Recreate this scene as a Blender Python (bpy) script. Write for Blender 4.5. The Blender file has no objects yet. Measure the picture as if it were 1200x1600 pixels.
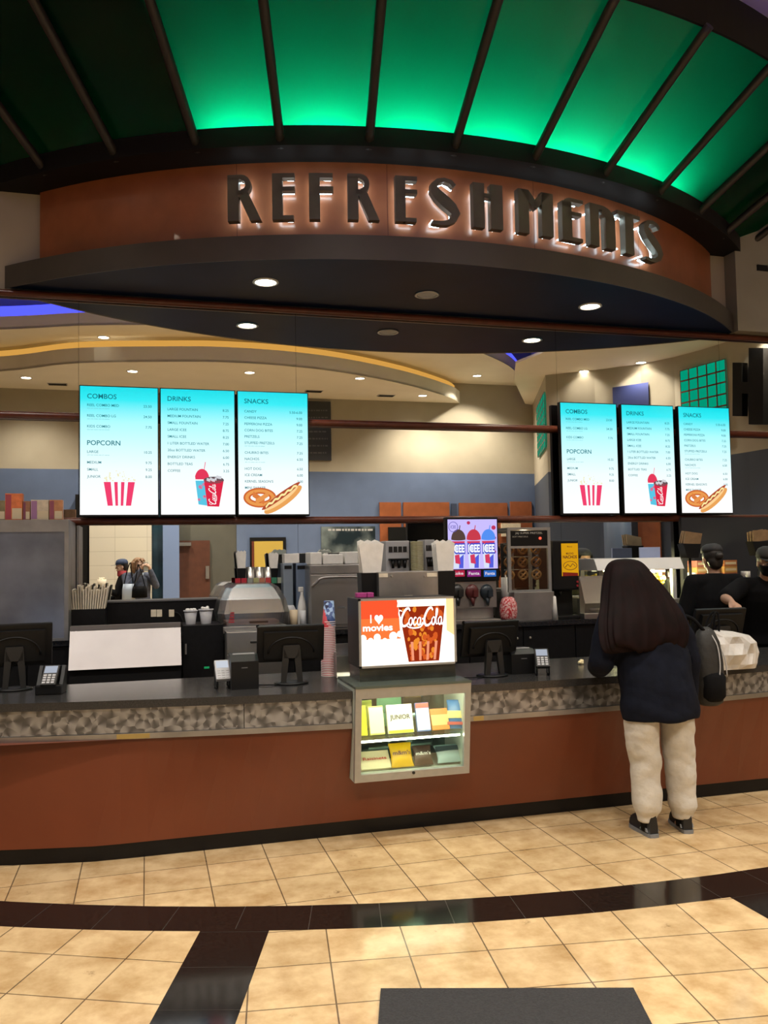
import bpy, bmesh, math, random
from mathutils import Vector, Matrix
import numpy as np
random.seed(7)
PI = math.pi
SC = bpy.context.scene
COL = SC.collection
# ------------------------------------------------------------------ camera geometry (photo taken as 1200 x 1600)
F = 1333.0; CX, CY = 600.0, 800.0; H = 1.65; D = 7.6
_vx = np.array([(5400-CX)/F, (787-CY)/F, 1]); _vx /= np.linalg.norm(_vx)
_vy = np.array([(230-CX)/F, (880-CY)/F, 1]); _vy /= np.linalg.norm(_vy)
_vx -= _vy*(_vx@_vy); _vx /= np.linalg.norm(_vx)
_up = np.cross(_vx, _vy)
if _up[1] > 0: _up = -_up
RM = np.stack([_vx, _vy, _up])
def ray(u, v): return RM@np.array([(u-CX)/F, (v-CY)/F, 1.0])
def at(u, v, y):
    d = ray(u, v); t = y/d[1]; return Vector((d[0]*t, y, H+d[2]*t))
def onz(u, v, z):
    d = ray(u, v); t = (z-H)/d[2]; return Vector((d[0]*t, d[1]*t, z))
def rv(u, v, yv):                 # a point seen in the mirror, at total distance yv
    p = at(u, v, yv); return Vector((p.x, 2*D-p.y, p.z))
def rz(u, v, z):
    p = onz(u, v, z); return Vector((p.x, 2*D-p.y, z))
def mpx(u, v, y): return y/ray(u, v)[1]/F
cam_d = bpy.data.cameras.new('camera'); cam = bpy.data.objects.new('camera', cam_d); COL.objects.link(cam)
r, dn, fw = RM[:, 0], RM[:, 1], RM[:, 2]
cam.matrix_world = Matrix(((r[0], -dn[0], -fw[0], 0), (r[1], -dn[1], -fw[1], 0), (r[2], -dn[2], -fw[2], H), (0, 0, 0, 1)))
cam_d.sensor_fit = 'AUTO'; cam_d.sensor_width = 36; cam_d.lens = F/1600*36; cam_d.clip_start = 0.02; cam_d.clip_end = 100
SC.camera = cam
FWD = Vector(fw); RGT = Vector(r); UPV = -Vector(dn)

# ------------------------------------------------------------------ materials
def nt(name):
    m = bpy.data.materials.new(name); m.use_nodes = True
    return m, m.node_tree, m.node_tree.nodes['Principled BSDF']
def mat(name, c, rough=.5, metal=0., noise=0., nscale=8., emit=None, es=1., spec=.5, bump=0., alpha=None, coat=0., sheen=0.):
    m, t, b = nt(name)
    b.inputs['Base Color'].default_value = (*c, 1); b.inputs['Roughness'].default_value = rough
    b.inputs['Metallic'].default_value = metal; b.inputs['Specular IOR Level'].default_value = spec
    if coat: b.inputs['Coat Weight'].default_value = coat
    if sheen: b.inputs['Sheen Weight'].default_value = sheen
    if emit:
        b.inputs['Emission Color'].default_value = (*emit, 1); b.inputs['Emission Strength'].default_value = es
    if noise or bump:
        n = t.nodes.new('ShaderNodeTexNoise'); n.inputs['Scale'].default_value = nscale; n.inputs['Detail'].default_value = 6
        tc = t.nodes.new('ShaderNodeTexCoord'); t.links.new(tc.outputs['Object'], n.inputs['Vector'])
        if noise:
            cr = t.nodes.new('ShaderNodeValToRGB')
            cr.color_ramp.elements[0].color = (*[max(0, x*(1-noise)) for x in c], 1); cr.color_ramp.elements[1].color = (*[min(1, x*(1+noise)) for x in c], 1)
            cr.color_ramp.elements[0].position = .3; cr.color_ramp.elements[1].position = .7
            t.links.new(n.outputs['Fac'], cr.inputs['Fac']); t.links.new(cr.outputs['Color'], b.inputs['Base Color'])
        if bump:
            bp = t.nodes.new('ShaderNodeBump'); bp.inputs['Strength'].default_value = bump; bp.inputs['Distance'].default_value = .02
            t.links.new(n.outputs['Fac'], bp.inputs['Height']); t.links.new(bp.outputs['Normal'], b.inputs['Normal'])
    return m
def glow(name, c, s=1.):
    m = bpy.data.materials.new(name); m.use_nodes = True; t = m.node_tree; t.nodes.clear()
    e = t.nodes.new('ShaderNodeEmission'); e.inputs[0].default_value = (*c, 1); e.inputs[1].default_value = s
    o = t.nodes.new('ShaderNodeOutputMaterial'); t.links.new(e.outputs[0], o.inputs[0]); return m
def glassy(name, c=(1, 1, 1), clear=.85, rough=.05):   # thin clear plastic or glass sheet
    m = bpy.data.materials.new(name); m.use_nodes = True; t = m.node_tree; t.nodes.clear()
    tr = t.nodes.new('ShaderNodeBsdfTransparent'); tr.inputs[0].default_value = (*c, 1)
    g = t.nodes.new('ShaderNodeBsdfGlossy'); g.inputs['Roughness'].default_value = rough; g.inputs[0].default_value = (.9, .9, .9, 1)
    mx = t.nodes.new('ShaderNodeMixShader'); mx.inputs[0].default_value = 1-clear
    o = t.nodes.new('ShaderNodeOutputMaterial'); t.links.new(tr.outputs[0], mx.inputs[1]); t.links.new(g.outputs[0], mx.inputs[2]); t.links.new(mx.outputs[0], o.inputs[0]); return m
def screen_mat(name, stops, s, z0, z1, gloss=.04):           # a display: vertical colour ramp between heights z0..z1, under glossy glass
    m, t, b = nt(name)
    b.inputs['Base Color'].default_value = (.01, .01, .012, 1); b.inputs['Roughness'].default_value = .12
    g = t.nodes.new('ShaderNodeNewGeometry'); sx = t.nodes.new('ShaderNodeSeparateXYZ'); t.links.new(g.outputs['Position'], sx.inputs[0])
    mr = t.nodes.new('ShaderNodeMapRange'); mr.inputs[1].default_value = z0; mr.inputs[2].default_value = z1; t.links.new(sx.outputs[2], mr.inputs[0])
    cr = t.nodes.new('ShaderNodeValToRGB'); e = cr.color_ramp.elements
    e[0].position, e[0].color = stops[0][0], (*stops[0][1], 1); e[1].position, e[1].color = stops[-1][0], (*stops[-1][1], 1)
    for p, c in stops[1:-1]:
        x = e.new(p); x.color = (*c, 1)
    t.links.new(mr.outputs[0], cr.inputs[0]); t.links.new(cr.outputs[0], b.inputs['Emission Color']); b.inputs['Emission Strength'].default_value = s
    return m

M = {}
M['black'] = mat('black_plastic', (.006, .006, .0065), .45, spec=.3)
M['blackm'] = mat('black_matt', (.005, .005, .0055), .7, spec=.2)
M['cabinet'] = mat('black_laminate', (.006, .006, .007), .4, spec=.3, noise=.3, nscale=30)
M['steel'] = mat('stainless_steel', (.62, .60, .57), .32, 1., noise=.12, nscale=3)
M['steel_d'] = mat('dull_steel', (.42, .41, .40), .42, 1., noise=.2, nscale=5)
M['steel_w'] = mat('bright_steel', (.36, .335, .33), .48, 1., noise=.06, nscale=4)
M['alu'] = mat('satin_aluminium', (.42, .42, .41), .42, .6, noise=.06, nscale=20)
M['grey'] = mat('grey_plastic', (.12, .12, .125), .5)
M['lgrey'] = mat('light_grey_plastic', (.45, .45, .47), .5)
M['dgrey'] = mat('dark_grey_metal', (.025, .024, .023), .45, .3)
M['white'] = mat('white_paper', (.8, .78, .74), .8, noise=.06, nscale=20)
M['cream_paper'] = mat('cream_paper', (.80, .71, .55), .85, noise=.1, nscale=25)
M['whitep'] = mat('white_plastic', (.75, .74, .72), .4)
M['kraft'] = mat('kraft_paper', (.36, .24, .13), .85, noise=.2, nscale=12)
M['wood'] = mat('reddish_wood_veneer', (.31, .098, .040), .32, noise=.14, nscale=5, coat=.15)
M['panel'] = mat('rust_red_laminate', (.145, .034, .013), .36, noise=.10, nscale=2.2)
M['rail'] = mat('mahogany_rail', (.13, .035, .018), .3, noise=.2, nscale=14)
M['cream'] = mat('cream_wall_paint', (.40, .36, .285), .85, noise=.04, nscale=3)
M['creamc'] = mat('cream_ceiling_paint', (.80, .76, .66), .9, noise=.03, nscale=2)
M['blue'] = mat('slate_blue_paint', (.105, .15, .27), .8, noise=.06, nscale=3)
M['dwall'] = mat('charcoal_wall_paint', (.075, .075, .065), .8, noise=.1, nscale=3)
M['navy'] = mat('navy_paint', (.035, .05, .10), .7)
M['greywall'] = mat('grey_beige_wall_paint', (.26, .24, .20), .85, noise=.05, nscale=4)
M['soffit'] = mat('dark_navy_gloss_soffit', (.004, .012, .042), .36, spec=.04, noise=.3, nscale=1.2)
M['band'] = mat('dark_bronze_band', (.07, .061, .053), .42, .4, noise=.1, nscale=3)
M['ring'] = mat('black_ring_paint', (.007, .006, .0055), .6, spec=.15)
M['rib'] = mat('dark_bronze_rib', (.03, .025, .022), .45, .4)
M['red'] = mat('red_plastic', (.45, .03, .04), .5)
M['green'] = mat('green_label', (.05, .22, .12), .5)
M['yellow'] = mat('yellow_card', (.75, .55, .03), .5)
M['skin'] = mat('skin', (.42, .24, .16), .55, noise=.06, nscale=30)
M['skin_l'] = mat('fair_skin', (.55, .36, .27), .55, noise=.06, nscale=30)
M['jeans'] = mat('blue_denim', (.03, .05, .12), .85, noise=.2, nscale=60)
M['blackcloth'] = mat('black_cloth', (.004, .004, .005), .9, spec=.15, noise=.2, nscale=40)
M['navycloth'] = mat('navy_jacket_cloth', (.0035, .005, .012), .85, noise=.3, nscale=9, bump=.35, spec=.15)
M['sweat'] = mat('light_grey_sweatpants', (.54, .52, .49), .95, noise=.10, nscale=14, bump=.5)
M['shoe'] = mat('black_sneaker', (.007, .007, .008), .55)
M['shoeg'] = mat('grey_sneaker_trim', (.16, .17, .19), .5)
M['hair'] = mat('dark_burgundy_hair', (.006, .0013, .0015), .65, spec=.12, noise=.5, nscale=18)
M['hairb'] = mat('black_hair', (.012, .009, .008), .5, noise=.3, nscale=40)
M['hairl'] = mat('light_brown_hair', (.22, .12, .06), .6, noise=.4, nscale=40)
M['led'] = glow('downlight_lamp', (1, .86, .66), 22)
M['glass'] = glassy('clear_glass', (.96, 1, .97), .93, .03)
M['plastic'] = glassy('clear_plastic', (.80, .78, .76), .72, .22)
M['foggy'] = glassy('hazy_plastic', (.72, .72, .72), .66, .25)

# ------------------------------------------------------------------ mesh builder
def org(o):
    v = Vector((0, 0, 0))
    while o is not None:
        v += o.location; o = o.parent
    return v
class MB:
    def __init__(s): s.bm = bmesh.new(); s.mi = 0
    def _f(s, vs, smooth=False):
        try:
            f = s.bm.faces.new(vs); f.material_index = s.mi; f.smooth = smooth; return f
        except ValueError: return None
    def quad(s, *p): s._f([s.bm.verts.new(q) for q in p]); return s
    poly3 = quad
    def hexa(s, b, t):             # two matching outlines, bottom and top
        B = [s.bm.verts.new(q) for q in b]; T = [s.bm.verts.new(q) for q in t]; n = len(B)
        s._f(B[::-1]); s._f(T)
        for i in range(n): s._f([B[i], B[(i+1) % n], T[(i+1) % n], T[i]])
        return s
    def box(s, x0, x1, y0, y1, z0, z1, bev=0.):
        n0 = len(s.bm.verts)
        s.hexa([(x0, y0, z0), (x1, y0, z0), (x1, y1, z0), (x0, y1, z0)], [(x0, y0, z1), (x1, y0, z1), (x1, y1, z1), (x0, y1, z1)])
        if bev:
            s.bm.verts.ensure_lookup_table(); nv = set(s.bm.verts[n0:])
            ed = [e for e in s.bm.edges if e.verts[0] in nv and e.verts[1] in nv]
            bmesh.ops.bevel(s.bm, geom=ed, offset=bev, segments=2, affect='EDGES', profile=.6)
            s.bm.verts.ensure_lookup_table()
            for f in s.bm.faces:
                pass
        return s
    def prism(s, pts, axis, a, b):   # 2D outline extruded; axis 'x': (y,z), 'y': (x,z), 'z': (x,y)
        mk = {'x': lambda p, q: (q, p[0], p[1]), 'y': lambda p, q: (p[0], q, p[1]), 'z': lambda p, q: (p[0], p[1], q)}[axis]
        return s.hexa([mk(p, a) for p in pts], [mk(p, b) for p in pts])
    def loft(s, rings, closed=True, cap=True, smooth=True):
        R = [[s.bm.verts.new(q) for q in rg] for rg in rings]; n = len(R[0])
        for i in range(len(R)-1):
            for j in range(n if closed else n-1):
                s._f([R[i][j], R[i][(j+1) % n], R[i+1][(j+1) % n], R[i+1][j]], smooth)
        if cap and closed: s._f(R[0][::-1]); s._f(R[-1])
        return s
    def cone(s, p0, p1, r0, r1, n=16, cap=True, smooth=True):
        p0, p1 = Vector(p0), Vector(p1); d = (p1-p0)
        if d.length < 1e-6: return s
        d.normalize(); a = d.orthogonal().normalized(); b = d.cross(a)
        rg = lambda p, r: [p+a*(r*math.cos(2*PI*k/n))+b*(r*math.sin(2*PI*k/n)) for k in range(n)]
        return s.loft([rg(p0, r0), rg(p1, r1)], True, cap, smooth)
    def tube(s, pts, r, n=8, smooth=True):
        pts = [Vector(p) for p in pts]; rs = r if isinstance(r, (list, tuple)) else [r]*len(pts); rings = []
        a = None
        for i, p in enumerate(pts):
            d = (pts[min(i+1, len(pts)-1)]-pts[max(i-1, 0)]).normalized()
            a = d.orthogonal().normalized() if a is None else (a-d*a.dot(d)).normalized()
            b = d.cross(a)
            rings.append([p+a*(rs[i]*math.cos(2*PI*k/n))+b*(rs[i]*math.sin(2*PI*k/n)) for k in range(n)])
        return s.loft(rings, True, True, smooth)
    def lathe(s, prof, c=(0, 0, 0), n=24, smooth=True, cap=True):
        return s.loft([[(c[0]+r_*math.cos(2*PI*k/n), c[1]+r_*math.sin(2*PI*k/n), c[2]+z) for k in range(n)] for r_, z in prof], True, cap, smooth)
    def ball(s, c, rx, ry=None, rz=None, nu=16, nv=10, rot=None):
        ry = rx if ry is None else ry; rz = rx if rz is None else rz
        rings = []
        for i in range(nv+1):
            th = PI*i/nv*.998+.001*PI
            rg = [Vector((rx*math.sin(th)*math.cos(2*PI*k/nu), ry*math.sin(th)*math.sin(2*PI*k/nu), -rz*math.cos(th))) for k in range(nu)]
            if rot is not None: rg = [rot@q for q in rg]
            rings.append([q+Vector(c) for q in rg])
        return s.loft(rings)
    def mesh2(s, vf, fn):
        V = [s.bm.verts.new(fn(p[0], p[1])) for p in vf[0]]
        for f in vf[1]: s._f([V[i] for i in f])
        return s
    def transform(s, m): bmesh.ops.transform(s.bm, matrix=m, verts=s.bm.verts[:]); return s
    def build(s, name, m, parent=None, local=False):
        if parent is not None and not local: bmesh.ops.translate(s.bm, vec=-org(parent), verts=s.bm.verts[:])
        bmesh.ops.recalc_face_normals(s.bm, faces=[f for f in s.bm.faces])
        me = bpy.data.meshes.new(name); s.bm.to_mesh(me); s.bm.free()
        for k in (m if isinstance(m, (list, tuple)) else [m]): me.materials.append(M[k] if isinstance(k, str) else k)
        o = bpy.data.objects.new(name, me); COL.objects.link(o)
        if parent is not None: o.parent = parent
        return o
def tag(o, label=None, cat=None, group=None, kind=None):
    if label: o['label'] = label
    if cat: o['category'] = cat
    if group: o['group'] = group
    if kind: o['kind'] = kind
    return o
def thing(name, loc, label, cat, group=None):
    o = bpy.data.objects.new(name, None); COL.objects.link(o); o.location = loc; o.empty_display_size = .1
    return tag(o, label, cat, group)
def struct(o): return tag(o, kind='structure')
_tc = {}
def textvf(s, bold=.0, shear=0.):
    k = (s, bold, shear)
    if k not in _tc:
        c = bpy.data.curves.new('t', 'FONT'); c.body = s; c.offset = bold; c.shear = shear; c.resolution_u = 3
        o = bpy.data.objects.new('t', c); COL.objects.link(o)
        dg = bpy.context.evaluated_depsgraph_get(); me = bpy.data.meshes.new_from_object(o.evaluated_get(dg))
        _tc[k] = ([(v.co.x, v.co.y) for v in me.vertices], [tuple(p.vertices) for p in me.polygons])
        bpy.data.objects.remove(o); bpy.data.curves.remove(c); bpy.data.meshes.remove(me)
    return _tc[k]
def put_text(mb, s, x, z, h, fn, align='l', bold=0., width=None, shear=0.):   # cap height h, in the 2D frame mapped by fn(a,b)
    vf = textvf(s, bold, shear)
    if not vf[0]: return
    k = h/.70; xs = [p[0] for p in vf[0]]; w = (max(xs)-min(xs)); kx = k
    if width: kx = width/w
    off = -min(xs)*kx - {'l': 0, 'c': w*kx/2, 'r': w*kx}[align]
    mb.mesh2(vf, lambda a, b: fn(x+off+a*kx, z+b*k))
def remeshed(name, mb, m, parent, vox=.008, smooth=4, local=True, folds=None):
    bmesh.ops.recalc_face_normals(mb.bm, faces=mb.bm.faces[:])
    me = bpy.data.meshes.new('tmp'); mb.bm.to_mesh(me); mb.bm.free(); o = bpy.data.objects.new('tmp', me); COL.objects.link(o)
    a = o.modifiers.new('r', 'REMESH'); a.mode = 'VOXEL'; a.voxel_size = vox; a.use_smooth_shade = True
    if smooth:
        b = o.modifiers.new('s', 'SMOOTH'); b.factor = .5; b.iterations = smooth
    dg = bpy.context.evaluated_depsgraph_get(); m2 = bpy.data.meshes.new_from_object(o.evaluated_get(dg)); m2.name = name
    bpy.data.objects.remove(o); bpy.data.meshes.remove(me)
    m2.materials.clear(); m2.materials.append(M[m] if isinstance(m, str) else m)
    for p in m2.polygons: p.use_smooth = True
    if folds:                                   # soft cloth folds pushed along the surface normals
        for v in m2.vertices:
            p = v.co; s_ = 0
            for (kx, ky, kz, ph, am) in folds: s_ += am*max(-.4, math.sin(kx*p.x+ky*p.y+kz*p.z+ph+1.3*math.sin(9*p.z+5*p.x+ph)))
            v.co = p+v.normal*s_
    q = bpy.data.objects.new(name, m2); COL.objects.link(q); q.parent = parent
    return q
def arc(c, r, a0, a1, n):   # angles in degrees measured from -y towards +x
    return [(c[0]+r*math.sin(math.radians(a0+(a1-a0)*i/n)), c[1]-r*math.cos(math.radians(a0+(a1-a0)*i/n))) for i in range(n+1)]
def lamp(kind, loc, energy, col=(1, .86, .68), size=.1, angle=None, blend=.6, to=None):
    l = bpy.data.lights.new('lamp', kind); l.energy = energy; l.color = col
    o = bpy.data.objects.new('lamp', l); COL.objects.link(o); o.location = loc
    if kind == 'SPOT': l.spot_size = math.radians(angle); l.spot_blend = blend; l.shadow_soft_size = size
    elif kind == 'AREA': l.shape = 'DISK'; l.size = size
    else: l.shadow_soft_size = size
    if to is not None: o.rotation_euler = (Vector(to)-Vector(loc)).to_track_quat('-Z', 'Y').to_euler()
    return o

# ================================================================== FLOOR
def tile_mat(name, c, ang, size=.33, off=(0, 0), mortar=(.15, .11, .07)):
    m, t, b = nt(name); N = t.nodes.new; L = t.links.new
    tc = N('ShaderNodeTexCoord'); mp = N('ShaderNodeMapping'); mp.inputs['Rotation'].default_value = (0, 0, math.radians(ang)); mp.inputs['Location'].default_value = (off[0], off[1], 0)
    L(tc.outputs['Object'], mp.inputs['Vector'])
    br = N('ShaderNodeTexBrick'); br.offset = 0; br.inputs['Scale'].default_value = 1; br.inputs['Brick Width'].default_value = size; br.inputs['Row Height'].default_value = size
    br.inputs['Mortar Size'].default_value = .0035; br.inputs['Mortar Smooth'].default_value = .2
    br.inputs['Color1'].default_value = (*[x*.92 for x in c], 1); br.inputs['Color2'].default_value = (*[min(1, x*1.08) for x in c], 1); br.inputs['Mortar'].default_value = (*mortar, 1)
    L(mp.outputs[0], br.inputs['Vector'])
    n = N('ShaderNodeTexNoise'); n.inputs['Scale'].default_value = 5; n.inputs['Detail'].default_value = 8; n.inputs['Roughness'].default_value = .65; L(tc.outputs['Object'], n.inputs['Vector'])
    cr = N('ShaderNodeValToRGB'); cr.color_ramp.elements[0].position = .32; cr.color_ramp.elements[0].color = (.68, .58, .45, 1); cr.color_ramp.elements[1].position = .62; cr.color_ramp.elements[1].color = (1.06, 1.04, 1.0, 1)
    L(n.outputs['Fac'], cr.inputs[0])
    n2 = N('ShaderNodeTexNoise'); n2.inputs['Scale'].default_value = 3.1; n2.inputs['Detail'].default_value = 10; n2.inputs['Roughness'].default_value = .75; L(tc.outputs['Object'], n2.inputs['Vector'])
    c2 = N('ShaderNodeValToRGB'); c2.color_ramp.elements[0].position = .30; c2.color_ramp.elements[0].color = (.25, .2, .14, 1); c2.color_ramp.elements[1].position = .38; c2.color_ramp.elements[1].color = (1, 1, 1, 1)
    L(n2.outputs['Fac'], c2.inputs[0])
    mx = N('ShaderNodeMix'); mx.data_type = 'RGBA'; mx.blend_type = 'MULTIPLY'; mx.inputs[0].default_value = 1; L(br.outputs['Color'], mx.inputs[6]); L(cr.outputs[0], mx.inputs[7])
    m2 = N('ShaderNodeMix'); m2.data_type = 'RGBA'; m2.blend_type = 'MULTIPLY'; m2.inputs[0].default_value = 1; L(mx.outputs[2], m2.inputs[6]); L(c2.outputs[0], m2.inputs[7])
    L(m2.outputs[2], b.inputs['Base Color'])
    rr = N('ShaderNodeMapRange'); rr.inputs[3].default_value = .07; rr.inputs[4].default_value = .22; L(n.outputs['Fac'], rr.inputs[0]); L(rr.outputs[0], b.inputs['Roughness'])
    bp = N('ShaderNodeBump'); bp.inputs['Strength'].default_value = .25; bp.inputs['Distance'].default_value = .004; bp.invert = True; L(br.outputs['Fac'], bp.inputs['Height']); L(bp.outputs[0], b.inputs['Normal'])
    return m
TC = (2.8, 12.0); R1, R2 = 8.13, 8.40
TILE = (.57, .43, .255)
M['tile_a'] = tile_mat('travertine_tile_by_the_counter', TILE, 0, .33, (.02, .1))
M['tile_b'] = tile_mat('travertine_tile_right_sector', TILE, 8.2, .33, (.12, .03))
M['tile_c'] = tile_mat('travertine_tile_left_sector', TILE, 25., .33, (.05, .2))
M['tile_d'] = mat('black_granite_tile', (.010, .008, .007), .10, noise=.5, nscale=60)
M['joint'] = mat('black_tile_joint', (.035, .028, .024), .5)
M['tile_s'] = mat('plain_dark_staff_floor', (.05, .045, .04), .5)
mb = MB(); mb.mi = 0; a = arc(TC, R1, -75, 75, 60)
for i in range(60):
    (x0, y0), (x1, y1) = a[i], a[i+1]
    mb.quad((x0, y0, 0), (x1, y1, 0), (x1, 7.8, 0), (x0, 7.8, 0)) if max(y0, y1) < 7.8 else None
struct(mb.build('floor', 'tile_a'))
mb = MB(); n = 150; a1, a2 = arc(TC, R1, -75, 75, n), arc(TC, R2, -75, 75, n)
for i in range(n):
    mb.quad((*a1[i], 0), (*a2[i], 0), (*a2[i+1], 0), (*a1[i+1], 0))
mb.mi = 1
for k in range(-26, 27):
    t0 = -16.8+k*2.25; (p, q), (p2, q2) = arc(TC, R1, t0-.012, t0+.012, 1), arc(TC, R2, t0-.012, t0+.012, 1)
    mb.quad((*p, .0006), (*p2, .0006), (*q2, .0006), (*q, .0006))
struct(mb.build('floor', ['tile_d', 'joint']))
def sector(t0, t1, m):       # outer floor between two radial stripes
    mb = MB(); k = 14; ai, ao = arc(TC, R2, t0, t1, k), arc(TC, 17.5, t0, t1, k)
    for i in range(k): mb.quad((*ai[i], 0), (*ao[i], 0), (*ao[i+1], 0), (*ai[i+1], 0))
    struct(mb.build('floor', m))
def stripe(t):
    mb = MB(); d = Vector((math.sin(math.radians(t)), -math.cos(math.radians(t)), 0)); s = Vector((d.y, -d.x, 0))*.155
    c = Vector((*TC, 0)); p0, p1 = c+d*(R2-.02), c+d*17.5
    zz = Vector((0, 0, .0008)); mb.quad(p0+s+zz, p1+s+zz, p1-s+zz, p0-s+zz); mb.mi = 1
    for i in range(22):
        q = c+d*(R2+.33*i+.01); w = d*.002; z2 = Vector((0, 0, .0013)); mb.quad(q+s+z2, q+s+w+z2, q-s+w+z2, q-s+z2)
    struct(mb.build('floor', ['tile_d', 'joint']))
for k in range(-4, 5):
    t = -16.8+k*17.1; stripe(t)
    ang = -(t+8.55)
    nm = {0: 'tile_b', -1: 'tile_c'}.get(k)
    if nm is None:
        nm = 'tile_x%d' % (k+9); M[nm] = tile_mat('travertine_tile_sector', TILE, ang, .33)
    sector(t, t+17.1, nm)
# floor mat
A_, B_ = Vector((.856, 3.246, 0)), Vector((1.771, 2.961, 0)); dd = Vector((-.30, -.954, 0))*1.1
mb = MB(); z1 = Vector((0, 0, .012)); mb.hexa([A_, A_+dd, B_+dd, B_], [A_+z1, A_+dd+z1, B_+dd+z1, B_+z1])
M['mat'] = mat('charcoal_ribbed_carpet', (.022, .022, .025), .95, noise=.3, nscale=120, bump=.4)
tag(mb.build('floor_mat', 'mat'), 'dark charcoal floor mat lying on the cream tiles', 'floor mat')

# ================================================================== BACK WALL, MIRRORS, RAILS
zr1 = H+D/3.335; zr2 = at(500, 657, D).z; zr3 = at(500, 808, D).z
mb = MB(); mb.box(-9, 12, D+.02, D+.15, 0, 7); struct(mb.build('wall_back', 'blackm'))
mb = MB(); xr = at(1138, 460, 7.55).x
mb.box(-9, xr, D-.002, D+.02, zr1+.02, 5.25); mb.mi = 1; mb.box(-9, xr, D-.002, D+.02, 5.25, 6.6)
struct(mb.build('wall_upper', ['cream', 'navy']))
mb = MB(); mb.box(xr, 12, 7.42, D+.02, zr1+.02, 6.6); struct(mb.build('wall_right', 'greywall'))
mb = MB(); p = at(1192, 418, 7.4); mb.box(p.x-.06, p.x+.4, 7.405, 7.42, p.z-.03, p.z+.03)
tag(mb.build('air_vent', 'blackm'), 'small black slot vent high on the grey wall right of the canopy', 'vent')
m, t, b = nt('mirror'); b.inputs['Base Color'].default_value = (.84, .85, .84, 1); b.inputs['Metallic'].default_value = 1; b.inputs['Roughness'].default_value = .004; M['mirror'] = m
sx = [-9] + [at(u, 560, D).x for u in (123, 462, 868.5, 1123)] + [12]
lab = ['tall mirror panel at the far left behind the steel cabinet', 'tall mirror panel behind the left pair of menu screens', 'tall mirror panel behind the frozen drink screen',
       'tall mirror panel behind the right menu screens', 'tall mirror panel behind the staff member in the face mask']
for i in range(5):
    mb = MB(); mb.box(sx[i]+.0012, sx[i+1]-.0012, D-.006, D+.019, 1.0, zr1)
    tag(mb.build('mirror_panel', 'mirror'), lab[i], 'mirror', 'mirror panels on the back wall')
for k, z in enumerate((zr1-.012, zr2-.03, zr3-.03)):
    mb = MB(); r_ = .033 if k else .03
    mb.tube([(-9, D-.04, z), (12, D-.04, z)], r_, 14); struct(mb.build('trim_%d' % (k+1), 'rail'))

# ================================================================== CANOPY
C = (2.42, 11.4)
zs = H+D/3.3
def cylhit(u, v, R):
    d = ray(u, v); a = d[0]**2+d[1]**2; bb = -2*(d[0]*C[0]+d[1]*C[1]); c = C[0]**2+C[1]**2-R*R
    t = (-bb-math.sqrt(bb*bb-4*a*c))/(2*a); x, y = d[0]*t, d[1]*t
    return math.degrees(math.atan2(x-C[0], C[1]-y)), H+d[2]*t
def half(R, y=D-.05): return math.degrees(math.acos((C[1]-y)/R))
can = thing('canopy', (C[0], D, zs), 'large curved canopy with red wood fascia and green glass panels hung above the counter', 'canopy')
def band(mb, R, z0, z1, hl=None, n=72):
    h_ = hl or half(R)
    for i in range(n):
        pts = arc(C, R, -h_+2*h_*i/n, -h_+2*h_*(i+1)/n, 1)
        f = mb._f([mb.bm.verts.new(q) for q in ((*pts[0], z0), (*pts[1], z0), (*pts[1], z1), (*pts[0], z1))], True)
def flat(mb, Ri, Ro, z, n=72, hi=None, ho=None):
    h_i = hi or (half(Ri) if Ri else None); h_o = ho or half(Ro)
    for i in range(n):
        o = arc(C, Ro, -h_o+2*h_o*i/n, -h_o+2*h_o*(i+1)/n, 1)
        if Ri: q = arc(C, Ri, -h_i+2*h_i*i/n, -h_i+2*h_i*(i+1)/n, 1)
        else: q = [(o[0][0], D-.05), (o[1][0], D-.05)]
        mb.quad((*o[0], z), (*o[1], z), (*q[1], z), (*q[0], z))
R0, RF, RG, RU = 5.24, 5.06, 5.34, 6.36
zf = 4.79
mb = MB(); flat(mb, None, R0-.01, zs); mb.build('soffit', 'soffit', can)
mb = MB()
h0 = half(R0)
for i in range(96):
    t0, t1 = -h0+2*h0*i/96, -h0+2*h0*(i+1)/96
    o, q = arc(C, R0, t0, t1, 1), arc(C, R0-.30, t0, t1, 1)
    mb.quad((*o[0], zs-.006), (*o[1], zs-.006), (*o[1], zs+.185), (*o[0], zs+.185)); mb.quad((*o[0], zs+.185), (*o[1], zs+.185), (*q[1], zs+.185), (*q[0], zs+.185))
    qi = arc(C, R0-.02, t0, t1, 1); mb.quad((*o[0], zs-.006), (*o[1], zs-.006), (*qi[1], zs-.001), (*qi[0], zs-.001))
for f in mb.bm.faces: f.smooth = False
mb.build('lip_band', 'band', can)
mb = MB(); band(mb, RF, zs+.15, zf); mb.build('fascia', 'wood', can)
hR = half(RF)+5
for t0 in (-20, -6.5, 8, 22):                                       # thin vertical joints of the veneer sheets
    mb = MB(); o = arc(C, RF+.0015, t0-.03, t0+.03, 1); mb.quad((*o[0], zs+.18), (*o[1], zs+.18), (*o[1], zf), (*o[0], zf)); mb.build('veneer_joint', 'rail', can)
mb = MB(); flat(mb, RF-.3, RG, zf, hi=hR, ho=hR); band(mb, RG, zf, zf+.155, hR); flat(mb, RG-.12, RG, zf+.155, hi=hR, ho=hR); mb.build('ring_beam', 'ring', can)
zg0, zg1 = zf+.14, 5.53
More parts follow.
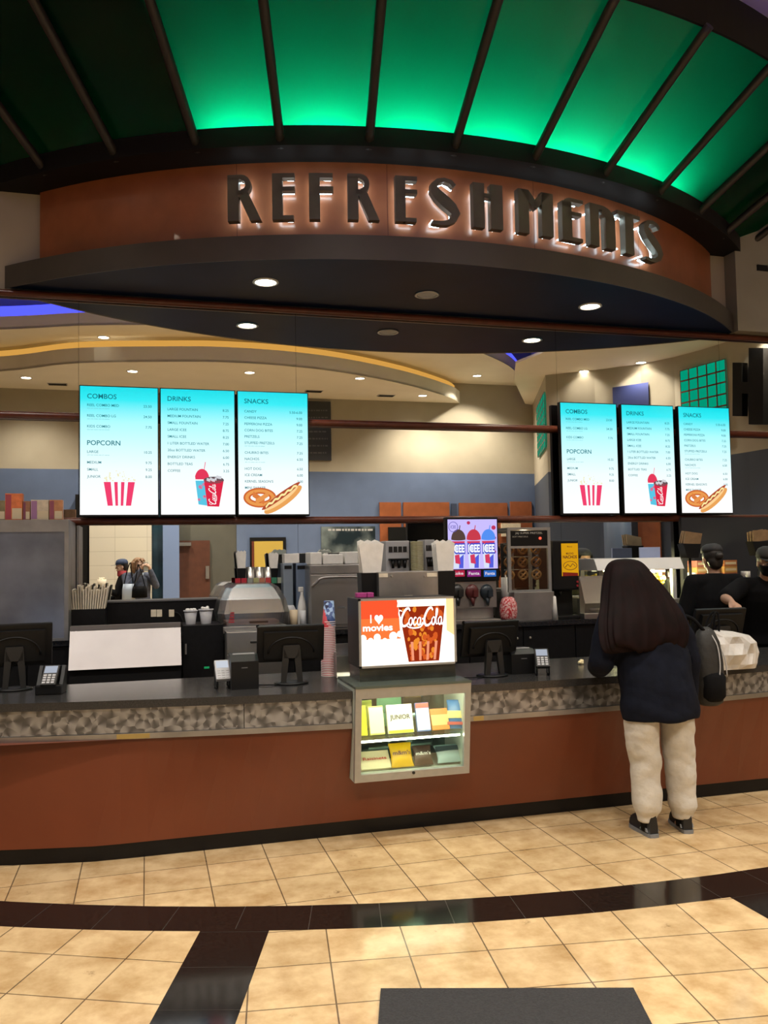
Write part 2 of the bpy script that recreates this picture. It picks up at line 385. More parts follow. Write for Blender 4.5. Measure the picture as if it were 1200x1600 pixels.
# glass
m = bpy.data.materials.new('green_frosted_glass'); m.use_nodes = True; t = m.node_tree; t.nodes.clear()
tl = t.nodes.new('ShaderNodeBsdfTranslucent'); tl.inputs[0].default_value = (.0, .60, .25, 1)
df = t.nodes.new('ShaderNodeBsdfPrincipled'); df.inputs['Base Color'].default_value = (.004, .03, .024, 1); df.inputs['Roughness'].default_value = .18
mx = t.nodes.new('ShaderNodeMixShader'); mx.inputs[0].default_value = .30; o = t.nodes.new('ShaderNodeOutputMaterial')
t.links.new(tl.outputs[0], mx.inputs[1]); t.links.new(df.outputs[0], mx.inputs[2]); t.links.new(mx.outputs[0], o.inputs[0]); M['gglass'] = m
ribs = [-44.6, -37.3, -30.0, -22.7, -15.7, -8.4, -1.1, 6.4, 14.1, 21.6, 29.0, 36.4, 43.6]
def pol(R, t, z): return Vector((C[0]+R*math.sin(math.radians(t)), C[1]-R*math.cos(math.radians(t)), z))
for i in range(len(ribs)-1):
    mb = MB(); a0, a1 = ribs[i], ribs[i+1]; k = 4
    for j in range(k):
        u0, u1 = a0+(a1-a0)*j/k, a0+(a1-a0)*(j+1)/k
        mb._f([mb.bm.verts.new(q) for q in (pol(RG-.02, u0, zg0), pol(RG-.02, u1, zg0), pol(RU, u1, zg1), pol(RU, u0, zg1))], True)
    mb.build('glass_panel', 'gglass', can)
for a in ribs:
    mb = MB(); mb.tube([pol(RG-.07, a, zg0-.12), pol(RG+.02, a, zg0-.055), pol(RU-.02, a, zg1-.06), pol(RU+.06, a, zg1-.02)], [.036, .036, .036, .036], 10)
    mb.build('rib', 'rib', can)
mb = MB(); hU = 47
band(mb, RU+.02, zg1-.0, zg1+.34, hU); flat(mb, RU-.10, RU+.02, zg1-.0, hi=hU, ho=hU); mb.build('upper_rim', 'ring', can)
mb = MB(); flat(mb, 4.4, RU+.02, zg1+.34, hi=hU, ho=hU); mb.build('roof_cover', 'ring', can)
mb = MB(); band(mb, RF-.05, zf, zg1+.34, hU); mb.build('bounce_wall', 'whitep', can)  # unseen white backing, added to bounce tube light onto the glass
mb = MB(); flat(mb, RF-.04, RU, zg1+.32, hi=hU, ho=hU); mb.build('inner_lid', 'ring', can)  # unseen dark lid, added to hold back bounce inside the canopy
M['tube'] = glow('fluorescent_tube_light', (.80, 1, .86), 44)
for i in range(3, 10):
    a0, a1 = ribs[i]+.9, ribs[i+1]-(.9 if i < 9 else 4.2)
    mb = MB(); mb.tube([pol(RG-.14, a0+(a1-a0)*j/4, zg0+.13) for j in range(5)], .016, 8); mb.build('fluorescent_tube', 'tube', can)

for a in (-22.75, 29.05):
    mb = MB(); w_ = Vector((math.cos(math.radians(a)), math.sin(math.radians(a)), 0))*.01
    P = [pol(RF-.03, a, zg0+.01), pol(RG+.0, a, zg0+.02), pol(RU-.02, a, zg1+.01), pol(RU-.02, a, zg1+.31), pol(RF-.03, a, zg1+.31)]
    mb.hexa([q-w_ for q in P], [q+w_ for q in P]); mb.build('divider_panel', 'ring', can)
# ---- sign letters
def ST(x0, y0, x1, y1, w, w2=None):            # a stroke with horizontal ends
    w2 = w if w2 is None else w2
    return [(x0-w/2, y0), (x0+w/2, y0), (x1+w2/2, y1), (x1-w2/2, y1)]
def BX(x0, x1, y0, y1): return [(x0, y0), (x1, y0), (x1, y1), (x0, y1)]
def ARC(cx, cy, ro, ri, a0, a1, sy=1., n=10):
    o = [(cx+ro*math.cos(math.radians(a0+(a1-a0)*i/n)), cy+sy*ro*math.sin(math.radians(a0+(a1-a0)*i/n))) for i in range(n+1)]
    q = [(cx+ri*math.cos(math.radians(a0+(a1-a0)*i/n)), cy+sy*ri*math.sin(math.radians(a0+(a1-a0)*i/n))) for i in range(n+1)]
    return [[o[i], o[i+1], q[i+1], q[i]] for i in range(n)]
def CURVE(pts, ws):                             # thick polyline
    out = []
    n = len(pts); L, R_ = [], []
    for i in range(n):
        a, b_ = Vector(pts[max(i-1, 0)]), Vector(pts[min(i+1, n-1)]); d = (b_-a).normalized(); nn = Vector((-d.y, d.x)); p = Vector(pts[i])
        L.append(p+nn*ws[i]/2); R_.append(p-nn*ws[i]/2)
    return [[tuple(L[i]), tuple(L[i+1]), tuple(R_[i+1]), tuple(R_[i])] for i in range(n-1)]
S_pts = [(.58, .86), (.50, .95), (.36, .985), (.22, .95), (.13, .85), (.14, .74), (.24, .62), (.38, .50), (.52, .38), (.60, .25), (.55, .12), (.42, .04), (.26, .02), (.08, .03)]
S_w = [.10, .10, .09, .11, .15, .20, .24, .26, .24, .20, .14, .11, .09, .07]
G = {
 'R': ([BX(0, .25, 0, .93)]+ARC(.30, .78, .22, .10, -90, 90, 1., 8)+[BX(.0, .32, .90, 1.0), BX(.2, .34, .565, .66), ST(.34, .60, .62, 0, .24, .25)], [[(.14, .05), (.14, .93)], [(.14, .95), (.40, .92), (.44, .78), (.38, .62), (.26, .6)], [(.36, .55), (.60, .04)]]),
 'E': ([BX(0, .25, 0, 1.), BX(.2, .55, .90, 1.), BX(.2, .55, .62, .71), BX(.2, .52, 0, .09)], [[(.50, .95), (.14, .95), (.14, .05), (.48, .05)], [(.2, .66), (.52, .66)]]),
 'F': ([BX(0, .25, 0, 1.), BX(.2, .55, .90, 1.), BX(.2, .56, .62, .71)], [[(.50, .95), (.14, .95), (.14, .04)], [(.2, .66), (.52, .66)]]),
 'S': (CURVE(S_pts, S_w), [S_pts[::2]+[S_pts[-1]]]),
 'H': ([BX(0, .26, 0, 1.), BX(.40, .68, 0, 1.), BX(.2, .45, .68, .78)], [[(.14, .04), (.14, .95)], [(.54, .04), (.54, .95)], [(.2, .73), (.5, .73)]]),
 'M': ([BX(0, .27, 0, 1.), BX(.60, .90, 0, 1.), [(.05, 1.), (.27, 1.), (.49, .72), (.40, .58)], [(.85, 1.), (.62, 1.), (.40, .72), (.46, .58)]], [[(.12, .04), (.12, .95), (.45, .66), (.76, .95), (.76, .04)]]),
 'e': ([BX(0, .25, 0, .9)]+ARC(.22, .78, .22, .02, 90, 180, 1., 6)+[BX(.2, .55, .91, 1.), BX(.2, .5, .60, .69), BX(.2, .52, 0, .09)], [[(.50, .95), (.16, .94), (.12, .8), (.12, .05), (.48, .05)], [(.2, .65), (.48, .65)]]),
 'N': ([BX(0, .24, 0, .9), BX(.42, .68, 0, .74), BX(0, .34, .9, 1.)]+ARC(.32, .68, .36, .12, 0, 88, .89, 8), [[(.1, .04), (.1, .94), (.34, .94), (.52, .8), (.54, .04)]]),
 'T': ([BX(.24, .52, 0, 1.), BX(0, .74, .90, 1.)], [[(.05, .95), (.30, .95), (.36, .9), (.36, .04)]]),
}
names = [('R', 357, 409, 283, 350), ('E', 426, 461, 277, 347), ('F', 483, 521, 277, 347), ('R', 543, 592, 279, 349), ('E', 617, 651, 282, 349), ('S', 668, 717, 284, 353),
         ('H', 737, 783, 289, 361), ('M', 807, 861, 299, 372), ('e', 875, 908, 311, 377), ('N', 918, 957, 320, 388), ('T', 961, 996, 331, 398), ('S', 1000, 1031, 343, 408)]
lbl = ['dark metal letter R that starts the refreshments sign', 'dark metal letter E second in the refreshments sign', 'dark metal letter F standing between the two Es and Rs of the sign', 'dark metal letter R right after the F of the sign',
       'dark metal letter E between the second R and the S', 'dark metal letter S in the middle of the sign before the H', 'dark metal letter H with two thick stems in the sign', 'dark metal letter M with a deep V in the sign',
       'dark metal rounded letter E right after the M', 'dark metal round shouldered letter N near the end of the sign', 'dark metal letter T with one bright neon stem near the end', 'dark metal letter S that ends the refreshments sign']
M['letter'] = mat('gunmetal_letter', (.12, .11, .088), .42, .6, noise=.15, nscale=6)
M['neon'] = glow('neon_tube_light', (.66, .88, 1.0), 14)
RL = RF+.105
for (ch, u0, u1, v0, v1), lb in zip(names, lbl):
    t0, zt = cylhit(u0, (v0+v1)/2, RL); t1, _ = cylhit(u1, (v0+v1)/2, RL)
    _, zt = cylhit((u0+u1)/2, v0, RL); _, zb = cylhit((u0+u1)/2, v1, RL); zt = 4.64 if abs(zt-4.64) < .12 else zt; zb = 4.275 if abs(zb-4.275) < .12 else zb
    gw = max(p[0] for s_ in G[ch][0] for p in s_); tm = (t0+t1)/2
    wid = math.radians(t1-t0)*RL; kx = wid/gw; kz = zt-zb
    root = thing('sign_letter', (0, 0, 0), lb, 'sign letter', 'letters of the refreshments sign')
    fn = lambda x, y, dpt: Vector((x*kx-wid/2, dpt, y*kz))
    mb = MB()
    for s_ in G[ch][0]: mb.hexa([fn(x, y, -.030) for x, y in s_], [fn(x, y, .030) for x, y in s_])
    mb.build('letter_body', 'letter', root, local=True)
    mb = MB()
    for path in G[ch][1]: mb.tube([fn(x, y, .058) for x, y in path], .0085, 6)
    for x, y in ((.12, .12), (.12, .85)): mb.cone(fn(x, y, .025), fn(x, y, .104), .006, .006, 6)
    mb.build('neon_tube', 'neon', root, local=True)
    root.location = pol(RL, tm, zb); root.rotation_euler = (0, 0, math.radians(tm))
# ---- downlights of the canopy
def downlight(p, label, r=.075, group='downlights', on=True):
    root = thing('downlight', p, label, 'downlight', group)
    mb = MB(); mb.lathe([(r*1.25, -.0), (r*1.28, -.008), (r*1.05, -.012), (r, -.004), (r, 0.0)], p, 24, cap=False); mb.build('trim_ring', 'whitep' if on else 'steel_d', root)
    mb = MB(); mb.lathe([(r*.98, -.004), (r*.5, -.009), (.001, -.011)], p, 20, cap=False); mb.build('lens', 'led' if on else 'lgrey', root)
    return root
for u, v, s_ in ((415, 440, 'left'), (922, 478, 'right')):
    p = onz(u, v, zs); downlight((p.x, p.y, zs-.001), 'glowing recessed downlight in the navy soffit above the %s menu screens' % s_, .085, 'downlights in the canopy soffit')
    lamp('SPOT', (p.x, p.y, zs-.03), 65, (1, .88, .72), .06, 125, .9, (p.x, p.y, 0))
p = onz(667, 460, zs); downlight((p.x, p.y, zs-.001), 'unlit round speaker grille in the middle of the navy soffit', .085, None, on=False)['category'] = 'speaker'

# ================================================================== LOBBY BEHIND THE CAMERA (seen in the mirrors)
YA = -2.6; YV = 2*D-YA
mb = MB(); xk = rv(832, 650, YV).x
zb = rv(300, 735, YV).z
x0, x1 = rv(142, 880, YV).x, rv(237, 880, YV).x; x2, x3 = rv(254, 880, YV).x, rv(279, 880, YV).x; x4 = rv(370, 880, YV).x; x5 = rv(592, 830, YV).x
mb.box(-9, xk, YA-.1, YA, zb, 6.4); mb.mi = 1; mb.box(-9, x3, YA-.1, YA, 0, zb); mb.box(x4, xk, YA-.1, YA, 0, zb)
zd = rv(320, 812, YV).z+.35
mb.box(x3, x4, YA-.1, YA, zd, zb); mb.mi = 2; mb.box(x3, x4, YA-.1, YA-.02, 0, zd)
struct(mb.build('wall_lobby', ['cream', 'blue', 'dwall']))
def wbox(mb, u0, u1, v0, v1, t, z0=None, y=YA):
    a, b = rv(u0, v0, YV), rv(u1, v1, YV); mb.box(min(a.x, b.x), max(a.x, b.x), y, y+t, b.z if z0 is None else z0, a.z); return mb
M['ctile'] = tile_mat('cream_wall_tile', (.62, .58, .48), 0, .4, mortar=(.4, .36, .3))
m, t, b = nt('stone_cladding'); br = t.nodes.new('ShaderNodeTexBrick'); br.offset = 0
br.inputs['Scale'].default_value = 1; br.inputs['Brick Width'].default_value = .6; br.inputs['Row Height'].default_value = .27; br.inputs['Mortar Size'].default_value = .004
br.inputs['Color1'].default_value = (.66, .63, .54, 1); br.inputs['Color2'].default_value = (.62, .59, .52, 1); br.inputs['Mortar'].default_value = (.42, .4, .34, 1)
tc = t.nodes.new('ShaderNodeTexCoord'); mp = t.nodes.new('ShaderNodeMapping'); mp.inputs['Rotation'].default_value = (PI/2, 0, 0)
t.links.new(tc.outputs['Object'], mp.inputs[0]); t.links.new(mp.outputs[0], br.inputs['Vector']); t.links.new(br.outputs['Color'], b.inputs['Base Color']); b.inputs['Roughness'].default_value = .35; M['ctile'] = m
mb = MB(); wbox(mb, 142, 237, 790, 930, .45, 0.95); mb.mi = 1; mb.box(x0-.02, x1+.02, YA, YA+.47, 0, .95); struct(mb.build('column_tiled', ['ctile', 'lgrey']))
mb = MB(); mb.box(x1+.002, x2-.002, YA, YA+.3, 0, 2.9); struct(mb.build('column_dark_tile', mat('blue_black_tile', (.012, .03, .045), .12, noise=.5, nscale=3)))
mb = MB(); mb.box(x2, x3, YA, YA+.42, 0, zb); struct(mb.build('column_blue', mat('cornflower_blue_paint', (.17, .25, .46), .7)))
mb = MB(); mb.box(rv(120, 880, YV).x, x0-.03, YA, YA+.4, 0, 3.0); struct(mb.build('column_black', 'blackm'))
dr = thing('door', (rv(303, 900, YV).x, YA, 0), None, None); tag(dr, kind='structure'); dr.name = 'door_1'
mb = MB(); wbox(mb, 279.5, 328, 845, 930, .05, 0.0); mb.build('door_leaf', mat('dark_mahogany_door', (.085, .030, .018), .45, noise=.15, nscale=10), dr)
mb = MB(); wbox(mb, 280, 298, 848, 853, .10, y=YA+.05); mb.build('door_closer', 'steel_d', dr)
mb = MB(); a = rv(324, 895, YV); mb.box(a.x-.04, a.x+.03, YA+.05, YA+.09, a.z-.12, a.z+.14); mb.build('push_plate', 'steel', dr)
pc = thing('poster_case', (rv(418, 900, YV).x, YA, 0), 'yellow panel in a black frame on the blue lobby wall', 'door')
mb = MB(); wbox(mb, 390, 447, 840, 930, .06, 0.0); mb.build('frame', 'blackm', pc)
mb = MB(); wbox(mb, 396, 442, 846, 930, .01, 0.03, YA+.06); mb.build('panel', mat('mustard_yellow_panel', (.50, .36, .07), .5), pc)
mb = MB(); wbox(mb, 392.5, 397, 846, 930, .02, 0.05, YA+.06); mb.build('side_post', 'rail', pc)
pr = thing('movie_poster', (rv(544, 900, YV).x, YA, 1.2), 'dark teal film poster with a misty centre on the blue lobby wall', 'poster')
m, t, b = nt('misty_poster'); tc = t.nodes.new('ShaderNodeTexCoord'); gr = t.nodes.new('ShaderNodeTexNoise'); gr.inputs['Scale'].default_value = 1.6; gr.inputs['Detail'].default_value = 5
cr = t.nodes.new('ShaderNodeValToRGB'); cr.color_ramp.elements[0].position = .42; cr.color_ramp.elements[0].color = (.012, .022, .030, 1); cr.color_ramp.elements[1].position = .7; cr.color_ramp.elements[1].color = (.25, .30, .31, 1)
t.links.new(tc.outputs['Object'], gr.inputs['Vector']); t.links.new(gr.outputs['Fac'], cr.inputs[0]); t.links.new(cr.outputs[0], b.inputs['Base Color']); b.inputs['Roughness'].default_value = .3
mb = MB(); wbox(mb, 501, 587, 823, 925, .03); mb.build('print_sheet', m, pr)
mb = MB(); u = 512
while u < 578:
    w_ = random.choice((3, 4, 5, 8)); wbox(mb, u, u+w_, 826.5, 829.5, .002, y=YA+.03); u += w_+1.6
mb.build('title_line', 'lgrey', pr)
wp = thing('wall_panelling', (rv(725, 900, YV).x, YA, 0), 'band of red wood wall panelling below the slate blue lobby wall', 'panelling')
for u0, u1, v0 in ((592, 628, 785), (629, 704, 785), (716, 795, 786), (796, 833, 784)):
    mb = MB(); wbox(mb, u0, u1, v0, 930, .04, 0.0); mb.build('wood_panel', 'wood', wp)
mb = MB(); wbox(mb, 704.3, 715.7, 787, 930, .035, 0.0); mb.build('dark_strip', 'navy', wp)
mb = MB(); wbox(mb, 605, 669, 824, 900, .06, y=YA+.04); tag(mb.build('notice_board', 'blackm'), 'black framed board on the red wood panelling, seen in the mirror', 'board')
mb = MB(); wbox(mb, 667, 697, 820, 846, .05, y=YA+.04); tag(mb.build('paper_notice', 'cream_paper'), 'cream sheet on the wood panelling beside the frozen drink screen', 'notice', 'cream sheets on the lobby panelling')
mb = MB(); wbox(mb, 781, 811, 818, 838, .05, y=YA+.04); tag(mb.build('paper_notice', 'cream_paper'), 'cream sheet on the wood panelling above the pretzel warmer', 'notice', 'cream sheets on the lobby panelling')
sg = thing('menu_chalkboard', (rv(495, 700, YV).x, YA, rv(495, 720, YV).z), 'dark grey sign board with faint print high on the cream lobby wall', 'sign board')
mb = MB(); wbox(mb, 470, 517, 627, 720, .05); mb.build('board', mat('charcoal_board', (.03, .033, .04), .4), sg)
mb = MB()
for k in range(7):
    u = 474
    while u < 510:
        w_ = random.choice((2, 3, 4, 6)); wbox(mb, u, min(u+w_, 511), 641+k*11, 643.2+k*11, .002, y=YA+.05); u += w_+1.5
mb.build('faint_print', 'grey', sg)
# curved wall on the right, with the return that carries the green lattice window
PB = [(xk, YA), (7.38, .40), (7.58, .55), (8.10, .98), (8.7, 1.59), (8.98, 2.2), (9.13, 2.76), (9.25, 3.7), (9.33, 4.8), (9.38, 6), (9.4, 7.42)]
def hitB(u, v, off=0., first=1):
    d = ray(u, v)
    for i in range(first, len(PB)-1):
        (xa, ya), (xb, yb) = PB[i], PB[i+1]
        ex, ey = xb-xa, yb-ya; den = d[0]*ey+d[1]*ex      # d0 t = xa+ex s ; 15.2-d1 t = ya+ey s
        s = (d[0]*(2*D-ya)-d[1]*xa)/(d[1]*ex+d[0]*ey) if abs(den) > 1e-9 else -1
        if -1e-6 <= s <= 1+1e-6:
            t_ = (xa+ex*s)/d[0]; n = Vector((ey, -ex, 0)).normalized()
            if n.dot(Vector((d[0], -d[1], 0))) > 0: n = -n
            return Vector((xa+ex*s, ya+ey*s, H+d[2]*t_))+n*off, n
    return None, None
zbb = hitB(1170, 706)[0].z
def wallstrip(mb, P, z0, z1, th):
    for i in range(len(P)-1):
        a, b_ = Vector((*P[i], 0)), Vector((*P[i+1], 0)); n = Vector((b_.y-a.y, a.x-b_.x, 0)).normalized()*th
        Z0, Z1 = Vector((0, 0, z0)), Vector((0, 0, z1)); mb.hexa([a+Z0, b_+Z0, b_+n+Z0, a+n+Z0], [a+Z1, b_+Z1, b_+n+Z1, a+n+Z1])
mb = MB(); wallstrip(mb, PB, zbb, 6.3, .12); mb.mi = 1; wallstrip(mb, PB, 0, zbb, .12)
struct(mb.build('wall_curved', ['cream', mat('dark_slate_paint', (.05, .065, .10), .8)]))
M['gblock'] = glow('backlit_green_glass_block', (.0, .62, .36), .55)
def gridwin(name, label, P4, nc, nr):
    tl, tr_, br_, bl, n = P4
    root = thing(name, bl, label, 'window')
    f = lambda a, b: tl.lerp(tr_, a).lerp(bl.lerp(br_, a), b)
    mb = MB()
    for i in range(nc+1):
        a = i/nc; w = .012; p0, p1 = f(max(0, a-w), 0), f(min(1, a+w), 0); q0, q1 = f(max(0, a-w), 1), f(min(1, a+w), 1)
        mb.hexa([p0, p1, q1, q0], [p0+n*.022, p1+n*.022, q1+n*.022, q0+n*.022])
    for j in range(nr+1):
        a = j/nr; w = .010; p0, p1 = f(0, max(0, a-w)), f(1, max(0, a-w)); q0, q1 = f(0, min(1, a+w)), f(1, min(1, a+w))
        mb.hexa([p0, p1, q1, q0], [p0+n*.022, p1+n*.022, q1+n*.022, q0+n*.022])
    mb.build('lattice_frame', 'rail', root)
    mb = MB(); mb.hexa([tl, tr_, br_, bl], [tl+n*.015, tr_+n*.015, br_+n*.015, bl+n*.015]); mb.build('glass_blocks', 'gblock', root)
a, n = hitB(1063, 580, .01); b_, _ = hitB(1135, 580, .01); zt = a.z; a.z = b_.z = zt
a2, b2 = a.copy(), b_.copy(); a2.z = b2.z = zt-1.35
gridwin('block_window', 'square green glass block window in a brown frame on the curved wall', (a, b_, b2, a2, n), 5, 7)
k0 = Vector((7.38, .40, 0)); k1 = Vector((xk, YA, 0)); dk = (k1-k0).normalized(); nk = Vector((-1, 0, 0)); nk = (nk-dk*nk.dot(dk)).normalized()
p0 = k0+dk*.03+nk*.015; p1 = k0+dk*1.8+nk*.015
zt, zb2 = rv(852, 612, 2*D-.4).z, rv(852, 698, 2*D-.4).z
gridwin('lattice_window', 'narrow green lattice window seen edge-on just left of the right screens', (p1+Vector((0, 0, zt)), p0+Vector((0, 0, zt)), p0+Vector((0, 0, zb2)), p1+Vector((0, 0, zb2)), nk), 5, 7)
bo = thing('window_opening', hitB(985, 640)[0], 'deep blue lit recess in the curved lobby wall above the right menu screens', 'recess')
a, n = hitB(957, 606, .01); b_, _ = hitB(1013, 598, .01); dn_ = Vector((0, 0, -1.1)); mb = MB()
mb.hexa([a, b_, b_+dn_, a+dn_], [a+n*.02, b_+n*.02, b_+dn_+n*.02, a+dn_+n*.02]); mb.build('blue_panel', mat('blue_lit_panel', (.02, .03, .12), .5), bo)
mb = MB(); q0, q1 = a+Vector((0, 0, -.78)), b_+Vector((0, 0, -.78)); mb.hexa([q0, q1, q1+Vector((0, 0, -.05)), q0+Vector((0, 0, -.05))], [p+n*.06 for p in (q0, q1, q1+Vector((0, 0, -.05)), q0+Vector((0, 0, -.05)))]); M['blueled'] = glow('blue_cove_light', (.06, .07, 1.0), 2.2); mb.build('light_strip', 'blueled', bo)
# big H of a sign on the curved wall
bh = thing('sign_letter', hitB(1180, 640)[0], 'huge black letter H on the curved lobby wall at the edge of the mirror', 'sign letter')
mb = MB()
for u0, u1, v0, v1 in ((1157, 1172, 568, 651), (1171, 1184, 598, 616), (1183, 1206, 545, 664)):
    P = [hitB(u0, v0, .06), hitB(u1, v0, .06), hitB(u1, v1, .06), hitB(u0, v1, .06)]; n = P[0][1]; mb.hexa([p for p, _ in P], [p+n*.12 for p, _ in P])
mb.build('letter_body', 'blackm', bh)
mb = MB(); p = hitB(1180, 607, .0); mb.cone(p[0], p[0]+p[1]*.07, .03, .03, 8); mb.build('mount', 'steel_d', bh)
# lower features on the right, dim
c_ = hitB(976, 840, .5)[0]; mb = MB(); mb.lathe([(.24, 0), (.24, 3.2)], (c_.x, c_.y, 0), 28); struct(mb.build('column_round', mat('steel_blue_column', (.10, .14, .22), .5)))
mb = MB()
a, n = hitB(998, 815, .02); b_, _ = hitB(1033, 815, .02); a.z = b_.z = 0; zz = Vector((0, 0, 2.6)); mb.hexa([a, b_, b_+n*.08, a+n*.08], [a+zz, b_+zz, b_+n*.08+zz, a+n*.08+zz])
tag(mb.build('wood_pilaster', 'wood'), 'red wood pilaster beside the round blue column, seen in the mirror', 'pilaster')
# ---- ceilings
def poly_ceiling(pts, z, th, name, m='creamc'):
    mb = MB(); mb.prism(pts, 'z', z, z+th); return struct(mb.build(name, m))
def smooth_curve(P, n=40):
    t = np.linspace(0, len(P)-1, n); k = np.arange(len(P)); P = np.array(P, float)
    d = np.gradient(P, axis=0); out = []
    for q in t:
        i = min(int(q), len(P)-2); s = q-i; h00 = 2*s**3-3*s*s+1; h10 = s**3-2*s*s+s; h01 = -2*s**3+3*s*s; h11 = s**3-s*s
        out.append(tuple(h00*P[i]+h10*d[i]+h01*P[i+1]+h11*d[i+1]))
    return out
M['orangeled'] = glow('orange_cove_light', (1.0, .50, .10), .75)
e1 = smooth_curve([(-9, -2.4), (-5, -2.0), (-2.55, -1.1), (-1.2, -.20), (.3, .22), (1.3, .38), (2.5, .28), (3.7, -.13), (5.07, -.95), (6.3, -2.0), (6.75, -2.58)], 60)
z1_ = 5.1
poly_ceiling(e1+[(6.75, YA), (-9, YA)][0:], z1_, .04, 'ceiling_low')
def coveband(e, z0, z1, name, ledm, inset, zl0, zl1):
    mb = MB()
    for i in range(len(e)-1): mb._f([mb.bm.verts.new(q) for q in ((*e[i], z0), (*e[i+1], z0), (*e[i+1], z1), (*e[i], z1))], True)
    struct(mb.build('trim_cove', 'creamc'))
    mb = MB(); P = [Vector((*p, 0)) for p in e]; Q = []
    for i, p in enumerate(P):
        d = (P[min(i+1, len(P)-1)]-P[max(i-1, 0)]).normalized(); Q.append(p+Vector((d.y, -d.x, 0))*inset)
    for i in range(len(Q)-1):
        a, b_ = Q[i], Q[i+1]; mb.quad((a.x, a.y, zl0), (b_.x, b_.y, zl0), (b_.x, b_.y, zl1), (a.x, a.y, zl1))
    tag(mb.build('cove_light', ledm), name, 'cove light')
coveband(e1, z1_, z1_+.27, 'long curved orange cove light over the lobby, seen in the mirror', 'orangeled', .10, z1_+.2, z1_+.40)
e2 = smooth_curve([(-9, -1.2), (-5, -.6), (-2.34, .1), (-1.0, .62), (.3, .95), (2.0, 1.45), (3.8, 1.35), (5.6, .55), (6.95, -.55), (7.9, -1.8), (8.3, -2.55)], 60)
z2_ = 5.55
poly_ceiling(e2+[(8.3, YA), (-9, YA)], z2_, .04, 'ceiling_middle')
coveband(e2, z2_, z2_+.22, 'long curved blue cove light over the lobby, seen in the mirror', 'blueled', .10, z2_+.16, z2_+.42)
mb = MB(); mb.box(-9, 12, YA-.1, D+.1, 6.35, 6.45); struct(mb.build('ceiling', 'creamc'))
e3 = [(7.38, .40), (7.58, .55), (8.10, .98), (8.7, 1.59), (8.98, 2.2), (9.13, 2.76), (9.25, 3.7), (9.33, 4.8)]
poly_ceiling(e3[::-1]+[(xk, YA), (8.3, -2.5), (7.0, -.2), (6.4, 1.2), (6.6, 2.6), (7.0, 3.6), (7.3, 4.8)], 5.12, .04, 'ceiling_side')
# ring soffit in front of the canopy top with blue light beyond it
mb = MB()
for i in range(48):
    a, b_ = arc(C, 6.50, -47+94*i/48, -47+94*(i+1)/48, 1), arc(C, 6.86, -47+94*i/48, -47+94*(i+1)/48, 1)
    mb.hexa([(*a[0], 5.98), (*b_[0], 5.98), (*b_[1], 5.98), (*a[1], 5.98)], [(*a[0], 6.1), (*b_[0], 6.1), (*b_[1], 6.1), (*a[1], 6.1)])
struct(mb.build('ceiling_ring', 'creamc'))
mb = MB(); a = arc(C, 6.80, -47, 47, 48)
mb.tube([(*p, 6.14) for p in a], .02, 6); tag(mb.build('cove_light', mat('violet_blue_cove', (.1, .05, .5), .5, emit=(.22, .12, 1.0), es=6)), 'violet blue cove light tucked above the ring in front of the canopy', 'cove light')
mb = MB(); wallstrip(mb, [(-9, 7.7), (-9, YA)], 0, 6.4, .1); struct(mb.build('wall_left', 'cream'))
mb = MB(); wallstrip(mb, [(12, YA), (12, 7.7)], 0, 6.4, .1); struct(mb.build('wall_far_right', 'cream'))
# ---- lobby downlights and vents
dl = [(41, 590, z1_, 'over the cream wall at the far left of the mirror', 40), (207, 580, z1_, 'above the left menu screens, first from the orange cove end', 90), (390, 582, z1_, 'in the low lobby ceiling above the third menu screen', 90),
      (562, 591, z1_, 'in the low lobby ceiling above the sign board', 90), (660, 618, z1_, 'that washes the cream lobby wall above the middle rail', 45), (162, 527, z2_, 'between the blue and orange coves, above the first menu screen', 90),
      (745, 587, z2_, 'inside the rounded end of the blue cove', 90), (912, 580, 5.12, 'over the curved wall above the right combos screen', 40), (1001, 566.5, 5.12, 'over the curved wall beside the blue recess', 50), (1196, 508, 5.12, 'over the curved wall above the huge letter H', 60)]
for u, v, z, s_, e_ in dl:
    p = rz(u, v, z); downlight((p.x, p.y, z-.001), 'glowing lobby downlight '+s_, .085, 'lobby downlights')
    lamp('SPOT', (p.x, p.y, z-.04), e_*6.0, (1, .88, .70), .05, 130, .8, (p.x, p.y, 0))
for u, v, z, s_ in ((603, 618, z1_, 'over the cream wall between the sign board and a downlight'), (490, 611, z1_, 'close above the dark sign board'), (90, 600, z1_, 'above the left end of the middle rail'), (400, 542, z2_, 'under the edge of the canopy reflection')):
    p = rz(u, v, z); root = thing('ceiling_vent', (p.x, p.y, z), 'dark ceiling vent '+s_, 'vent', 'lobby ceiling vents'); mb = MB(); mb.box(p.x-.18, p.x+.18, p.y-.09, p.y+.09, z-.012, z-.001); mb.build('frame', 'lgrey', root)
    mb = MB()
    for k in range(5): mb.box(p.x-.16, p.x+.16, p.y-.075+k*.033, p.y-.058+k*.033, z-.02, z-.012)
    mb.build('slats', 'dgrey', root)
p = rv(312, 812, YV); lamp('SPOT', (p.x, YA+.35, 3.25), 60, (1, .85, .55), .05, 100, .8, (p.x, YA+.1, 1.2))
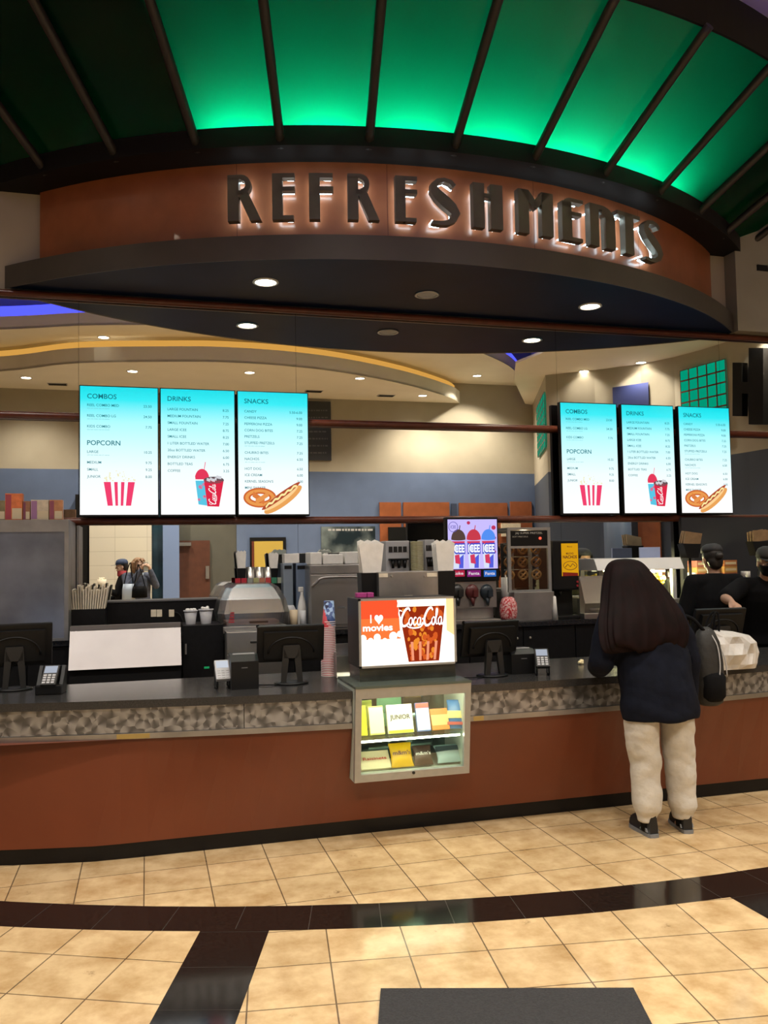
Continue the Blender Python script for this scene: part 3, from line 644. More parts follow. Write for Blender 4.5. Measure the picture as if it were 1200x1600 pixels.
# unseen high ceiling downlights, added to light the open floor and the counter
n_ = 0
for x, y, e_ in ((-4, 3.2, 300), (-1.6, 3.4, 430), (.9, 3.2, 430), (3.3, 3.0, 430), (5.9, 3.2, 330), (-3, 5.5, 240), (8.2, 5.2, 240)):
    downlight((x, y, 6.349), 'unseen high ceiling downlight added over the lobby floor, %s' % ('far left', 'second from the left', 'above the open floor', 'above the customer', 'right of the customer', 'left of the canopy', 'right of the canopy')[n_], .11, 'added high lobby downlights'); n_ += 1
    lamp('SPOT', (x, y, 6.28), e_*.74, (1, .95, .86), .11, 120, .7, (x, y, 0))
w = bpy.data.worlds.new('world'); SC.world = w; w.use_nodes = True; w.node_tree.nodes['Background'].inputs[0].default_value = (1, .9, .75, 1); w.node_tree.nodes['Background'].inputs[1].default_value = .04
vs = SC.view_settings; vs.view_transform = 'Standard'; vs.look = 'None'; vs.gamma = 1; vs.use_curve_mapping = False; vs.exposure = 0.08
cy = SC.cycles
try:
    cy.use_denoising = True; cy.max_bounces = 8; cy.transparent_max_bounces = 16; cy.sample_clamp_indirect = 6; cy.caustics_reflective = False; cy.caustics_refractive = False; cy.blur_glossy = .5
except Exception: pass

# ================================================================== FRONT COUNTER
ZT = .885
def yf(x): return min(5.25, 4.84+(x-2.3)**2/28.4)
m, t, b = nt('swirl_brushed_steel'); N = t.nodes.new; L = t.links.new
tc = N('ShaderNodeTexCoord'); vo = N('ShaderNodeTexVoronoi'); vo.inputs['Scale'].default_value = 13; vo.inputs['Randomness'].default_value = .55; nz = N('ShaderNodeTexNoise'); nz.inputs['Scale'].default_value = 9; L(tc.outputs['Object'], nz.inputs['Vector']); wv = N('ShaderNodeVectorMath'); wv.operation = 'MULTIPLY_ADD'; wv.inputs[1].default_value = (.05, .05, .05); L(nz.outputs['Color'], wv.inputs[0]); L(tc.outputs['Object'], wv.inputs[2]); L(wv.outputs[0], vo.inputs['Vector'])
sc_ = N('ShaderNodeVectorMath'); sc_.operation = 'SCALE'; sc_.inputs[3].default_value = 1; L(wv.outputs[0], sc_.inputs[0])
sb = N('ShaderNodeVectorMath'); sb.operation = 'SUBTRACT'; L(sc_.outputs[0], sb.inputs[0]); L(vo.outputs['Position'], sb.inputs[1])
sp = N('ShaderNodeSeparateXYZ'); L(sb.outputs[0], sp.inputs[0]); at2 = N('ShaderNodeMath'); at2.operation = 'ARCTAN2'; L(sp.outputs[2], at2.inputs[0]); L(sp.outputs[0], at2.inputs[1])
sn = N('ShaderNodeMath'); sn.operation = 'SINE'; m2_ = N('ShaderNodeMath'); m2_.operation = 'MULTIPLY'; m2_.inputs[1].default_value = 2; L(at2.outputs[0], m2_.inputs[0]); sc3 = N('ShaderNodeSeparateColor'); L(vo.outputs['Color'], sc3.inputs[0]); ma = N('ShaderNodeMath'); ma.operation = 'MULTIPLY_ADD'; ma.inputs[1].default_value = 6.28; L(sc3.outputs[0], ma.inputs[0]); L(m2_.outputs[0], ma.inputs[2]); L(ma.outputs[0], sn.inputs[0])
cr = N('ShaderNodeValToRGB'); cr.color_ramp.elements[0].position = 0; cr.color_ramp.elements[0].color = (.15, .15, .155, 1); cr.color_ramp.elements[1].position = 1; cr.color_ramp.elements[1].color = (.44, .45, .48, 1)
mr = N('ShaderNodeMapRange'); mr.inputs[1].default_value = -1; L(sn.outputs[0], mr.inputs[0]); L(mr.outputs[0], cr.inputs[0]); L(cr.outputs[0], b.inputs['Base Color'])
b.inputs['Metallic'].default_value = .8; b.inputs['Roughness'].default_value = .36
bp = N('ShaderNodeBump'); bp.inputs['Strength'].default_value = .04; bp.inputs['Distance'].default_value = .01; L(mr.outputs[0], bp.inputs['Height']); L(bp.outputs[0], b.inputs['Normal']); M['swirl'] = m
M['top'] = mat('dark_speckled_worktop', (.030, .029, .029), .22, noise=.35, nscale=160)
M['brass'] = mat('worn_yellow_trim', (.45, .33, .12), .4, .5)
yc0 = 4.82                                         # case front
cx0, cx1 = at(557, 1150, yc0).x, at(738, 1140, yc0).x
KS = .12; cz0, cz1 = at(648, 1216, yc0+.06).z, at(648, 1072, yc0).z
XL, XR = -2.3, 6.6
def xs_(a, b_, n): return [a+(b_-a)*i/n for i in range(n+1)]
ctr = thing('service_counter', (2.2, 5.4, 0), 'long concession counter with dark worktop, swirled steel fascia and rust red front', 'counter')
def strip(mb, X, f0, z0, f1, z1, f2=None, z2=None):
    for i in range(len(X)-1):
        a, c = X[i], X[i+1]; mb.quad((a, f0(a), z0), (c, f0(c), z0), (c, f1(c), z1), (a, f1(a), z1))
def solid(mb, X, front, back, z0, z1):
    o = [(x, front(x)) for x in X]+[(X[-1], back), (X[0], back)]; mb.prism(o, 'z', z0, z1)
for X in (xs_(XL, cx0-.004, 26), xs_(cx1+.004, XR, 30)):
    mb = MB(); solid(mb, X, yf, 5.85, ZT-.045, ZT); mb.build('worktop', 'top', ctr)
mb = MB(); mb.box(cx0-.0035, cx1+.0035, 5.31, 5.848, ZT-.045, ZT-.0005); mb.build('worktop', 'top', ctr)
xj = at(385, 1120, 4.85).x; xj2 = at(960, 1090, 4.8).x
for X in (xs_(XL, xj-.002, 20), xs_(xj+.002, cx0-.004, 10), xs_(cx1+.004, 3.6-.002, 14), xs_(3.6+.002, XR, 16)):
    mb = MB(); solid(mb, X, lambda x: yf(x)+.022, 5.5, .700, ZT-.047); mb.build('fascia_panel', 'swirl', ctr)
for X in (xs_(XL, cx0-.004, 26), xs_(cx1+.004, XR, 30)):
    mb = MB(); solid(mb, X, lambda x: yf(x)+.012, 5.4, .667, .698); mb.build('fascia_trim', 'steel_d', ctr)
for u0, u1 in ((180, 234), (741, 757)):
    xa, xb = at(u0, 1145, 4.85).x, at(u1, 1145, 4.85).x; mb = MB(); solid(mb, xs_(xa, xb, 3), lambda x: yf(x)+.0105, yf(xa)+.02, .669, .696); mb.build('trim_patch', 'brass', ctr)
xa, xb = at(866, 1118, 4.78).x, at(925, 1112, 4.78).x; mb = MB(); solid(mb, xs_(xa, xb, 3), lambda x: yf(x)+.0105, yf(xa)+.03, .671, .692); mb.build('trim_patch', 'steel_w', ctr)
yk = lambda x: max(5.09, yf(x)+.02)
mb = MB()
for X, zt in ((xs_(XL, cx0-.002, 24), 1*.668), (xs_(cx0-.002, cx1+.002, 6), cz0-.002), (xs_(cx1+.002, XR, 28), 1*.668)):
    n = len(X)
    fr = lambda x, z: yf(x)+.035+(yk(x)-yf(x)-.035)*(.668-z)/(.668-.085)
    for i in range(n-1):
        a, c = X[i], X[i+1]; mb.quad((a, fr(a, .085), .085), (c, fr(c, .085), .085), (c, fr(c, zt), zt), (a, fr(a, zt), zt))
    mb.quad((X[0], fr(X[0], zt), zt), (X[-1], fr(X[-1], zt), zt), (X[-1], 5.5, zt), (X[0], 5.5, zt))
mb.build('front_panel', 'panel', ctr)
mb = MB(); solid(mb, xs_(XL, XR, 40), lambda x: yk(x)+.004, 5.5, 0.0, .085); mb.build('kick_plate', mat('black_kick_tile', (.004, .004, .005), .25, spec=.3), ctr)
mb = MB(); mb.box(XL, XR, 5.50, 5.82, 0.0, ZT-.0455); mb.build('cabinet_body', 'cabinet', ctr)

# ---- display case set into the counter
case = thing('display_case', ((cx0+cx1)/2, yc0, cz0), 'lit glass fronted candy case with silver frame set into the counter front', 'display case')
fw_ = .037; yb = 5.30
mb = MB(); mb.prism([(cx0, cz0), (cx1, cz0), (cx1, cz1), (cx0, cz1)], 'y', yc0, yc0+.03)
mb = MB()
mb.box(cx0, cx0+fw_, yc0, yc0+.03, cz0, cz1); mb.box(cx1-fw_, cx1, yc0, yc0+.03, cz0, cz1); mb.box(cx0+fw_, cx1-fw_, yc0, yc0+.03, cz0, cz0+fw_*1.2); mb.box(cx0+fw_, cx1-fw_, yc0, yc0+.03, cz1-fw_*1.6, cz1)
mb.build('frame', 'alu', case)
M['case_in'] = mat('pale_green_case_lining', (.50, .56, .50), .45)
mb = MB(); mb.box(cx0, cx0+.012, yc0+.031, yb, cz0, cz1); mb.box(cx1-.012, cx1, yc0+.031, yb, cz0, cz1); mb.box(cx0+.012, cx1-.012, yc0+.031, yb, cz0, cz0+.03); mb.build('case_shell', 'case_in', case)
mb = MB(); mb.box(cx0+.012, cx1-.012, yb-.015, yb, cz0+.03, cz1-.02); mb.build('mirror_back', mat('dark_mirror_back', (.25, .33, .31), .08, .9), case)
mb = MB(); mb.box(cx0-.002, cx1+.002, yc0-.003, yb, cz1+.001, cz1+.014); mb.build('top_lid', mat('pale_green_lid', (.10, .125, .105), .25, .3), case)
mb = MB(); mb.box(cx0+fw_, cx1-fw_, yc0+.014, yc0+.018, cz0+fw_*1.2, cz1-fw_*1.6); mb.build('front_glass', 'glass', case)
zsh = at(648, 1148, yc0+.1).z
mb = MB(); mb.box(cx0+.013, cx1-.013, yc0+.05, yb-.02, zsh-.008, zsh); mb.build('glass_shelf', glassy('shelf_glass', (.80, .9, .84), .85, .08), case)
M['caselight'] = glow('case_light_tube', (1, .97, .70), 42)
mb = MB(); mb.cone((cx0+.05, yc0+.06, cz1-.035), (cx1-.05, yc0+.06, cz1-.035), .012, .012, 10); mb.build('light_tube', 'caselight', case)
mb = MB(); mb.cone((cx0+.05, yc0+.045, zsh-.016), (cx1-.05, yc0+.045, zsh-.016), .006, .006, 8); mb.build('light_tube', glow('case_light_tube_low', (1, .96, .72), 22), case)
a = at(651, 1211, yc0); mb = MB(); mb.cone((a.x, yc0-.008, a.z), (a.x, yc0+.001, a.z), .009, .009, 12); mb.build('lock', 'dgrey', case)
for o_ in case.children:                            # the case front leans back towards its foot, in line with the counter front
    if o_.name.split('.')[0] in ('frame', 'case_shell', 'front_glass', 'lock', 'light_tube', 'glass_shelf'):
        for v_ in o_.data.vertices: v_.co.y += KS*(cz1-(v_.co.z+case.location.z))
# ---- candy
def P_(c, r=.4): return mat('print_%d' % random.randrange(10**6), c, r)
CI = 'candy in the counter display case'
def packet(name, label, cat, u0, u1, v0, v1, y, z, col, tilt=0.25, th=.02, text=None, tcol=(.5, .05, .05), bands=(), yaw=0, bag=False):
    w = (u1-u0)*mpx(u0, v0, y); h = (v1-v0)*mpx(u0, v0, y)/max(.3, math.cos(tilt)); c = at((u0+u1)/2, v1, y)
    root = thing(name, (0, 0, 0), label, cat, CI)
    mb = MB()
    if bag:
        rg = []
        for q, (zz, kw, kt) in enumerate(((0, 1.0, .12), (.06, 1.02, .25), (.2, .95, .8), (.5, .92, 1.), (.8, .95, .8), (.94, 1.02, .25), (1, 1.0, .12))):
            rg.append([(w/2*kw*math.cos(a)*(1 if abs(math.cos(a)) > .5 else 1), th*kt*math.sin(a)-th, zz*h) for a in [2*PI*k/20 for k in range(20)]])
        mb.loft(rg)
    else: mb.box(-w/2, w/2, -th, 0, 0, h, .002)
    mb.build('wrapper' if bag else 'carton', P_(col, .35 if bag else .45), root, local=True)
    dy = -th*(2.02 if bag else 1)-.0012
    for bz0, bz1, bc in bands:
        mb = MB(); mb.box(-w*.48, w*.48, dy-.0005, dy+(.012 if bag else .0004), bz0*h, bz1*h); mb.build('printed_band', P_(bc), root, local=True)
    if text:
        mb = MB(); put_text(mb, text, 0, h*.48, h*.16, lambda p, q: (p, dy-.002, q), 'c', .015, width=w*.78); mb.build('lettering', P_(tcol), root, local=True)
    root.rotation_euler = (-tilt, 0, yaw); root.location = (c.x, y, z+.001); return root
yS = yc0+.13+KS*(cz1-zsh); zB_ = cz0+.031; yBt = yc0+.13+KS*(cz1-zB_)
packet('candy_box', 'yellow candy box at the far left of the upper shelf, cut off by the frame', 'candy box', 557, 574, 1108, 1152, yS, zsh, (.80, .62, .02), .3)
packet('candy_box', 'narrow yellow and cream candy box standing on the upper case shelf', 'candy box', 577, 601, 1108, 1150, yS, zsh, (.80, .70, .18), .3, bands=((.05, .95, (.85, .82, .6)),))
packet('candy_box', 'wide white candy box with small dark print in the middle of the upper shelf', 'candy box', 605, 647, 1108, 1150, yS, zsh, (.85, .85, .78), .3, text='JUNIOR', tcol=(.05, .05, .05), bands=((.0, .10, (.7, .68, .05)),))
packet('candy_box', 'slim white candy box with blue and red edges on the upper shelf', 'candy box', 651, 673, 1107, 1149, yS, zsh, (.10, .17, .5), .3, bands=((.04, .8, (.75, .77, .85)), (.82, .98, (.6, .10, .08))))
packet('candy_box', 'low orange candy box lying back on the upper shelf', 'candy box', 674, 703, 1119, 1149, yS, zsh, (.75, .24, .04), .45, bands=((.2, .7, (.85, .5, .2)),))
packet('candy_bag', 'blue candy bag with a yellow diagonal stripe at the right of the upper shelf', 'candy bag', 699, 727, 1105, 1147, yS, zsh, (.03, .17, .45), .35, .018, bands=((.35, .6, (.75, .65, .25)), (.12, .22, (.5, .08, .06))), yaw=-.35, bag=True)
packet('candy_box', 'cream candy box with red print and brown dots on the case floor', 'candy box', 563, 612, 1176, 1199, yBt, zB_, (.80, .70, .45), .75, text='Raisinets', tcol=(.55, .04, .03))
packet('candy_bag', 'bright yellow candy bag with brown print on the case floor', 'candy bag', 610, 647, 1166, 1200, yBt, zB_, (.80, .47, .0), .5, .018, text="m&m's", tcol=(.16, .05, .02), bag=True)
packet('candy_bag', 'dark brown candy bag with white print on the case floor', 'candy bag', 646, 677, 1168, 1196, yBt, zB_, (.06, .03, .018), .5, .018, text="m&m's", tcol=(.7, .68, .62), bag=True)
packet('candy_bag', 'wide pale blue candy bag lying at the right of the case floor', 'candy bag', 682, 727, 1174, 1197, yBt, zB_, (.32, .46, .48), .75, .018, bands=((.6, .85, (.04, .06, .07)),), bag=True)
packet('candy_box', 'tall green candy box standing at the back of the upper shelf', 'candy box', 588, 628, 1092, 1136, yc0+.415, zsh, (.12, .36, .20), .05, text='Junior', tcol=(.02, .12, .08))
packet('candy_box', 'yellow green candy box at the back left of the upper shelf', 'candy box', 562, 581, 1094, 1136, yc0+.415, zsh, (.45, .50, .08), .05)

# ---- light box sign on the case
ys0, ys1 = yc0+.17, yc0+.47
sx0, sx1 = at(561, 990, ys0).x, at(713, 990, ys0).x; sz0, sz1 = at(636, 1041, ys0).z, at(636, 934, ys0).z
zl = cz1+.015
lb = thing('lightbox_sign', ((sx0+sx1)/2, ys0, zl), 'lit soda advert light box standing on top of the candy case', 'light box sign')
mb = MB(); mb.box(sx0+.004, sx1-.004, ys0+.02, ys1-.02, zl, sz0-.001); mb.build('plinth', mat('dark_green_grey_plinth', (.05, .055, .048), .25, .4, noise=.3, nscale=9), lb)
mb = MB(); mb.box(sx0, sx1, ys0+.012, ys1, sz0, sz1, .004); mb.build('housing', 'dgrey', lb)
mb = MB()
for a0, a1, c0, c1 in ((sx0, sx0+.014, sz0, sz1), (sx1-.012, sx1, sz0, sz1), (sx0, sx1, sz0, sz0+.012), (sx0, sx1, sz1-.012, sz1)): mb.box(a0, a1, ys0, ys0+.0115, c0, c1)
mb.build('frame', 'alu', lb)
W_, H_ = sx1-sx0-.026, sz1-sz0-.024; ox, oz = sx0+.014, sz0+.012
def L2(d): return lambda a, b_: (ox+a*W_, ys0+.010-d, oz+b_*H_)
mb = MB(); f = L2(.0); mb.quad(f(0, 0), f(1, 0), f(1, 1), f(0, 1)); mb.build('lit_panel', glow('lit_white_panel', (1, .93, .80), 1.5), lb)
def decal(parent, f, polys, col, s, name):
    mb = MB()
    for pl in polys: mb.quad(*[f(*p) for p in pl])
    return mb.build(name, glow(name+'_ink', col, s), parent)
or_ = [[(0, .38), (.42, .38), (.40, .89), (.385, 1), (0, 1)]]
decal(lb, L2(.0006), or_, (1, .20, .045), 1.0, 'orange_field')
decal(lb, L2(.0007), [[(0, .72), (.404, .72), (.40, .89), (.385, 1), (0, 1)]], (.95, .10, .03), 1.0, 'red_field')
cl = [[(.0, .0), (.46, .0), (.46, .40), (.0, .40)]]
for cx_, cy_, r_ in ((.02, .42, .06), (.10, .38, .05), (.17, .43, .06), (.25, .38, .04), (.34, .44, .07), (.41, .47, .05)):
    cl.append([(cx_+r_*.62*math.cos(2*PI*k/18), cy_+r_*math.sin(2*PI*k/18)) for k in range(18)])
decal(lb, L2(.0010), cl, (1, .93, .80), 1.5, 'popcorn_cloud')
mb = MB(); put_text(mb, 'I', .10, .66, .12, L2(.0014), 'l', .03, width=.012); put_text(mb, 'movies', .02, .535, .10, L2(.0014), 'l', .03, width=.315)
hp = [(.19+.045*(16*math.sin(q)**3)/16, .715+.085*(13*math.cos(q)-5*math.cos(2*q)-2*math.cos(3*q)-math.cos(4*q))/16) for q in [2*PI*k/36 for k in range(36)]]
f = L2(.0014); mb.quad(*[f(*p) for p in hp]); mb.build('lettering', glow('white_print', (1, .95, .88), 1.5), lb)
gl = [(.40, .89), (.905, .89), (.83, .03), (.50, .03)]
decal(lb, L2(.0012), [gl], (.40, .035, .008), .75, 'cola_glass_picture')
decal(lb, L2(.0013), [[(.385, .89), (.915, .89), (.905, .985), (.395, .985)]], (1, .90, .70), 1.5, 'foam_picture')
random.seed(3); am = []
for k in range(90):
    x, y = random.uniform(.44, .88), random.uniform(.07, .86); r_ = random.uniform(.02, .05)
    if x < .40+(.9-y)*.115+.035 or x > .905-(.9-y)*.09-.035: continue
    am.append([(x+r_*.6*math.cos(q+random.uniform(-.3, .3)), y+r_*1.3*math.sin(q)) for q in [2*PI*j/7 for j in range(7)]])
decal(lb, L2(.0016), am[::2], (.95, .30, .03), .9, 'amber_ice_picture'); decal(lb, L2(.0017), am[1::2], (.75, .12, .02), .9, 'red_ice_picture')
decal(lb, L2(.0018), [[(.535+k*.078, .05), (.560+k*.078, .05), (.553+k*.088, .34), (.525+k*.088, .34)] for k in range(4)], (1, .36, .20), .9, 'glass_flutes_picture')
decal(lb, L2(.0009), [[(.92, .50), (1, .42), (1, 1), (.92, 1)]], (1, .66, .30), 1.25, 'peach_field')
# flowing script for the soda logo, drawn as pen strokes in a 0..10 x 0..3 frame
def script_cola(mb, fn):
    def pen(pts, w=.26):
        pts = smooth_curve(pts, max(10, len(pts)*5)); n = len(pts)
        for q in CURVE(pts, [w*(.55+.45*math.sin(PI*(i+.5)/n)) for i in range(n)]): mb.quad(*[fn(*p) for p in q])
    for dx in (0, 5.2):
        pen([(2.3+dx, 2.5), (2.0+dx, 2.9), (1.3+dx, 2.7), (.6+dx, 1.9), (.3+dx, 1.0), (.6+dx, .35), (1.3+dx, .35), (2.0+dx, .8)], .42)
    pen([(.5, 1.2), (-.2, 1.9), (-.1, 2.6), (.5, 2.5)], .2)
    def o(x): pen([(x+.5, 1.5), (x+.15, 1.1), (x+.2, .5), (x+.55, .4), (x+.85, .85), (x+.8, 1.4), (x+.45, 1.5)], .28)
    o(1.9); pen([(3.75, 1.4), (3.4, 1.5), (3.05, 1.0), (3.1, .5), (3.4, .4), (3.7, .7)], .28)
    o(3.8); pen([(4.7, 1.5), (4.6, .7), (4.8, .4), (5.2, .8)], .26); pen([(5.0, 1.25), (5.45, 1.3)], .25)
    o(7.1); pen([(8.0, .8), (8.5, 1.9), (8.6, 2.6), (8.35, 2.6), (8.2, 1.4), (8.25, .5), (8.6, .5)], .26)
    o(8.6); pen([(9.5, 1.5), (9.4, .7), (9.6, .4), (10.0, .8)], .26)
    pen([(5.6, .8), (4.6, .1), (3.2, -.05), (2.0, .1), (1.4, .4)], .22)
f = L2(.0022); mb = MB(); script_cola(mb, lambda a, b_: f(.415+a*.0475, .56+b_*.105)); mb.build('soda_logo', glow('white_script', (1, .97, .93), 1.6), lb)

# ---- things on the counter
def pos_monitor(u, vb, w, h, zc, yaw, tilt, label, cable=True):
    p = onz(u, vb, ZT); root = thing('pos_monitor', (0, 0, 0), label, 'register monitor', 'register monitors on the counter')
    rot = Matrix.Translation((0, 0, zc)) @ Matrix.Rotation(tilt, 4, 'X')
    mb = MB(); mb.box(-w/2, w/2, 0, .03, -h/2, h/2, .008); mb.box(-w*.40, w*.40, -.028, .002, -h*.36, h*.36, .012); mb.transform(rot); mb.build('housing', 'black', root, local=True)
    mb = MB(); q = [(w*.34*math.cos(a), -.030, -h*.20+h*.42*math.sin(a)) for a in [PI*k/14 for k in range(15)]]; mb.tube(q, .006, 6); mb.transform(rot); mb.build('rear_ridge', 'black', root, local=True)
    mb = MB(); mb.box(-w*.46, w*.46, .0302, .032, -h*.42, h*.42); mb.transform(rot); mb.build('screen', glow('register_screen', (.25, .35, .5), .5), root, local=True)
    mb = MB()
    for s_ in (-1, 1): mb.prism([(s_*.068, .012), (s_*.036, .012), (s_*.018, zc*.62), (s_*.052, zc*.95)], 'y', -.052, -.026)
    mb.box(-.05, .05, -.052, -.026, zc*.66, zc*.98); mb.build('stand', 'dgrey', root, local=True)
    mb = MB(); mb.lathe([(.105, 0), (.108, .008), (.09, .014), (.02, .018)], n=28); mb.transform(Matrix.Translation((0, -.01, 0)) @ Matrix.Diagonal((1, .8, 1, 1))); mb.build('base', 'black', root, local=True)
    if cable:
        mb = MB(); mb.tube(smooth_curve([(0.0, -.02, zc*.7), (-.03, -.03, .09), (-.07, -.05, .012), (-.15, -.06, .006), (-.24, -.02, .006)], 16), .004, 6); mb.build('cable', 'blackm', root, local=True)
    root.location = (p.x, p.y, ZT+.001); root.rotation_euler = (0, 0, yaw); return root
pos_monitor(22, 1078, .44, .27, .27, .15, .2, 'black register monitor at the far left end of the counter, cut off by the frame')
pos_monitor(455, 1068, .42, .235, .245, -.05, .25, 'black register monitor seen from behind beside the tall cup stack')
pos_monitor(768, 1056, .40, .235, .235, .1, .25, 'black register monitor right of the soda light box')
pos_monitor(1126, 1032, .42, .24, .25, .0, .3, 'black register monitor behind the white shopping bag', cable=False)
def printer(u, vb, w, d, h, label, paper=True):
    p = onz(u, vb, ZT); root = thing('receipt_printer', (p.x, p.y+d/2, ZT+.001), label, 'receipt printer', 'receipt printers on the counter'); x, y, z = root.location
    mb = MB(); mb.prism([(y-d/2, z), (y+d/2, z), (y+d/2, z+h), (y-d*.2, z+h), (y-d/2, z+h*.82)], 'x', x-w/2, x+w/2); mb.build('body', 'black', root)
    mb = MB(); mb.box(x-w*.40, x+w*.40, y-d*.12, y-d*.06, z+h, z+h+.006); mb.build('paper_slot', 'lgrey', root)
    mb = MB(); mb.box(x-w*.12, x+w*.1, y-d/2-.001, y-d/2, z+h*.62, z+h*.65); mb.build('badge', 'grey', root)
printer(383, 1077, .165, .19, .20, 'black box receipt printer just left of the register beside the cups')
printer(820, 1053, .18, .2, .155, 'low black receipt printer right of the light box, beside a card reader')
def card_reader(u, vb, label, yaw, stand=True, col='dgrey', scr=(.55, .6, .7)):
    p = onz(u, vb, ZT); root = thing('card_reader', (0, 0, 0), label, 'card reader', 'card readers on the counter')
    T = Matrix.Translation((0, 0, .105)) @ Matrix.Rotation(.75, 4, 'X')
    mb = MB(); mb.box(-.045, .045, -.075, .075, -.016, .012, .006); mb.transform(T); mb.build('body', col, root, local=True)
    mb = MB(); mb.box(-.036, .036, .012, .064, .0122, .0135); mb.transform(T); mb.build('screen', glow('reader_screen', scr, .7), root, local=True)
    mb = MB()
    for i in range(3):
        for j in range(4): mb.box(-.034+i*.025, -.016+i*.025, -.066+j*.018, -.054+j*.018, .0122, .0145)
    mb.transform(T); mb.build('keypad', 'lgrey', root, local=True)
    mb = MB()
    if stand:
        for s_ in (-1, 1): mb.tube([(s_*.038, -.045, 0.004), (s_*.038, -.045, .055), (s_*.038, .03, .11)], .006, 6); mb.tube([(s_*.038, -.045, .005), (s_*.038, .07, .005), (s_*.038, .05, .11)], .006, 6)
        mb.build('wire_stand', 'black', root, local=True)
    else:
        mb.box(-.075, .075, -.05, .09, 0, .055, .006); mb.prism([(-.02, .05), (.09, .05), (.09, .15), (.06, .16)], 'x', -.075, -.055); mb.prism([(-.02, .05), (.09, .05), (.09, .15), (.06, .16)], 'x', .055, .075); mb.box(-.075, .075, .06, .09, .05, .155); mb.build('cradle', 'black', root, local=True)
    root.location = (p.x, p.y+.05, ZT+.001); root.rotation_euler = (0, 0, yaw)
card_reader(77, 1086, 'chunky black card reader in a cradle near the left end of the counter', -.15, False)
card_reader(349, 1077, 'light topped card reader on a wire stand left of the box printer', .05, True, 'lgrey', (.8, .85, .95))
card_reader(853, 1056, 'slim card reader on a stand right of the low receipt printer', -.35)
# cups
p = onz(514, 1056, ZT)
m, t, b = nt('red_striped_cup_paper'); M['cupred'] = mat('red_cup_paper', (.50, .045, .06), .5); M['cuprim'] = mat('white_cup_rim', (.72, .60, .58), .5)
m, t, b = nt('blue_pattern_cup'); n = t.nodes.new('ShaderNodeTexVoronoi'); n.inputs['Scale'].default_value = 45; cr = t.nodes.new('ShaderNodeValToRGB'); cr.color_ramp.interpolation = 'CONSTANT'
cr.color_ramp.elements[0].color = (.05, .09, .25, 1); cr.color_ramp.elements[1].position = .5; cr.color_ramp.elements[1].color = (.30, .42, .62, 1); e = cr.color_ramp.elements.new(.75); e.color = (.02, .02, .06, 1)
tc = t.nodes.new('ShaderNodeTexCoord'); t.links.new(tc.outputs['Object'], n.inputs['Vector']); t.links.new(n.outputs['Color'], cr.inputs[0]); t.links.new(cr.outputs[0], b.inputs['Base Color']); M['cupblue'] = m
zc = ZT+.001
def cup(r, x, label, group, body='cupred', hh=.13, k=.72):
    root = thing('paper_cup', (x, p.y, zc), label, 'cup', group)
    mb = MB(); mb.lathe([(r, .0), (r*k, hh), (r*k*.92, hh-.004), (r*.95, .002)], (x, p.y, zc), 24, cap=False); mb.lathe([(.001, hh-.006), (r*k*.95, hh-.006)], (x, p.y, zc), 24, cap=False); mb.build('wall', body, root)
    mb = MB(); mb.lathe([(r*1.045, 0), (r*1.06, .003), (r*1.045, .006), (r*.98, .006), (r*.98, 0), (r*1.045, 0)], (x, p.y, zc), 24, cap=False); mb.build('rim', 'cuprim', root)
for i in range(9): cup(.0495, p.x, 'red paper cup nested upside down in the wider lower part of the cup stack', 'wide red cups low in the stack'); zc += .0112
for i in range(20): cup(.0470-.0002*i, p.x+.001, 'red paper cup nested upside down in the narrower upper part of the cup stack', 'narrow red cups in the stack'); zc += .0112
for i in range(3): cup(.041, p.x+.006, ('lowest', 'middle', 'topmost, white bottomed')[i]+' blue patterned paper cup on top of the red cup stack', 'blue cups topping the stack', 'cupblue', .14, .82); zc += .014
q = onz(908, 1038, ZT); mb = MB(); random.seed(5)
for k in range(7): mb.ball((q.x+random.uniform(-.016, .016), q.y+random.uniform(-.012, .012), ZT+.012+random.uniform(-.002, .014)), random.uniform(.008, .013), nu=8, nv=6)
tag(mb.build('popcorn_piece', mat('popcorn', (.85, .72, .42), .8)), 'small clump of popcorn lying on the worktop left of the customer', 'popcorn')
# open bin of bags beside the light box
q = onz(533, 1040, ZT); q = Vector((at(531, 1030, 5.5).x, 5.5, ZT)); bn = thing('stock_bin', (q.x+.06, 5.5, ZT), 'small steel edged bin standing on the worktop between the cups and the light box', 'bin')
mb = MB(); x0_, x1_ = q.x-.03, q.x+.13
mb.box(x0_, x1_, 5.46, 5.475, ZT+.001, ZT+.14); mb.box(x0_, x1_, 5.66, 5.675, ZT+.001, ZT+.2); mb.box(x0_, x0_+.01, 5.475, 5.66, ZT+.001, ZT+.16); mb.build('tray', 'steel_d', bn)
mb = MB(); mb.box(x0_+.02, x0_+.07, 5.52, 5.62, ZT+.002, ZT+.11); tag(mb.build('snack_packet', mat('orange_packet', (.6, .3, .12), .5)), 'orange snack packet in the small bin beside the cups', 'packet')
mb = MB(); mb.box(x0_+.08, x0_+.125, 5.52, 5.62, ZT+.002, ZT+.12); tag(mb.build('snack_packet', mat('blue_white_packet', (.3, .36, .5), .5)), 'blue and white packet in the small bin beside the light box', 'packet')

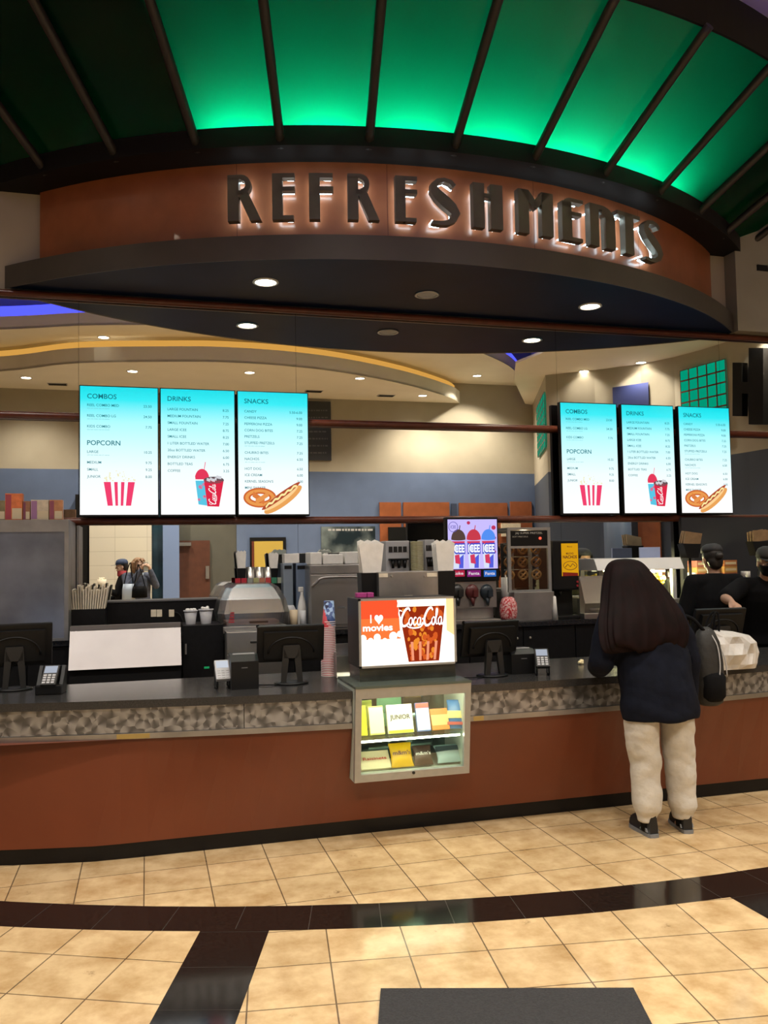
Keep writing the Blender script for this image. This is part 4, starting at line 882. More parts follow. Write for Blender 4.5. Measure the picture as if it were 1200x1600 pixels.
# ================================================================== MENU SCREENS
YM = D-.12
CY_ = [(0, (1, 1, 1)), (.35, (.86, 1, 1)), (.72, (.42, .95, 1.0)), (.9, (.03, .80, .88)), (1, (.0, .70, .78))]
INK = (.01, .16, .20)
M['ink'] = glow('dark_teal_print', INK, 1); M['inkl'] = glow('pale_teal_print', (.14, .42, .45), 1); M['pred'] = glow('carton_red_print', (.85, .05, .15), 1)
def art_popcorn(root, f):
    mb = MB(); random.seed(11)
    for k in range(9):
        a0, a1 = -.5+k/9, -.5+(k+1)/9
        if k % 2 == 1 or k in (0, 8): mb.quad(f(.50+a0*.30, .07), f(.50+a1*.30, .07), f(.50+a1*.40, .255), f(.50+a0*.40, .255))
    mb.build('carton_stripes_picture', 'pred', root)
    mb = MB()
    for k in range(40):
        x, y = random.uniform(-.2, .2), random.uniform(0, .10); y *= max(.1, 1-(x/.21)**2); r_ = random.uniform(.006, .014)
        mb.quad(*[f(.50+x+r_*math.cos(q), .26+y+r_*.5*math.sin(q)) for q in [2*PI*j/7 for j in range(7)]])
    mb.build('popcorn_picture', glow('popcorn_print', (.85, .80, .52), 1), root)
def art_drinks(root, f):
    def poly(name, pts, c, d=0):
        mb = MB(); mb.quad(*[f(*p) for p in pts]); return mb.build(name, glow(name+'_print', c, 1), root)
    poly('frozen_cup_picture', [(.50, .08), (.62, .07), (.64, .27), (.46, .27)], (.10, .55, .75))
    mb = MB()
    for a, b_, r_ in ((.53, .22, .03), (.58, .14, .025), (.51, .12, .02), (.57, .24, .02)): mb.quad(*[f(a+r_*math.cos(q), b_+r_*.6*math.sin(q)) for q in [2*PI*j/8 for j in range(8)]])
    mb.build('cup_spots_picture', 'pred', root)
    poly('slush_dome_picture', [(.46, .28)]+[(.55-.10*math.cos(q), .28+.085*math.sin(q)) for q in [PI*k/10 for k in range(1, 10)]]+[(.64, .28)], (.75, .04, .10))
    mb = MB(); mb.quad(f(.575, .36), f(.583, .36), f(.602, .42), f(.592, .42)); mb.build('straw_picture', 'pred', root)
    g = lambda a, b_: tuple(Vector(f(a, b_))+Vector((0, -.0008, 0)))
    mb = MB(); mb.quad(g(.62, .065), g(.78, .062), g(.845, .27), g(.575, .275)); mb.build('soda_cup_picture', glow('soda_cup_print', (.70, .02, .06), 1), root)
    mb = MB(); mb.quad(*[g(.71+.14*math.cos(q), .275+.028*math.sin(q)) for q in [2*PI*k/20 for k in range(20)]]); mb.build('ice_picture', glow('ice_print', (.12, .08, .09), 1), root)
    random.seed(4); mb = MB(); g3 = lambda a, b_: tuple(Vector(f(a, b_))+Vector((0, -.0014, 0)))
    for k in range(9):
        a, b_ = .61+.022*k, .275+random.uniform(-.012, .02); mb.quad(g3(a, b_), g3(a+.025, b_-.006), g3(a+.03, b_+.018), g3(a+.006, b_+.022))
    mb.build('ice_cubes_picture', glow('ice_cube_print', (.62, .62, .66), 1), root)
    mb = MB(); script_cola(mb, lambda a, b_: g3(.745-b_*.036, .075+a*.0165+b_*.004)); mb.build('soda_logo_picture', glow('cup_script_print', (1, .95, .95), 1), root)
def art_snacks(root, f):
    def strip_(name, pts, w, c, off):
        g = lambda a, b_: tuple(Vector(f(a, b_))+Vector((0, -off, 0))); mb = MB()
        for q in CURVE(smooth_curve(pts, 30), [w]*30): mb.quad(*[g(*p) for p in q])
        mb.build(name, glow(name+'_print', c, 1), root)
    K = .58
    sc = lambda P: [(a, b_*K) for a, b_ in P]
    def blob(name, ax, bx_, L_, W_, ang, c, off):
        g = lambda a, b_: tuple(Vector(f(a, b_))+Vector((0, -off, 0))); ca, sa = math.cos(ang), math.sin(ang); mb = MB()
        mb.quad(*[g(ax+L_*math.cos(q)*ca-W_*math.sin(q)*sa, bx_+(L_*math.cos(q)*sa+W_*math.sin(q)*ca)*K) for q in [2*PI*k/26 for k in range(26)]]); mb.build(name, glow(name+'_print', c, 1), root)
    def ring(off, w, c, name): 
        P = [(.30+.185*math.cos(q), .135+.056*math.sin(q)) for q in [2*PI*k/30 for k in range(31)]]
        g = lambda a, b_: tuple(Vector(f(a, b_))+Vector((0, -off, 0))); mb = MB()
        for q in range(30):
            d0 = lambda i, s_: (.30+(.185+s_)*math.cos(2*PI*i/30), .135+(.056+s_*.5)*math.sin(2*PI*i/30))
            mb.quad(g(*d0(q, -w)), g(*d0(q+1, -w)), g(*d0(q+1, w)), g(*d0(q, w)))
        mb.build(name, glow(name+'_print', c, 1), root)
    ring(.0004, .05, (.60, .13, .03), 'pretzel_picture'); ring(.0008, .024, (.80, .32, .08), 'pretzel_crust_picture')
    strip_('pretzel_twist_picture', [(.20, .165), (.30, .125), (.36, .10)], .045, (.70, .2, .05), .0010); strip_('pretzel_cross_picture', [(.42, .165), (.31, .125), (.24, .10)], .04, (.78, .3, .08), .0012)
    blob('bun_picture', .63, .120, .33, .085, .62, (.80, .36, .10), .0016); blob('bun_top_picture', .60, .135, .30, .065, .62, (.95, .62, .28), .0020); blob('sausage_picture', .60, .150, .34, .040, .62, (.42, .07, .03), .0024)
    P = [(.38+.045*k, .062+.0175*k+(.008 if k % 2 else -.006)) for k in range(11)]; strip_('mustard_picture', P, .018, (.95, .80, .35), .0028)
MENU = [[('COMBOS', None), ('REEL COMBO MED', '23.50', 1), ('REEL COMBO LG', '24.50', 1), ('KIDS COMBO', '7.75', 1), ('POPCORN', None), ('LARGE', '10.25', 1), ('MEDIUM', '9.75'), ('SMALL', '9.25'), ('JUNIOR', '8.00')],
        [('DRINKS', None), ('LARGE FOUNTAIN', '8.25'), ('MEDIUM FOUNTAIN', '7.75'), ('SMALL FOUNTAIN', '7.25'), ('LARGE ICEE', '8.75'), ('SMALL ICEE', '8.25'), ('1 LITER BOTTLED WATER', '7.00'), ('20oz BOTTLED WATER', '6.50'), ('ENERGY DRINKS', '6.00'), ('BOTTLED TEAS', '6.75'), ('COFFEE', '3.25')],
        [('SNACKS', None), ('CANDY', '5.50-6.00'), ('CHEESE PIZZA', '9.00'), ('PEPPERONI PIZZA', '9.00'), ('CORN DOG BITES', '7.25'), ('PRETZELS', '7.25'), ('STUFFED PRETZELS', '7.25', 1), ('CHURRO BITES', '7.25'), ('NACHOS', '6.50', 1), ('HOT DOG', '6.50'), ('ICE CREAM', '6.00'), ("KERNEL SEASON'S", '3.00'), ('MINI SHAKER', '')]]
def menu_screen(u0, u1, v0, v1, k, where):
    a, b_ = at(u0, v0, YM), at(u1, v1, YM); x0, x1 = a.x, b_.x; z1, z0 = MZ1, MZ0
    root = thing('menu_screen', ((x0+x1)/2, YM, z0), '%s menu screen in the %s group' % (('combos and popcorn', 'drinks', 'snacks')[k], where), 'menu screen', 'menu screens in the %s group' % where)
    mb = MB(); mb.box(x0, x1, YM, YM+.05, z0, z1, .004); mb.build('housing', 'black', root)
    bz = .014; X0, X1, Z0, Z1 = x0+bz*.6, x1-bz*.6, z0+bz*1.2, z1-bz*.6
    sm = screen_mat('menu_display', CY_, 1.0, Z0, Z1)
    mb = MB(); mb.quad((X0, YM-.001, Z0), (X1, YM-.001, Z0), (X1, YM-.001, Z1), (X0, YM-.001, Z1)); mb.build('display', sm, root)
    f = lambda p, q: (X0+p*(X1-X0), YM-.0025, Z0+q*(Z1-Z0))
    mb = MB(); mb2 = MB(); q = .945
    def line(m_, s_, h, al, x, z, bold=0.):
        put_text(m_, s_, X0+x*(X1-X0), Z0+z*(Z1-Z0), h, lambda p, r_: (p, YM-.0025, r_), al, bold)
    first = True
    for it in MENU[k]:
        if it[1] is None:
            if not first: q -= .032
            line(mb, it[0], .040, 'l', .09, q-.04, .012); q -= .083 if k == 0 else .098
            first = False
        else:
            line(mb, it[0], .0215, 'l', .09, q-.018, .004); line(mb, it[1], .0215, 'r', .92, q-.018, .004)
            if len(it) > 2: line(mb2, 'choice of any size with one free refill today' if 0 else 'ooo ooo oooo ooo oo ooooo', .010, 'l', .09, q-.038); q -= .028
            q -= {0: .055, 1: .0545, 2: .0515}[k]
    mb.build('menu_print', 'ink', root); mb2.build('small_print', 'inkl', root) if k != 1 else mb2.bm.free()
    (art_popcorn, art_drinks, art_snacks)[k](root, f)
MZ1, MZ0 = at(400, 611, YM).z, at(300, 807, YM).z
for (u0, u1, v0, v1), k, wh in (((123.5, 248.5, 602, 807), 0, 'left'), ((249.5, 369, 606, 807), 1, 'left'), ((370, 484, 611, 807), 2, 'left'), ((874, 969, 628, 804), 0, 'right'), ((969.5, 1058, 630, 804), 1, 'right'), ((1058.5, 1146, 634, 804), 2, 'right')):
    menu_screen(u0, u1, v0, v1, k, wh)
# ================================================================== BACK COUNTER
ZB, YB = 1.08, 6.90
bc = thing('back_counter', (2, 7.2, 0), 'long black back counter with cupboards along the mirror wall', 'counter')
mb = MB(); mb.box(-2.4, 7.0, YB-.02, D-.01, ZB-.04, ZB); mb.build('worktop', mat('black_worktop', (.014, .014, .016), .25, noise=.3, nscale=60), bc)
mb = MB(); mb.box(-2.4, 7.0, YB+.03, D-.01, 0, ZB-.041); mb.build('carcass', 'cabinet', bc)
x = -2.38
while x < 6.9:
    mb = MB(); mb.box(x+.004, x+.50, YB+.005, YB+.029, .12, ZB-.05, .004); d_ = mb.build('cupboard_door', 'cabinet', bc)
    mb = MB(); mb.ball((x+.44 if int(x*2) % 2 else x+.06, YB-.008, ZB-.14), .011, nu=10, nv=8); mb.build('knob', 'steel', d_); x += .504
bs = thing('backsplash', (0, D-.08, ZB), 'black raised splash ledge with sockets in front of the mirrored people', 'backsplash')
a, b_ = at(162, 940, 7.45), at(347, 940, 7.45)
mb = MB(); mb.box(a.x, b_.x, 7.45, D-.007, ZB+.001, a.z-.012); mb.build('ledge', 'cabinet', bs)
mb = MB(); mb.box(a.x, b_.x, 7.44, D-.007, a.z-.011, a.z); mb.build('top_edge', 'grey', bs)
for u in (240, 249, 268): q = at(u, 958, 7.447); mb = MB(); mb.box(q.x-.022, q.x+.022, 7.446, 7.4495, q.z-.03, q.z+.03, .004); mb.build('socket', 'cream_paper', bs)
q = at(273, 957, 7.44); mb = MB(); mb.tube(smooth_curve([(q.x, 7.44, q.z), (q.x+.04, 7.42, q.z-.02), (q.x+.09, 7.40, ZB+.03), (q.x+.14, 7.38, ZB+.006)], 12), .008, 6); mb.build('plug_cable', 'blackm', bs)
def pbox(u0, u1, v0, v1, y):          # x0,x1,z0,z1 of a pixel box on a plane at depth y
    return at(u0, (v0+v1)/2, y).x, at(u1, (v0+v1)/2, y).x, at((u0+u1)/2, v1, y).z, at((u0+u1)/2, v0, y).z
# steel cabinet on the left
y0 = 6.86; x1, zt = at(107, 900, y0).x, at(60, 812, y0).z
sc = thing('steel_cabinet', (x1-.7, y0, ZB), 'tall stainless steel cabinet with a recessed brushed front at the left end', 'cabinet')
mb = MB(); mb.box(-2.3, x1, y0+.02, 7.5, ZB+.001, zt); mb.build('body', 'steel_d', sc)
mb = MB(); zr = at(50, 831, y0).z; mb.box(-2.3, x1, y0, y0+.019, zr, zt); mb.box(x1-.03, x1, y0, y0+.019, ZB+.001, zr); mb.box(-2.3, x1-.03, y0, y0+.019, ZB+.001, ZB+.02); mb.build('frame', 'steel_d', sc)
mb = MB(); mb.box(-2.3, x1-.031, y0+.012, y0+.0195, ZB+.021, zr-.001); mb.build('brushed_door', mat('smoky_brushed_steel', (.34, .36, .42), .30, .9, noise=.35, nscale=2.2), sc)
for u0, u1, v0, c, s_ in ((-14, 8, 782, (.20, .16, .08), 'brown and green snack carton, leftmost on the steel cabinet'), (8, 35, 771, (.62, .16, .05), 'tall orange and red popcorn carton on the steel cabinet'), (36, 47, 783, (.30, .13, .07), 'narrow brown carton between two bigger ones on the steel cabinet'),
                          (48, 76, 781, (.55, .46, .34), 'pale beige carton with a maroon edge on the steel cabinet'), (77, 98, 781, (.45, .2, .09), 'orange and purple printed carton, rightmost on the steel cabinet')):
    a0, a1, _, z1 = pbox(u0, u1, v0, 810, 6.95); root = thing('snack_carton', ((a0+a1)/2, 6.99, zt), s_, 'carton', 'cartons on top of the steel cabinet')
    mb = MB(); mb.box(a0, a1, 6.95, 7.03, zt+.001, z1, .002); mb.build('carton_body', mat('carton', c, .6, noise=.25, nscale=20), root)
    mb = MB(); mb.box(a0+.003, a0+(a1-a0)*.35, 6.9485, 6.95, zt+.01, z1-.008); mb.build('printed_side', mat('carton_print', (c[0]*.5+.02, c[1]*.3, c[2]*.7+.03), .6), root)
    mb = MB(); mb.box(a0+(a1-a0)*.4, a1-.004, 6.9485, 6.95, zt+.01, zt+(z1-zt)*.45); mb.build('pale_print', mat('carton_pale', (.55, .45, .30), .6), root)
a0, a1, z0, z1 = pbox(108, 119, 783, 796, 7.2); 
# popcorn bin with sloping steel lid
ya, yb_ = 6.80, 6.66
pb = thing('popcorn_bin', (at(195, 1010, 6.7).x, 6.78, 0), 'low steel bin with a wide sloping bright lid in front of the back counter', 'bin')
A_, B_, C_, E_ = at(109, 986, ya), at(283, 981, ya), at(283, 1040, yb_), at(107, 1047, yb_); A_.z = B_.z = (A_.z+B_.z)/2; C_.z = E_.z = (C_.z+E_.z)/2; E_.x = A_.x = (A_.x+E_.x)/2; B_.x = C_.x = (B_.x+C_.x)/2
zz = Vector((0, .015, .006)); mb = MB(); mb.hexa([E_, C_, B_, A_], [E_+zz, C_+zz, B_+zz, A_+zz]); mb.build('lid', 'steel_w', pb)
mb = MB(); mb.box(A_.x, B_.x, ya+.005, YB-.025, A_.z+.004, at(195, 976, ya).z); mb.build('top_strip', 'steel_w', pb)
mb = MB(); mb.prism([(E_.y+.03, 0), (YB-.022, 0), (YB-.022, A_.z-.01), (A_.y+.03, A_.z-.01), (E_.y+.03, E_.z-.006)], 'x', A_.x+.004, B_.x-.004); mb.build('body', 'blackm', pb)
# popcorn bag rack
q = at(140, 985, 7.2); rk = thing('bag_rack', (q.x, 7.25, ZB), 'low black rack full of cream popcorn bags beside the steel cabinet', 'rack')
a0, a1, z0, z1 = pbox(108, 164, 952, 984, 7.12); mb = MB(); mb.box(a0, a1, 7.12, 7.14, ZB+.001, z1); mb.box(a0, a0+.02, 7.14, 7.42, ZB+.001, z1); mb.box(a1-.02, a1, 7.14, 7.42, ZB+.001, z1); mb.box(a0+.02, a1-.02, 7.14, 7.42, ZB+.001, ZB+.02); mb.build('rack_body', 'cabinet', rk)
bw_ = (a1-a0-.06)/15
for i in range(15):
    x_ = a0+.028+i*bw_; hh = at(140, 917, 7.2).z-ZB-.022+random.uniform(-.03, .02); ln = .25*hh*(i/14-.35); y0_ = 7.15+random.uniform(0, .012)
    mb = MB(); mb.hexa([(x_, y0_, ZB+.022), (x_+bw_*.85, y0_, ZB+.022), (x_+bw_*.85, 7.40, ZB+.022), (x_, 7.40, ZB+.022)], [(x_+ln, y0_-.02, ZB+.022+hh), (x_+ln+bw_*.95, y0_-.02, ZB+.022+hh-.006), (x_+ln+bw_*.95, 7.39, ZB+.022+hh), (x_+ln, 7.39, ZB+.022+hh)])
    tag(mb.build('popcorn_bag', 'cream_paper'), 'cream popcorn bag filed upright in the low black rack', 'popcorn bag', 'cream popcorn bags in the black rack')
# raised black fridge with the tubs
a0, a1, z0, z1 = pbox(286, 349, 977, 1050, 6.86); fg = thing('under_counter_fridge', ((a0+a1)/2, 7.0, 0), 'black cupboard fridge with a small steel handle left of the hazy food warmer', 'fridge')
mb = MB(); mb.box(a0, a1, 6.875, 7.30, ZB+.001, z1); mb.box(a0, a1, 6.86, 6.8745, .1, z1); mb.build('body', 'cabinet', fg)
q = at(290, 1014, 6.86); mb = MB(); mb.box(q.x-.005, q.x+.008, 6.84, 6.8595, q.z-.04, q.z+.04); mb.build('handle', 'steel', fg)
q = at(323, 1043, 6.86); mb = MB(); mb.box(q.x-.02, q.x+.02, 6.857, 6.8595, q.z-.008, q.z+.008); mb.build('green_lamp', glow('green_indicator', (.02, .35, .12), .6), fg)
ZC = z1
# grey cups on the counter
for u, v0, w, s_ in ((298, 955, 20, 'grey plastic tub of supplies on the black fridge, nearer the sockets'), (322, 953, 21, 'grey plastic tub heaped with white scoops on the black fridge')):
    q = at(u, 976, 7.02); root = thing('plastic_tub', (q.x, 7.02, ZC), s_, 'tub', 'grey tubs on the back counter'); r_ = w*mpx(u, 960, 7.02)/2; h_ = at(u, v0, 7.02).z-ZC
    mb = MB(); mb.lathe([(r_*.72, .001), (r_, h_), (r_*.93, h_), (r_*.66, .012), (.001, .012)], (q.x, 7.02, ZC), 18, cap=False); mb.lathe([(r_*1.12, h_), (r_*1.12, h_+.008), (r_*.92, h_+.008)], (q.x, 7.02, ZC), 18, cap=False); mb.build('tub_body', 'lgrey', root)
    mb = MB()
    for k in range(7): mb.ball((q.x+random.uniform(-.6, .6)*r_, 7.02+random.uniform(-.5, .5)*r_, ZC+h_+.006+random.uniform(0, .012)), .014, nu=8, nv=6)
    mb.build('contents', 'whitep', root)
# black cupboard with drawer, warmer with clear hood
yw = 6.87; a0, a1, z0, z1 = pbox(350, 446, 912, 975, yw)
wm = thing('food_warmer', ((a0+a1)/2, 7.1, ZB), 'warmer with hazy clear domed hood and a brown bar handle on the back counter', 'food warmer')
mb = MB(); zb_ = at(400, 982, yw).z; mb.box(a0-.01, a1+.01, YB-.018, 7.42, ZB+.001, zb_+.02, .004); mb.build('base', 'steel_d', wm)
zd = zb_+.02; Hh = z1-zd
rg = []
for zf_, ins, ky in ((0, -.02, 0), (.30, -.045, .0), (.62, -.02, .03), (.90, .03, .09), (.98, .07, .13), (1.0, .10, .16)):
    xa, xb = a0+ins, a1-ins*1.0; yA, yB = YB+ky, 7.40-ky*.5; c_ = .05
    rg.append([(xa+c_, yA, zd+zf_*Hh), (xb-c_, yA, zd+zf_*Hh), (xb, yA+c_, zd+zf_*Hh), (xb, yB-c_, zd+zf_*Hh), (xb-c_, yB, zd+zf_*Hh), (xa+c_, yB, zd+zf_*Hh), (xa, yB-c_, zd+zf_*Hh), (xa, yA+c_, zd+zf_*Hh)])
mb = MB(); mb.loft(rg, smooth=False); mb.build('clear_hood', 'foggy', wm)
q = at(404, 972, YB-.01); mb = MB(); mb.box(q.x-.075, q.x+.075, YB-.035, YB-.005, q.z-.006, q.z+.012, .004); mb.build('handle', mat('brown_handle', (.05, .025, .015), .4), wm)
q = at(362, 965, YB-.005); mb = MB()
for k in range(5): mb.box(q.x-.025+.004*k, q.x+.02, YB-.014, YB-.009, q.z-.04+k*.018, q.z-.03+k*.018)
mb.build('red_label', 'red', wm)
mb = MB(); mb.box(a0+.03, a1-.03, YB+.12, 7.3, zd+.001, zd+.03); mb.build('inner_tray', mat('pinkish_tray', (.45, .25, .18), .4, .3), wm)
dw = thing('drawer_unit', ((a0+a1)/2, 6.8, 0), 'stainless drawer unit with one dark handle below the hazy food warmer', 'drawer unit')
u0x, u1x = at(354, 1010, 6.72).x, at(446, 1010, 6.72).x; zt_ = at(400, 986, 6.72).z
mb = MB(); mb.box(u0x, u1x, 6.745, YB-.022, 0, zt_); mb.build('body', 'steel_d', dw)
zm = at(400, 1020, 6.72).z
mb = MB(); mb.box(u0x+.003, u1x-.003, 6.72, 6.744, zm, zt_-.004, .003); dr_ = mb.build('drawer', 'steel', dw)
q = at(402, 1003, 6.72); mb = MB(); mb.box(q.x-.055, q.x+.055, 6.70, 6.719, q.z-.008, q.z+.010, .004); mb.build('handle', 'dgrey', dr_)
mb = MB(); mb.box(u0x+.003, u1x-.003, 6.72, 6.744, zm-.3, zm-.006, .003); dr_ = mb.build('drawer', 'steel', dw)
# shelf row of straws, steel pots, labels behind the warmer
q0, q1 = at(362, 912, 7.43), at(443, 912, 7.43); zs_ = q0.z
sd = thing('soda_dispenser', ((q0.x+q1.x)/2, 7.46, ZB), 'narrow soda dispenser topped with a row of flavour labels behind the hazy warmer', 'soda dispenser')
mb = MB(); mb.box(q0.x, q1.x, 7.43, 7.53, ZB+.001, zs_); mb.build('body', 'black', sd)
lab_c = [(.5, .03, .05), (.5, .03, .05), (.3, .33, .3), (.42, .42, .2), (.5, .2, .12), (.55, .06, .06), (.05, .25, .15), (.4, .45, .35)]
for i, c in enumerate(lab_c):
    xa = q0.x+.03+i*(q1.x-q0.x-.03)/8; mb = MB(); mb.box(xa, xa+(q1.x-q0.x)/8*.8, 7.424, 7.4295, zs_-.005, zs_+.045); mb.build('flavour_label', mat('flavour_print', c, .4), sd)
def straw_cup(u, v0, vm, v1, y, zbase, label, w, bagn, group):
    q = at(u, vm, y); s_ = mpx(u, vm, y); zc_ = at(u, vm, y).z; r_ = w*s_/2; zb0 = zbase if zbase else at(u, v1, y).z
    root = thing('bag_holder', (q.x, y, zb0), label, 'holder', group)
    mb = MB(); rg = []
    for zz_, k in ((zb0+.001, .72), (zc_, 1.0)): rg.append([(q.x+sx*r_*k, y+sy*r_*k*.8, zz_) for sx, sy in ((-1, -1), (1, -1), (1, 1), (-1, 1))])
    mb.loft(rg, smooth=False); mb.build('holder_body', 'black', root)
    zt2 = at(u, v0, y).z
    for i in range(bagn):
        yy = y-.7*r_+1.3*r_*i/max(1, bagn-1); a_ = r_*.92; k = random.uniform(1.05, 1.25); dz = random.uniform(-.02, .01)
        mb = MB(); n_ = 6; top = [(q.x-a_*k+2*a_*k*j/n_, zt2+dz+(.012 if j % 2 else 0)) for j in range(n_+1)]
        mb.prism([(q.x-a_*.9, zc_+.001), (q.x+a_*.9, zc_+.001)]+top[::-1], 'y', yy, yy+.007)
        tag(mb.build('paper_bag', 'white'), 'white paper bag in the '+label.replace(' of white bags', ''), 'paper bag', 'white bags in the '+label)
    return root
straw_cup(377, 864, 888, 901, 7.48, zs_+.0, 'small black holder of white bags left of the steel pots', 14, 3, 'small black bag holders')
straw_cup(427, 864, 888, 901, 7.48, zs_+.0, 'small black holder of white bags right of the steel pots', 14, 3, 'small black bag holders')
for i, u in enumerate((391, 405, 419)):
    q = at(u, 886, 7.48); z1 = q.z; r_ = 6.3*mpx(u, 886, 7.48); root = tag(MB().lathe([(r_, .001), (r_, z1-zs_), (r_*.9, z1-zs_), (r_*.9, .01), (.001, .01)], (q.x, 7.48, zs_), 18, cap=False).build('steel_pot', 'steel'), ('first', 'second', 'third')[i]+' small steel pot from the left on the soda dispenser', 'pot', 'steel pots on the soda dispenser')
# steel towers and oven
y1 = 7.05
for u0, u1, s_, c in ((443, 458, 'narrow blue tinted steel tower right of the yellow door reflection', (.28, .34, .42)), (463, 484, 'blue tinted steel tower against the left side of the steel oven', (.22, .29, .42))):
    a0, a1, z0, z1 = pbox(u0, u1, 880, 960, 7.30); root = thing('napkin_tower', ((a0+a1)/2, 7.36, ZB), s_, 'dispenser', 'steel towers beside the oven')
    mb = MB(); mb.box(a0, a1, 7.30, 7.46, ZB+.001, z1, .004); mb.build('body', mat('bluish_steel', c, .4, .4), root)
    mb = MB(); mb.box(a0+.01, a1-.01, 7.297, 7.2995, z1-.05, z1-.02); mb.build('slot', 'black', root)
a0, a1, z0, z1 = pbox(444, 467, 865, 880, 7.33); tag(MB().box(a0, a1, 7.31, 7.45, at(450, 880, 7.30).z+.001, z1, .003).build('napkin_stack', 'white'), 'white napkin stack lying on the narrow steel tower', 'napkins')
a0, a1, z0, z1 = pbox(485, 577, 882, 958, y1)
ov = thing('steel_oven', ((a0+a1)/2, 7.2, ZB), 'stainless roll top oven with a curved bar handle on the back counter', 'oven')
mb = MB(); mb.box(a0, a1, y1+.02, 7.47, ZB+.001, z1, .006); mb.build('body', 'steel_d', ov)
zh = at(530, 897, y1).z; mb = MB(); mb.box(a0+.004, a1-.004, y1, y1+.019, zh+.004, z1-.003, .003); mb.build('control_panel', 'steel_d', ov)
mb = MB(); mb.box(a0+.004, a1-.004, y1, y1+.019, ZB+.03, zh-.002, .003); dr_ = mb.build('oven_door', 'steel', ov)
mb = MB(); zz_ = at(530, 902, y1).z; mb.tube(smooth_curve([(a0+.015, y1-.002, zz_-.075), (a0+.05, y1-.03, zz_-.04), (a0+.11, y1-.04, zz_), (a1-.12, y1-.04, zz_), (a1-.06, y1-.03, zz_-.03), (a1-.02, y1-.002, zz_-.06)], 26), .010, 8); mb.build('handle', 'steel_w', dr_)
q = at(533, 949, y1); mb = MB(); mb.box(q.x-.035, q.x+.035, y1-.003, y1, q.z-.008, q.z+.008); mb.build('badge', 'grey', dr_)
for u0, u1, v0, s_ in ((482, 500, 863, 'white carton on the oven, left end'), (502, 533, 866, 'flat white food trays on the oven, middle'), (536, 556, 862, 'white bag bundle on the oven beside the tall white bags')):
    a0, a1, z0, z2 = pbox(u0, u1, v0, 882, 7.2); tag(MB().box(a0, a1, 7.12, 7.35, z1+.001, z2, .008).build('food_box', 'white'), s_, 'food box', 'white boxes on the oven')
# bottle and pots between the warmer and the oven
q = at(472, 958, 7.2); s_ = mpx(472, 930, 7.2); root = thing('spray_bottle', (q.x, 7.2, ZB), 'white spray bottle beside the steel oven', 'bottle'); hh = at(472, 917, 7.2).z-ZB
mb = MB(); mb.lathe([(.001, .001), (.036, .001), (.038, .02), (.038, hh*.48), (.03, hh*.62), (.013, hh*.82), (.013, hh*.88)], (q.x, 7.2, ZB), 18); mb.build('bottle_body', 'whitep', root)
mb = MB(); mb.box(q.x-.03, q.x+.012, 7.185, 7.215, ZB+hh*.88, ZB+hh, .005); mb.build('trigger_head', 'whitep', root)
for u, v0, w, c, s_, yy in ((459, 953, 13, (.55, .44, .30), 'cream paper cup in front of the white spray bottle', 7.02), (450, 955, 12, (.10, .09, .08), 'dark cup left of the cream cup by the warmer', 7.05), (473, 954, 10, (.45, .46, .48), 'small steel cup right of the cream cup by the oven', 7.03)):
    q = at(u, 972, yy); h_ = at(u, v0, yy).z-ZB; r_ = w*mpx(u, 960, yy)/2; tag(MB().lathe([(.001, .001), (r_*.85, .001), (r_, h_), (r_*.92, h_), (r_*.8, .01), (.001, .01)], (q.x, yy, ZB), 18, cap=False).build('cup', mat('cup_paper', c, .5)), s_, 'cup')
q = at(453, 940, 7.22); mb = MB(); mb.loft([[(q.x+.055*k*math.cos(a), 7.22+.05*k*math.sin(a), ZB+.001+zz) for a in [2*PI*j/14 for j in range(14)]] for zz, k in ((0, .8), (.05, 1.0), (.15, .95), (.19, .6))]); tag(mb.build('film_bag', 'lgrey'), 'silvery grey plastic bag of supplies left of the spray bottle', 'bag')
# ---- steel box with tall bag holders on the worktop behind the light box
yq = 5.44; a0, a1, z0, z1 = pbox(592, 685, 893, 940, yq)
db = thing('drink_dispenser', ((a0+a1)/2, 5.58, ZT), 'plain stainless drink dispenser back standing behind the soda light box', 'dispenser')
mb = MB(); mb.box(a0, a1, yq, 5.78, ZT+.001, z1, .004); mb.build('body', 'steel_d', db)
for u0, u1, v0, v1 in ((592, 606, 896, 902), (667, 683, 895, 901), (632, 645, 930, 936)):
    b0, b1, c0, c1 = pbox(u0, u1, v0, v1, yq); mb = MB(); mb.box(b0, b1, yq-.002, yq-.0005, c0, c1); mb.build('sticker', 'cream_paper', db)
for u in (612, 663): q = at(u, 900, yq); mb = MB(); mb.cone((q.x, yq-.012, q.z), (q.x, yq-.0005, q.z), .007, .007, 8); mb.build('hook', 'steel', db)
straw_cup(578, 848, 895, 925, 5.55, ZT+.0, 'tall black holder of white bags at the left of the steel drink dispenser', 35, 5, 'tall black bag holders').name = 'bag_holder'
straw_cup(693, 846, 892, 925, 5.55, ZT+.0, 'tall black holder of white bags left of the frozen drink screen', 30, 5, 'tall black bag holders')
mb = MB(); a_, b2_, c0, c1 = pbox(556, 570, 930, 939, yc0+.3)
for k, (u0, u1) in enumerate(((557, 572), (573, 583))):
    b0, b1, c0, c1 = pbox(u0, u1, 930, 937, ys0+.2); tag(MB().box(b0, b1, ys0+.18, ys0+.24, sz1+.001, sz1+.03, .003).build('card_box', mat('magenta_card', (.45, .05, .25), .5)), ('magenta card box at the left corner on top of the light box', 'smaller magenta card box beside the first on the light box')[k], 'card box')
